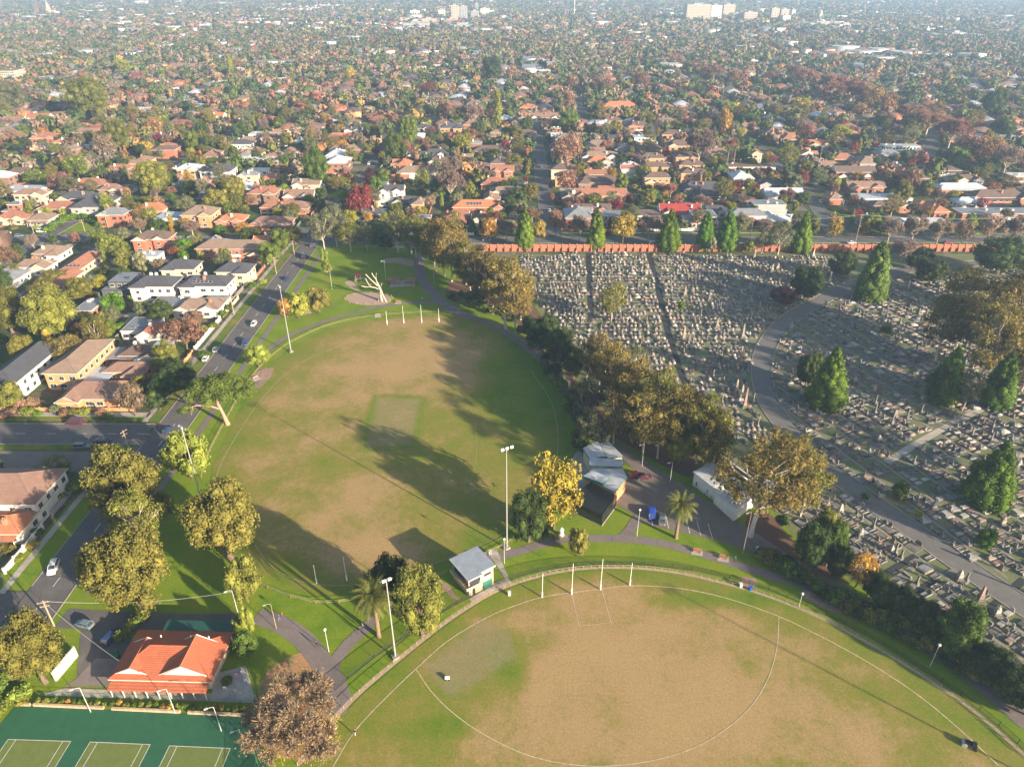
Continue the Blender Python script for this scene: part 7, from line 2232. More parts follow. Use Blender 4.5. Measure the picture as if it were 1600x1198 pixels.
for a in [(85, 889, -75, 'suv', 'white', "white car driving at the lower left road bend"), (322, 562, 95, 'hatch', 'white', "white car parked on the left kerb, nearer of the two"),
          (338, 548, 95, 'hatch', 'silver', "silver car parked behind the white one on the left kerb"), (384, 537, -88, 'suv', 'navy', "dark blue car in tree shade on the right side of the park road"),
          (397, 508, -88, 'hatch', 'white', "white hatchback driving up the middle of the park road"), (449, 437, -90, 'sedan', 'navy', "dark sedan halfway up the park road"),
          (476, 403, 90, 'suv', 'black', "black car near the top of the park road"), (118, 662, 178, 'van', 'maroon', "maroon people carrier parked in the cross street"),
          (160, 691, 2, 'sedan', 'black', "black sedan parked under tree shade in the cross street"), (260, 703, -92, 'sedan', 'blue', "blue sedan waiting at the street corner"),
          (263, 674, 88, 'hatch', 'navy', "dark hatchback beside the street corner behind the blue sedan"), (177, 997, 72, 'suv', 'navy', "dark blue car parked beside the clubhouse hedge"),
          (133, 978, 165, 'hatch', 'teal', "pale teal car parked at the shaded verge with rear to the hedge"), (1018, 804, 82, 'suv', 'blue', "bright blue car in the car park bay"),
          (1034, 814, 78, 'sedan', 'grey', "grey sedan next to the bright blue car"), (1005, 747, 5, 'sedan', 'maroon', "maroon sedan in shade behind the clubrooms, right one"),
          (993, 744, 5, 'hatch', 'red', "dark red hatchback next to the clubrooms wall"), (1282, 316, 80, 'hatch', 'white', "white car in the side street near the crimson tree"),
          (66, 363, 5, 'van', 'white', "white van parked before the hedged garden at far left"), (30, 370, 15, 'hatch', 'teal', "pale blue car in the driveway at far left"),
          (10, 366, 10, 'suv', 'white', "white car at the far left edge of the garden street"), (577, 257, 90, 'suv', 'white', "white car parked on the upper middle street by the trees"),
          (612, 222, 90, 'hatch', 'white', "white car further up the middle street"), (602, 219, -90, 'sedan', 'silver', "silver sedan opposite on the upper middle street"),
          (1022, 381, 2, 'sedan', 'white', "white sedan parked behind the brick wall by the cypress"), (1210, 382, 0, 'sedan', 'grey', "grey sedan on the street behind the grey green gum"),
          (446, 272, 0, 'suv', 'navy', "dark car in a driveway near the terracotta cottages"), (905, 145, 90, 'sedan', 'navy', "dark sedan in the upper street between rust trees"),
          (912, 158, 90, 'hatch', 'white', "white hatchback in the upper street between rust trees"), (1300, 250, 80, 'suv', 'silver', "silver car on the right side street"),
          (145, 738, 150, 'hatch', 'silver', "silver car in the shade by the corner house drive"), (846, 262, 90, 'sedan', 'grey', "grey sedan on the middle street beside crimson trees"),
          (826, 262, -90, 'hatch', 'white', "white hatchback parked on the left kerb of the middle street"), (300, 372, 2, 'sedan', 'silver', "silver sedan on the street by the long red brick building"),
          (200, 374, 2, 'suv', 'black', "black car on the street near the lime tree"), (1420, 381, 0, 'suv', 'grey', "grey car under the bare plane trees"),
          (700, 378, 0, 'sedan', 'white', "white sedan glimpsed behind the gum row"), (488, 385, 90, 'hatch', 'grey', "grey hatchback at the top junction"),
          (760, 377, 0, 'hatch', 'silver', "silver hatchback on the street left of the first cypress"), (1330, 381, 0, 'sedan', 'white', "white sedan on the street at the right crossing"),
          (1480, 381, 0, 'hatch', 'red', "red hatchback under the bare plane trees"), (832, 300, 90, 'suv', 'silver', "silver car on the left kerb of the middle street, lower one"),
          (858, 330, 90, 'sedan', 'white', "white sedan near the bottom of the middle street"), (1058, 262, 85, 'hatch', 'white', "white hatchback in the lane between brick units"),
          (345, 218, 90, 'suv', 'black', "black car on the upper left street"), (308, 240, 90, 'hatch', 'white', "white hatchback lower on the upper left street"),
          (130, 700, 3, 'suv', 'grey', "grey car at the kerb of the cross street verge"), (1268, 290, 80, 'sedan', 'navy', "dark sedan in the right side street")]:
    car(*a)
# ------------------------------------------------------------------ people
SKINC = simple("skin", (.42, .25, .17), .7, .05, 1.0); HAIRC = simple("dark_hair", (.04, .025, .02), .8, .1, 1.0)
CLOTH = {k: simple("cloth_" + k, c, .9, .1, 3.0) for k, c in {'red': (.5, .06, .05), 'black': (.02, .02, .025), 'white': (.6, .6, .58), 'blue': (.06, .12, .32), 'grey': (.2, .2, .21), 'jeans': (.06, .08, .15)}.items()}
def person_mesh(stride, arm):
    s = stride
    V = [(0, 0, .95), (0, 0, 1.15), (0, 0, 1.38), (0, 0, 1.50), (.01, 0, 1.62), (.02, 0, 1.72),
         (0, .10, .92), (s * .5, .11, .50), (s * .55, .11, .09), (s * .55 + .16, .12, .04),
         (0, -.10, .92), (-s * .25, -.11, .50), (-s * .9, -.11, .12), (-s * .9 + .15, -.12, .06),
         (0, .19, 1.40), (-arm * .5, .25, 1.13), (-arm * .3, .25, .90), (-arm * .3 + .03, .25, .80),
         (0, -.19, 1.40), (arm * .5, -.25, 1.13), (arm * 1.0, -.24, .93), (arm * 1.0 + .05, -.24, .84)]
    R = [.15, .145, .15, .06, .085, .085, .085, .06, .042, .035, .085, .06, .042, .035, .06, .042, .032, .03, .06, .042, .032, .03]
    E = [(0, 1), (1, 2), (2, 3), (3, 4), (4, 5), (0, 6), (6, 7), (7, 8), (8, 9), (0, 10), (10, 11), (11, 12), (12, 13), (2, 14), (14, 15), (15, 16), (16, 17), (2, 18), (18, 19), (19, 20), (20, 21)]
    me = bpy.data.meshes.new("person_skeleton"); me.from_pydata(V, E, [])
    o = bpy.data.objects.new("person_tmp", me); COL.objects.link(o)
    o.modifiers.new("skin", 'SKIN'); sk = me.skin_vertices[0].data
    for i, r in enumerate(R):
        sk[i].radius = (r, r)
    sk[0].use_root = True
    sub = o.modifiers.new("sub", 'SUBSURF'); sub.levels = 1; sub.render_levels = 1
    dg = bpy.context.evaluated_depsgraph_get()
    out = bpy.data.meshes.new_from_object(o.evaluated_get(dg))
    bpy.data.objects.remove(o)
    return out
PM = [person_mesh(.42, .22), person_mesh(.12, .05)]
def person(px, py, deg, top, legs, label, v=0):
    p = G(px, py, .1)
    root = empty("person", p, RAD(deg))
    me = PM[v].copy(); me.materials.clear()
    for m in (SKINC, CLOTH[top], CLOTH[legs], M_BLACK, HAIRC):
        me.materials.append(m)
    for f in me.polygons:
        c = f.center
        z = c.z
        ay = abs(c.y)
        f.material_index = 3 if z < .1 else 2 if z < .96 and ay < .2 else 4 if z > 1.70 or (z > 1.6 and c.x < -.02) else 0 if z > 1.5 or (ay > .2 and z < .92) else 1
    link("body", me, root)
    tag(root, label, "person", "people in the park")
person(555, 1148, 60, 'black', 'white', "person in black top standing on the boundary line at lower left", 1)
person(442, 965, 200, 'red', 'jeans', "person in red top walking on the path by the timber lamp post"); person(437, 969, 200, 'blue', 'grey', "person in blue walking beside the red topped walker")
person(496, 1010, 190, 'black', 'black', "person in dark clothes walking on the curved path toward the fork"); person(562, 988, 45, 'black', 'jeans', "person in dark top at the end of the forked path, left one")
person(567, 982, 45, 'grey', 'black', "person in grey top at the end of the forked path, right one"); person(1214, 880, 120, 'white', 'jeans', "person in white top standing in shade beside the lower right path", 1)
person(1208, 893, 140, 'grey', 'black', "person in grey on the lower right path"); person(404, 600, 20, 'black', 'jeans', "person in dark top standing by the left fence of the upper oval", 1)
person(1148, 877, -20, 'blue', 'black', "person in blue walking on the path past the orange benches"); person(660, 470, 10, 'white', 'blue', "person in white top walking on the path right of the dead tree")
# ------------------------------------------------------------------ the rest of the suburb
FR = random.Random(2024)
def visible(x, y, m=40):
    if y < 60:
        return False
    u, v = PX((x, y, 2)); return -m < u < 1600 + m and v < 1198 + m
n_hand = len(HOUSES)
spots = []
yy = 70.0
while yy < 1000:
    xx = -690.0 + FR.uniform(0, 10)
    while xx < 690:
        x, y = xx + FR.uniform(-2, 2), yy + FR.uniform(-2, 2)
        if visible(x, y, 30) or (visible(x, y, 160) and y < 500):
            spots.append((x, y))
        xx += 22.5
    yy += 20.5
spots.sort(key=lambda p: p[1])
EXTRA = []
nind = 0
for (x, y) in spots:
    if FR.random() < .2:
        continue
    rot = FR.choice((0, 0, math.pi / 2, math.pi, -math.pi / 2))
    w, d = FR.uniform(13, 20), FR.uniform(10.5, 14.5)
    if not rect_free(x, y, w + 1, d + 1, rot):
        w, d = 11.5, 9.0
        if not rect_free(x, y, w + 1, d + 1, rot):
            continue
    st = 2 if FR.random() < .28 else 1
    style = FR.choice(('hip1', 'hip1', 'hip1', 'gable1', 'hip2', 'hip2', 'flat')) if w > 11 else 'hip1'
    if style == 'hip2':
        st = 2
    roof = FR.choice(('terracotta', 'terracotta', 'faded', 'faded', 'tan', 'tan', 'brown', 'brown', 'slate', 'slate', 'grey', 'zinc', 'orange')) if style != 'flat' else FR.choice(('grey', 'zinc', 'grey', 'white'))
    wall = FR.choice(('white', 'cream', 'redbrick', 'redbrick', 'redbrick', 'brownbrick', 'orangebrick', 'pink', 'grey', 'brownbrick'))
    if nind + n_hand < 298 and visible(x, y, 10):
        house(x, y, w, d, rot, style, roof, wall, st, int(x * 3 + y), detail=False)
        nind += 1
    else:
        EXTRA.append((x, y, w, d, rot, st, roof, wall))
        occ_poly(rect_pts(x, y, w + 1, d + 1, rot))
# garden fences between the blocks
_b = MB()
_b.bx(0, 17, -.03, .03, .05, 1.65)
FENCE_MATS = [M_TIMBER, simple("grey_palings", (.20, .17, .15), .9, .25, 2.0), WALL['redbrick'], simple("green_metal_fence", (.10, .14, .11), .6, .1, 1.0)]
_f = MB()
for k in range(7):
    _f.bx(.05 + k * 2.43, .05 + k * 2.43 + .1, -.07, .07, 0, 1.7)
PANEL, FPOST = _b.mesh("paling_panel", M_TIMBER), _f.mesh("post_row", M_TIMBER)
nf = 0
for (root, style, roof, wall, st, w) in list(HOUSES):
    if nf >= 200:
        break
    x, y = root.location.x + FR.choice((-1, 1)) * (w / 2 + 2.4), root.location.y
    if style == 'carport' or not visible(x, y, 0) or not rect_free(x, y + 1, 1, 15, 0) or y > 480:
        continue
    mt = FR.choice(FENCE_MATS)
    o = empty("garden_fence", (x, y - 7.5, 0), math.pi / 2)
    override(link("paling_panel", PANEL, o), [mt])
    for k in range(7):
        pass
    q = link("post_row", FPOST, o); override(q, [mt]); q['kind'] = 'stuff'
    o['category'] = 'fence'; o['group'] = 'garden fences'; o['label'] = ''
    GF = globals().setdefault('GFENCES', []); GF.append(o)
    nf += 1
# lawns, courts and paving of the gardens
MPOOL, _nt, _p = nodes_of("pool_water"); _p.inputs['Base Color'].default_value = (.03, .22, .28, 1); _p.inputs['Roughness'].default_value = .1
npatch = 0
for k in range(2600):
    if npatch > 420:
        break
    y = 110 + 520 * FR.random() ** 1.2; x = FR.uniform(-.7, .7) * (y + 60)
    if not visible(x, y, 0):
        continue
    w, d = FR.uniform(4, 11), FR.uniform(4, 12)
    if rect_free(x, y, w, d, 0):
        mt = FR.choice((M_LAWNB, M_LAWNB, M_LAWN, M_LAWNB, M_CONC, M_CONC, M_VERGE, M_ROAD2))
        nm = {M_CONC: "paving", M_ROAD2: "driveway"}.get(mt, "garden_lawn")
        struct(flat_poly(nm, rect_pts(x, y, w, d, 0), .022 + (npatch % 5) * .003, mt))
        npatch += 1
# special lawn near the hedged house
struct(flat_poly("garden_lawn", gp([(75, 360), (110, 340), (155, 335), (160, 350), (135, 362), (95, 364)]), .04, M_LAWN))
struct(flat_poly("garden_lawn", gp([(1010, 158), (1040, 158), (1034, 180), (1008, 176)]), .04, M_LAWN))
struct(flat_poly("garden_lawn", gp([(0, 890), (20, 868), (62, 850), (80, 850), (30, 895), (8, 915)]), .04, M_LAWN))
# trees among the houses: nearest ones as individuals
used = {}
for t in TREES:
    used[t[1]] = used.get(t[1], 0) + 1
KINDW = [('garden_tree', 24), ('autumn_tree', 20), ('bare_tree', 11), ('spreading_tree', 20), ('shrub', 26), ('gum_tree', 8), ('columnar_tree', 3), ('cypress_tree', 2)]
LIM = {'garden_tree': 292, 'autumn_tree': 292, 'bare_tree': 200, 'spreading_tree': 290, 'shrub': 292, 'gum_tree': 170, 'columnar_tree': 50, 'cypress_tree': 60}
FOLW = {'garden_tree': ['green', 'green', 'olive', 'dark', 'lime', 'greygreen', 'bright', 'olive'], 'autumn_tree': ['orange', 'rust', 'pink', 'red', 'gold', 'gold', 'rust', 'crimson', 'yellow', 'tan', 'pink', 'lime'],
        'bare_tree': ['bare', 'bare', 'pink', 'tan', 'rust'], 'spreading_tree': ['dark', 'olive', 'green', 'olive', 'dark', 'greygreen'], 'shrub': ['green', 'dark', 'olive', 'lime', 'green', 'rust'],
        'gum_tree': ['gum', 'olive', 'greygreen'], 'columnar_tree': ['lime', 'gold', 'green'], 'cypress_tree': ['green', 'dark', 'olive']}
tspots = []
yy = 112.0
while yy < 1000:
    xx = -690.0 + FR.uniform(0, 5)
    while xx < 690:
        x, y = xx + FR.uniform(-3, 3), yy + FR.uniform(-3, 3)
        if visible(x, y, 10):
            tspots.append((x, y))
        xx += 9.0
    yy += 9.5
tspots.sort(key=lambda p: p[1] + FR.uniform(-12, 12))
XTREES = []
kk = [k for k, w in KINDW for _ in range(w)]
for i, (x, y) in enumerate(tspots):
    if not rect_free(x, y, 2.5, 2.5, 0):
        continue
    if FR.random() < (.16 if y < 500 else .08):
        continue
    k = FR.choice(kk)
    f = FR.choice(FOLW[k])
    if used.get(k, 0) < LIM[k] and y < 720:
        h, w = {'garden_tree': (FR.uniform(4.5, 10), FR.uniform(4.5, 9)), 'autumn_tree': (FR.uniform(6, 12), FR.uniform(6, 11.5)), 'bare_tree': (FR.uniform(7, 13), FR.uniform(7, 12)),
                'spreading_tree': (FR.uniform(7, 16), FR.uniform(7, 14)), 'shrub': (FR.uniform(2, 3.6), FR.uniform(3.5, 6)), 'gum_tree': (FR.uniform(12, 21), FR.uniform(9, 15)),
                'columnar_tree': (FR.uniform(8, 12), FR.uniform(3, 4)), 'cypress_tree': (FR.uniform(8, 13), FR.uniform(4, 6.5))}[k]
        if y < 540 and h > 7:
            h = 7 + (h - 7) * .5; w *= .85
        plant(k, f, x, y, h, w, parts=y < 430)
        used[k] = used.get(k, 0) + 1
    else:
        XTREES.append((x, y))
# ------------------------------------------------------------------ distant suburb, joined
rng = np.random.default_rng(9)
def value_noise(x, y, s, seed=0):
    xi, yi = np.floor(x / s), np.floor(y / s)
    fx, fy = x / s - xi, y / s - yi
    def hsh(a, b_):
        v = np.sin(a * 127.1 + b_ * 311.7 + seed * 17.3) * 43758.5453
        return v - np.floor(v)
    fx, fy = fx * fx * (3 - 2 * fx), fy * fy * (3 - 2 * fy)
    return (hsh(xi, yi) * (1 - fx) + hsh(xi + 1, yi) * fx) * (1 - fy) + (hsh(xi, yi + 1) * (1 - fx) + hsh(xi + 1, yi + 1) * fx) * fy
def col_material(name, rough=.85, nz=.5):
    m, nt, p = nodes_of(name)
    a = N(nt, "ShaderNodeAttribute", _attribute_name='col')
    f = noise(nt, nz, 3.0, .65, geopos(nt))
    c = mixc(nt, 1.0, a.outputs['Color'], ramp(nt, f, [(.3, (.6, .6, .6)), (.7, (1.3, 1.3, 1.3))]), 'MULTIPLY')
    nt.links.new(c, p.inputs['Base Color']); p.inputs['Roughness'].default_value = rough; p.inputs['Specular IOR Level'].default_value = .15
    return m
M_FARTREE = col_material("distant_foliage", .85, .4)
M_FARHOUSE = col_material("distant_buildings", .8, .25)
TC = np.array([(.05, .075, .02), (.035, .055, .018), (.11, .11, .03), (.08, .095, .03), (.10, .105, .05), (.07, .10, .02), (.19, .115, .07), (.20, .135, .095), (.17, .14, .105), (.28, .19, .06), (.21, .075, .055), (.15, .12, .08), (.28, .14, .06)])
TW = np.array([.12, .11, .12, .11, .08, .05, .12, .08, .09, .03, .015, .09, .015]); TW /= TW.sum()
def scatter_trees(name, X, Y, R, H, sub, nleaf, ls):
    n = len(X)
    iv, iff = ico(sub)
    nv, nfc = len(iv), len(iff)
    disp = 1 + rng.uniform(-.28, .22, (n, nv, 1))
    P = iv[None] * disp * .74
    P = P * np.stack([R, R, H * .42], 1)[:, None, :] + np.stack([X, Y, H * .58], 1)[:, None, :]
    C = TC[rng.choice(len(TC), n, p=TW)] * rng.uniform(.75, 1.3, (n, 1))
    cc = np.repeat(C, nv, 0)
    F = (iff[None] + (np.arange(n) * nv)[:, None, None]).reshape(-1, 3)
    V = P.reshape(-1, 3)
    d = unit(rng.normal(size=(n * nleaf, 3)) + np.array([0, 0, .25]))
    k = np.repeat(np.arange(n), nleaf)
    pos = d * np.stack([R, R, H * .42], 1)[k] * rng.uniform(.72, 1.15, (len(k), 1)) + np.stack([X, Y, H * .58], 1)[k]
    lq = leaf_quads(rng, pos, unit(d + rng.normal(scale=.6, size=d.shape)), ls * np.repeat(R, nleaf)[:, None] * .22)
    FQ = np.arange(len(lq)).reshape(-1, 4)
    lc = np.repeat(C[k] * rng.uniform(.8, 1.35, (len(k), 1)), 4, 0)
    me = quads_mesh(name, np.concatenate([lq, V]), FQ, F + len(lq), [M_FARTREE])
    at = me.attributes.new('col', 'FLOAT_COLOR', 'POINT')
    col = np.concatenate([lc, cc]); col = np.concatenate([col, np.ones((len(col), 1))], 1)
    at.data.foreach_set('color', col.astype(np.float32).ravel())
    return struct(link(name, me), 'stuff')
X = np.array([t[0] for t in XTREES]); Y = np.array([t[1] for t in XTREES])
n = len(X)
scatter_trees("distant_trees", X, Y, rng.uniform(2.6, 7.4, n), rng.uniform(5, 14, n), 1, 62, 1.05)
def far_points(y0, y1, dens):
    A = .66 * (y1 * y1 - y0 * y0) + 120 * (y1 - y0)
    n = int(A * dens)
    Y = np.sqrt(rng.uniform(y0 * y0, y1 * y1, n)); X = rng.uniform(-1, 1, n) * (.66 * Y + 60)
    return X, Y
def street_mask(X, Y):
    """distance to a loose street grid so roads stay open"""
    a = np.abs((X + 97 + 12 * np.sin(Y / 400)) % 118 - 59) > 55.5
    b_ = np.abs((Y + 30 * np.sin(X / 600)) % 210 - 105) > 101.5
    return a | b_
X, Y = far_points(1000, 1700, 1 / 105.)
k = (value_noise(X, Y, 160, 1) > .22) & ~street_mask(X, Y)
X, Y = X[k], Y[k]; n = len(X)
scatter_trees("distant_trees", X, Y, rng.uniform(3.2, 7.6, n), rng.uniform(5, 13, n), 1, 20, 1.5)
X, Y = far_points(1700, 5600, 1 / 400.)
k = (value_noise(X, Y, 260, 4) > .18); X, Y = X[k], Y[k]; n = len(X)
scatter_trees("distant_trees", X, Y, rng.uniform(5, 13, n), rng.uniform(6, 14, n), 1, 3, 2.0)
# houses, joined: walls and hipped roofs
RC = {'terracotta': (.30, .135, .085), 'orange': (.36, .155, .08), 'brown': (.14, .095, .08), 'tan': (.235, .165, .125), 'slate': (.08, .08, .09), 'grey': (.22, .225, .24), 'zinc': (.42, .46, .50), 'faded': (.24, .145, .11), 'white': (.58, .58, .56)}
WC = {'white': (.64, .61, .55), 'cream': (.52, .44, .33), 'redbrick': (.34, .14, .09), 'brownbrick': (.22, .135, .10), 'orangebrick': (.46, .25, .13), 'pink': (.48, .36, .28), 'grey': (.33, .32, .31)}
def joined_houses(name, rows):
    """rows: arrays x, y, w, d, rot, h, roof colour, wall colour, pitch height"""
    x, y, w, d, rot, h, rc, wc, rh = rows
    n = len(x)
    c, s = np.cos(rot), np.sin(rot)
    hw, hd = w / 2, d / 2
    ins = np.minimum(hd, hw * .95)
    def pt(a, b_, z):
        return np.stack([x + a * c - b_ * s, y + a * s + b_ * c, z], 1)
    z0 = np.zeros(n)
    o = .4
    V = np.stack([pt(-hw, -hd, z0), pt(hw, -hd, z0), pt(hw, hd, z0), pt(-hw, hd, z0), pt(-hw, -hd, h), pt(hw, -hd, h), pt(hw, hd, h), pt(-hw, hd, h),
                  pt(-hw - o, -hd - o, h), pt(hw + o, -hd - o, h), pt(hw + o, hd + o, h), pt(-hw - o, hd + o, h), pt(-hw + ins, z0, h + rh), pt(hw - ins, z0, h + rh)], 1)
    W = np.array([(0, 1, 5, 4), (1, 2, 6, 5), (2, 3, 7, 6), (3, 0, 4, 7), (8, 9, 13, 12), (10, 11, 12, 13)])
    T3 = np.array([(9, 10, 13), (11, 8, 12)])
    base = (np.arange(n) * 14)[:, None, None]
    FQ = (W[None] + base).reshape(-1, 4); FT = (T3[None] + base).reshape(-1, 3)
    me = quads_mesh(name, V.reshape(-1, 3), FQ, FT, [M_FARHOUSE])
    col = np.zeros((n, 14, 4)); col[:, :, 3] = 1
    col[:, :8, :3] = wc[:, None]; col[:, 8:, :3] = rc[:, None]
    at = me.attributes.new('col', 'FLOAT_COLOR', 'POINT'); at.data.foreach_set('color', col.astype(np.float32).ravel())
    return struct(link(name, me), 'stuff')
rows = [np.array([e[i] for e in EXTRA], float) for i in range(5)]
st = np.array([e[5] for e in EXTRA]); rcs = np.array([RC[e[6]] for e in EXTRA]); wcs = np.array([WC[e[7]] for e in EXTRA])
joined_houses("distant_houses", (*rows, st * 2.9 + .5, rcs, wcs, rows[3] * .25))
def far_houses(y0, y1, dens, big=.06, smin=11, smax=18):
    X, Y = far_points(y0, y1, dens)
    k = ~street_mask(X, Y) if y1 < 2000 else np.ones(len(X), bool)
    X, Y = X[k], Y[k]; n = len(X)
    bg_ = rng.random(n) < big
    w = np.where(bg_, rng.uniform(25, 60, n), rng.uniform(smin, smax, n)); d = np.where(bg_, rng.uniform(14, 30, n), rng.uniform(9, 13, n))
    rk = list(RC); wk = list(WC)
    rc = np.array([RC[rk[i]] for i in rng.choice(len(rk), n, p=[.18, .04, .18, .14, .16, .13, .03, .13, .01])])
    wc = np.array([WC[wk[i]] for i in rng.choice(len(wk), n, p=[.28, .24, .16, .08, .07, .09, .08])])
    wc[bg_] = (.55, .54, .52); rc[bg_] = np.where(rng.random((bg_.sum(), 1)) < .6, (.42, .43, .44), (.26, .27, .29))
    h = np.where(rng.random(n) < .3, 6.3, 3.3); h[bg_] = rng.uniform(4, 11, bg_.sum())
    rh = d * .25; rh[bg_] = .4
    joined_houses("distant_houses", (X, Y, w, d, rng.choice([0, math.pi / 2], n) + rng.normal(scale=.03, size=n), h, rc, wc, rh))
far_houses(1000, 1700, 1 / 560., .03, 13, 21)
far_houses(1700, 5600, 1 / 1100., .05, 14, 24)
# ------------------------------------------------------------------ far landmarks
M_FARWIN = simple("far_window_band", (.13, .14, .16), .4, .1, 1.0)
def tower(px, py, wpx, toppx, depth, wall, label, floors=8, name="tower_block", cat="tower", bands=True):
    p = G(px, py); w = wpx / scale_at(p); h = height_from(py, toppx)
    root = empty(name, (p.x, p.y, 0))
    b = MB(); b.bx(-w / 2, w / 2, 0, depth, 0, h); b.build("wall", WALL[wall], root)
    if bands:
        fh = h / (floors + .5)
        nb = max(3, int(w / 6))
        for f in range(floors):
            b = MB()
            for k in range(nb):
                x = -w / 2 + w * (k + .5) / nb
                b.bx(x - w / nb * .3, x + w / nb * .3, -.25, .05, fh * (f + .35), fh * (f + .8))
            o = b.build("window_row", M_FARWIN, root); o['kind'] = 'stuff'
    b = MB(); b.bx(-w / 2 - .3, w / 2 + .3, -.3, depth + .3, h, h + .8); b.bx(-w * .2, w * .15, depth * .3, depth * .7, h + .8, h + 4); b.build("roof", WALL['grey'], root)
    tag(root, label, cat, "large buildings in the distance")
for a in [(1090, 34, 37, 8, 40, 'cream', "wide pale hospital block with rows of windows on the horizon", 10), (1118, 33, 16, 9, 40, 'white', "white middle block of the far hospital", 9),
          (1138, 28, 18, 8, 40, 'cream', "right block of the far hospital", 8), (1152, 33, 14, 22, 30, 'cream', "low cream block just right of the far hospital", 4),
          (1172, 34, 20, 20, 30, 'pink', "pinkish low block right of the far hospital", 4), (1210, 32, 12, 14, 20, 'cream', "square pale tower right of the hospital", 6),
          (1225, 32, 12, 15, 20, 'pink', "pinkish tower right of the hospital", 6), (1239, 28, 6, 16, 12, 'white', "slim bright white tower right of the hospital", 7),
          (1228, 37, 12, 25, 20, 'white', "small white block in front of the pinkish tower", 4), (711, 33, 11, 9, 20, 'cream', "tall cream tower among the far centre buildings", 12),
          (724, 32, 12, 11, 20, 'grey', "blue grey tower beside the tall cream tower", 10), (690, 28, 10, 16, 20, 'white', "white block left of the tall cream tower", 5),
          (742, 30, 12, 18, 20, 'grey', "grey low tower right of the tall cream tower", 5), (758, 27, 14, 14, 20, 'white', "white terraced block in the far centre", 6),
          (745, 18, 5, 6, 14, 'grey', "distant slim tower behind the white terraced block", 8), (648, 26, 14, 17, 20, 'white', "white block at the left of the far centre buildings", 4),
          (670, 40, 22, 30, 24, 'pink', "pink and white block in the far centre", 4), (706, 39, 16, 30, 20, 'orangebrick', "orange brick block below the tall cream tower", 3),
          (650, 46, 40, 37, 30, 'grey', "long grey hall in the far centre", 2), (722, 47, 40, 40, 40, 'grey', "wide grey roofed hall below the towers", 2),
          (1290, 43, 60, 37, 40, 'pink', "long pinkish low building in the far right", 2), (1325, 46, 28, 39, 40, 'white', "bright white hall in the far right", 2),
          (1400, 54, 30, 48, 30, 'white', "white low hall right of the far church spire", 2), (1497, 60, 22, 52, 30, 'white', "white hall at the far right among dark trees", 2),
          (220, 10, 16, 2, 30, 'white', "bright white block at the top left horizon", 3), (870, 10, 20, 6, 25, 'white', "pale block at the top centre horizon", 3), (345, 9, 30, 5, 30, 'white', "long white hall on the top left horizon", 2)]:
    tower(*a[:7], floors=a[7])
def spire(px, py, top, label):
    p = G(px, py); h = height_from(py, top)
    root = empty("church_spire", p)
    b = MB(); b.bx(-5, 5, -5, 5, 0, h * .45); b.bx(-6, 6, 5, 30, 0, h * .3); b.build("tower", WALL['pink'], root)
    b = MB(); b.add([(-4.5, -4.5, h * .45), (4.5, -4.5, h * .45), (4.5, 4.5, h * .45), (-4.5, 4.5, h * .45), (0, 0, h)], [(0, 1, 4), (1, 2, 4), (2, 3, 4), (3, 0, 4)]); b.build("spire", WALL['cream'], root)
    tag(root, label, "church", "church spires in the distance")
spire(78, 24, 0, "orange tinted church spire at the top left"); spire(1281, 32, 14, "thin church spire right of the hospital towers"); spire(1447, 56, 40, "pale church spire among trees at the far right")
p = G(897, 26); root = empty("tower_crane", p)
b = MB(); b.tube([(0, 0, 0), (0, 0, 75)], 1.0, 4); b.build("mast", M_WHITE, root); b = MB(); b.tube([(-12, 0, 72), (45, 0, 72)], .8, 4); b.tube([(0, 0, 80), (30, 0, 72)], .3, 4); b.tube([(0, 0, 72), (0, 0, 80)], .7, 4); b.build("jib", M_WHITE, root)
tag(root, "white tower crane on the horizon above the centre", "crane")
# ------------------------------------------------------------------ labels that single things out
LMS = [("the dead tree", 598, 471), ("the long red brick building", 360, 392), ("the brick pavilion", 745, 915), ("the tennis clubhouse", 265, 1060), ("the practice nets", 930, 810),
       ("the changing rooms", 1130, 780), ("the stone pine", 352, 660), ("the left street corner", 205, 690), ("the upper right gum clump", 1530, 560), ("the cemetery road bend", 1200, 560),
       ("the red roofed cottage", 1062, 345), ("the round yellow tree", 1313, 222), ("the large red autumn tree", 566, 345), ("the hedged garden house", 148, 330), ("the white flats", 388, 256),
       ("the brick tower house", 705, 212), ("the large pink autumn tree", 884, 268), ("the lane of brick units", 1060, 250), ("the long zinc roofed house", 1378, 318), ("the white modern house", 1406, 238),
       ("the plane tree avenue", 1350, 175), ("the triple gabled cream house", 1160, 128), ("the white three storey block", 850, 118), ("the tall dark pine", 768, 132), ("the upper left yellow tree", 196, 120),
       ("the solar roofed orange house", 748, 330), ("the twin slate cottages", 665, 248), ("the pale apartment block", 8, 125), ("the large flat roofed school", 1550, 222), ("the white assembly hall", 55, 128),
       ("the dark roofed white houses", 322, 450), ("the plum red cemetery tree", 1222, 480), ("the tall bright cypress", 1287, 634), ("the brown roofed corner mansion", 14, 775), ("the orange terraces", 500, 158),
       ("the red shed", 1165, 318), ("the playground gums", 700, 430), ("the yellow park tree", 866, 820), ("the hospital", 1110, 35), ("the far church spire", 1447, 56), ("the purple leaved tree", 290, 535),
       ("the long brown brick flats", 123, 570), ("the dark modern house", 188, 440), ("the orange dormer cottage", 361, 345), ("the far left gum", 245, 308), ("the orange solar house", 420, 192),
       ("the middle street crossing", 842, 365), ("the right street crossing", 1322, 372), ("the big olive tree pair", 40, 525), ("the lower left junction", 60, 960), ("the hedge end", 1250, 880), ("the lower hedge", 1480, 1010), ("the middle hedge", 1390, 950), ("the club flower beds", 230, 1100), ("the hedge by the upper oval", 872, 560)]
LMW = [(n, G(x, y), x, y) for n, x, y in LMS]
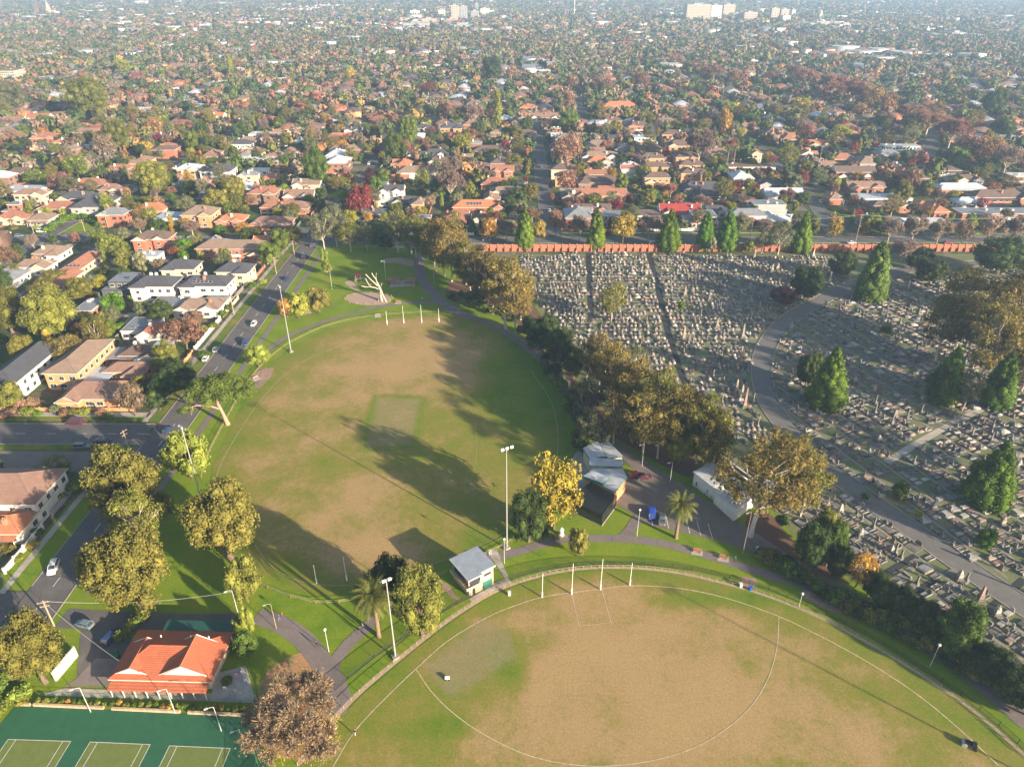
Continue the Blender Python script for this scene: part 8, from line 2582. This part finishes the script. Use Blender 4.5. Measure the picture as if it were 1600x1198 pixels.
ORD = ['nearest', 'second nearest', 'third nearest', 'fourth nearest', 'fifth nearest', 'sixth nearest', 'seventh nearest', 'eighth nearest', 'ninth nearest', 'tenth nearest', 'eleventh nearest', 'twelfth nearest'] + [w + ' nearest' for w in ('thirteenth fourteenth fifteenth sixteenth seventeenth eighteenth nineteenth twentieth').split()]
def where(p, lms):
    u, v = PX((p[0], p[1], 0))
    best = min(lms, key=lambda l: (l[1] - Vector((p[0], p[1], 0))).length)
    du, dv = u - best[2], v - best[3]
    if abs(du) > abs(dv) * 1.6:
        rel = 'right of' if du > 0 else 'left of'
    else:
        rel = 'in front of' if dv > 0 else 'behind'
    return rel, best[0], (best[1] - Vector((p[0], p[1], 0))).length
def label_all(items, lms):
    """items: (object, description)"""
    groups = {}
    for o, desc in items:
        rel, nm, dist = where(o.location, lms)
        groups.setdefault((desc, rel, nm), []).append((dist, o))
    for (desc, rel, nm), l in groups.items():
        l.sort(key=lambda t: t[0])
        for i, (dist, o) in enumerate(l):
            if len(l) == 1:
                o['label'] = f"{desc} {rel} {nm}"
            else:
                o['label'] = f"{desc}, {ORD[min(i, 19)]} {rel} {nm}"
SIZEW = lambda h: 'tall ' if h > 13 else 'small ' if h < 5.5 else ''
items = []
for (root, kind, fol, h, w) in TREES:
    d = DESC[fol]
    if kind == 'bare_tree':
        desc = ('tall ' if h > 10.5 else '') + {'bare': 'bare brown', 'pink': 'pinkish bare', 'tan': 'tan bare', 'rust': 'rusty bare'}.get(fol, 'bare') + ' tree'
    else:
        desc = (SIZEW(h) if kind != 'shrub' else '') + d + ' ' + KWORD[kind]
    items.append((root, desc))
label_all(items, LMW)
SW = {'hip1': 'hipped roof house', 'hip2': 'hipped roof house', 'gable1': 'gabled house', 'flat': 'flat roofed house', 'long': 'long block of flats', 'carport': 'carport', 'shed': 'small gabled shed'}
RW = {'terracotta': 'terracotta', 'orange': 'orange', 'brown': 'brown', 'tan': 'tan', 'slate': 'dark slate', 'grey': 'grey', 'zinc': 'pale metal', 'redmetal': 'red metal', 'white': 'white', 'faded': 'faded brown'}
WW = {'white': 'white', 'cream': 'cream', 'redbrick': 'red brick', 'orangebrick': 'orange brick', 'brownbrick': 'brown brick', 'grey': 'grey', 'darkgrey': 'dark grey', 'pink': 'pale pink'}
items = []
for (root, style, roof, wall, st, w) in HOUSES:
    if style == 'carport':
        desc = f"{RW[roof]} flat carport"
    else:
        desc = f"{WW[wall]} {'two storey ' if st == 2 else ''}{SW[style].replace('roof house', 'house')} with {RW[roof]} roof" if len(WW[wall].split()) + len(RW[roof].split()) < 4 else f"{WW[wall]} house with {RW[roof]} roof"
    items.append((root, desc))
label_all(items, LMW)
GLM = [(n, G(x, y), x, y) for n, x, y in [("the orange leaved tree", 1336, 918), ("the bright round shrub", 1534, 858), ("the broad bright cypress", 1537, 786), ("the hedge trees", 1482, 1000),
       ("the big pale gum", 1190, 800), ("the white statue", 1343, 840), ("the light cross path", 1420, 700), ("the rusty shrub", 1402, 780), ("the pink obelisk", 1530, 938), ("the first side path", 1400, 888),
       ("the second side path", 1432, 922), ("the third side path", 1560, 940), ("the lower road edge", 1480, 865), ("the upper road edge", 1300, 735), ("the right hand corner", 1590, 1010), ("the yellow flowers", 1436, 806), ("the far kerb", 1385, 812)]]
label_all([(o, o['label']) for o in THINGS if o.name.startswith('grave') and o.get('category') == 'grave'], GLM)
MLM = GLM + [(n, G(x, y), x, y) for n, x, y in [("the plum red tree", 1222, 480), ("the cemetery road bend", 1200, 560), ("the brick wall", 1180, 396), ("the tall bright cypress", 1287, 634), ("the left aisle", 920, 420), ("the grey gum", 955, 502), ("the gum clump", 1490, 545)]]
label_all([(o, o['label']) for o in THINGS if o.get('group') == "tall cemetery monuments"], MLM)
label_all([(o, 'paling fence') for o in globals().get('GFENCES', [])], LMW)
bl = [o for o in THINGS if o.get('category') == 'bollard']
for i, o in enumerate(bl):
    o['label'] = "low timber bollard ringing the wood chip bed of the dead tree"
for o in THINGS:
    w_ = o['label'].split()
    if len(w_) > 16:
        o['label'] = ' '.join(w_[:16])
for lst in ([t[0] for t in TREES], [t[0] for t in HOUSES]):
    for o in lst:
        w_ = o['label'].split()
        if len(w_) > 16:
            o['label'] = ' '.join(w_[:16])
# ------------------------------------------------------------------ haze
hb = MB(); hb.bx(-8800, 8800, -2400, 11800, -1.0, 190.0)
hm = bpy.data.materials.new("haze_air")
hm.use_nodes = True
hnt = hm.node_tree
hnt.nodes.clear()
ho = hnt.nodes.new("ShaderNodeOutputMaterial")
hv = hnt.nodes.new("ShaderNodeVolumePrincipled")
hv.inputs['Color'].default_value = (.47, .70, 1.0, 1)
hv.inputs['Density'].default_value = HAZE_DENSITY
hv.inputs['Anisotropy'].default_value = 0.2
hnt.links.new(hv.outputs[0], ho.inputs['Volume'])
struct(hb.build("haze", hm), 'stuff')
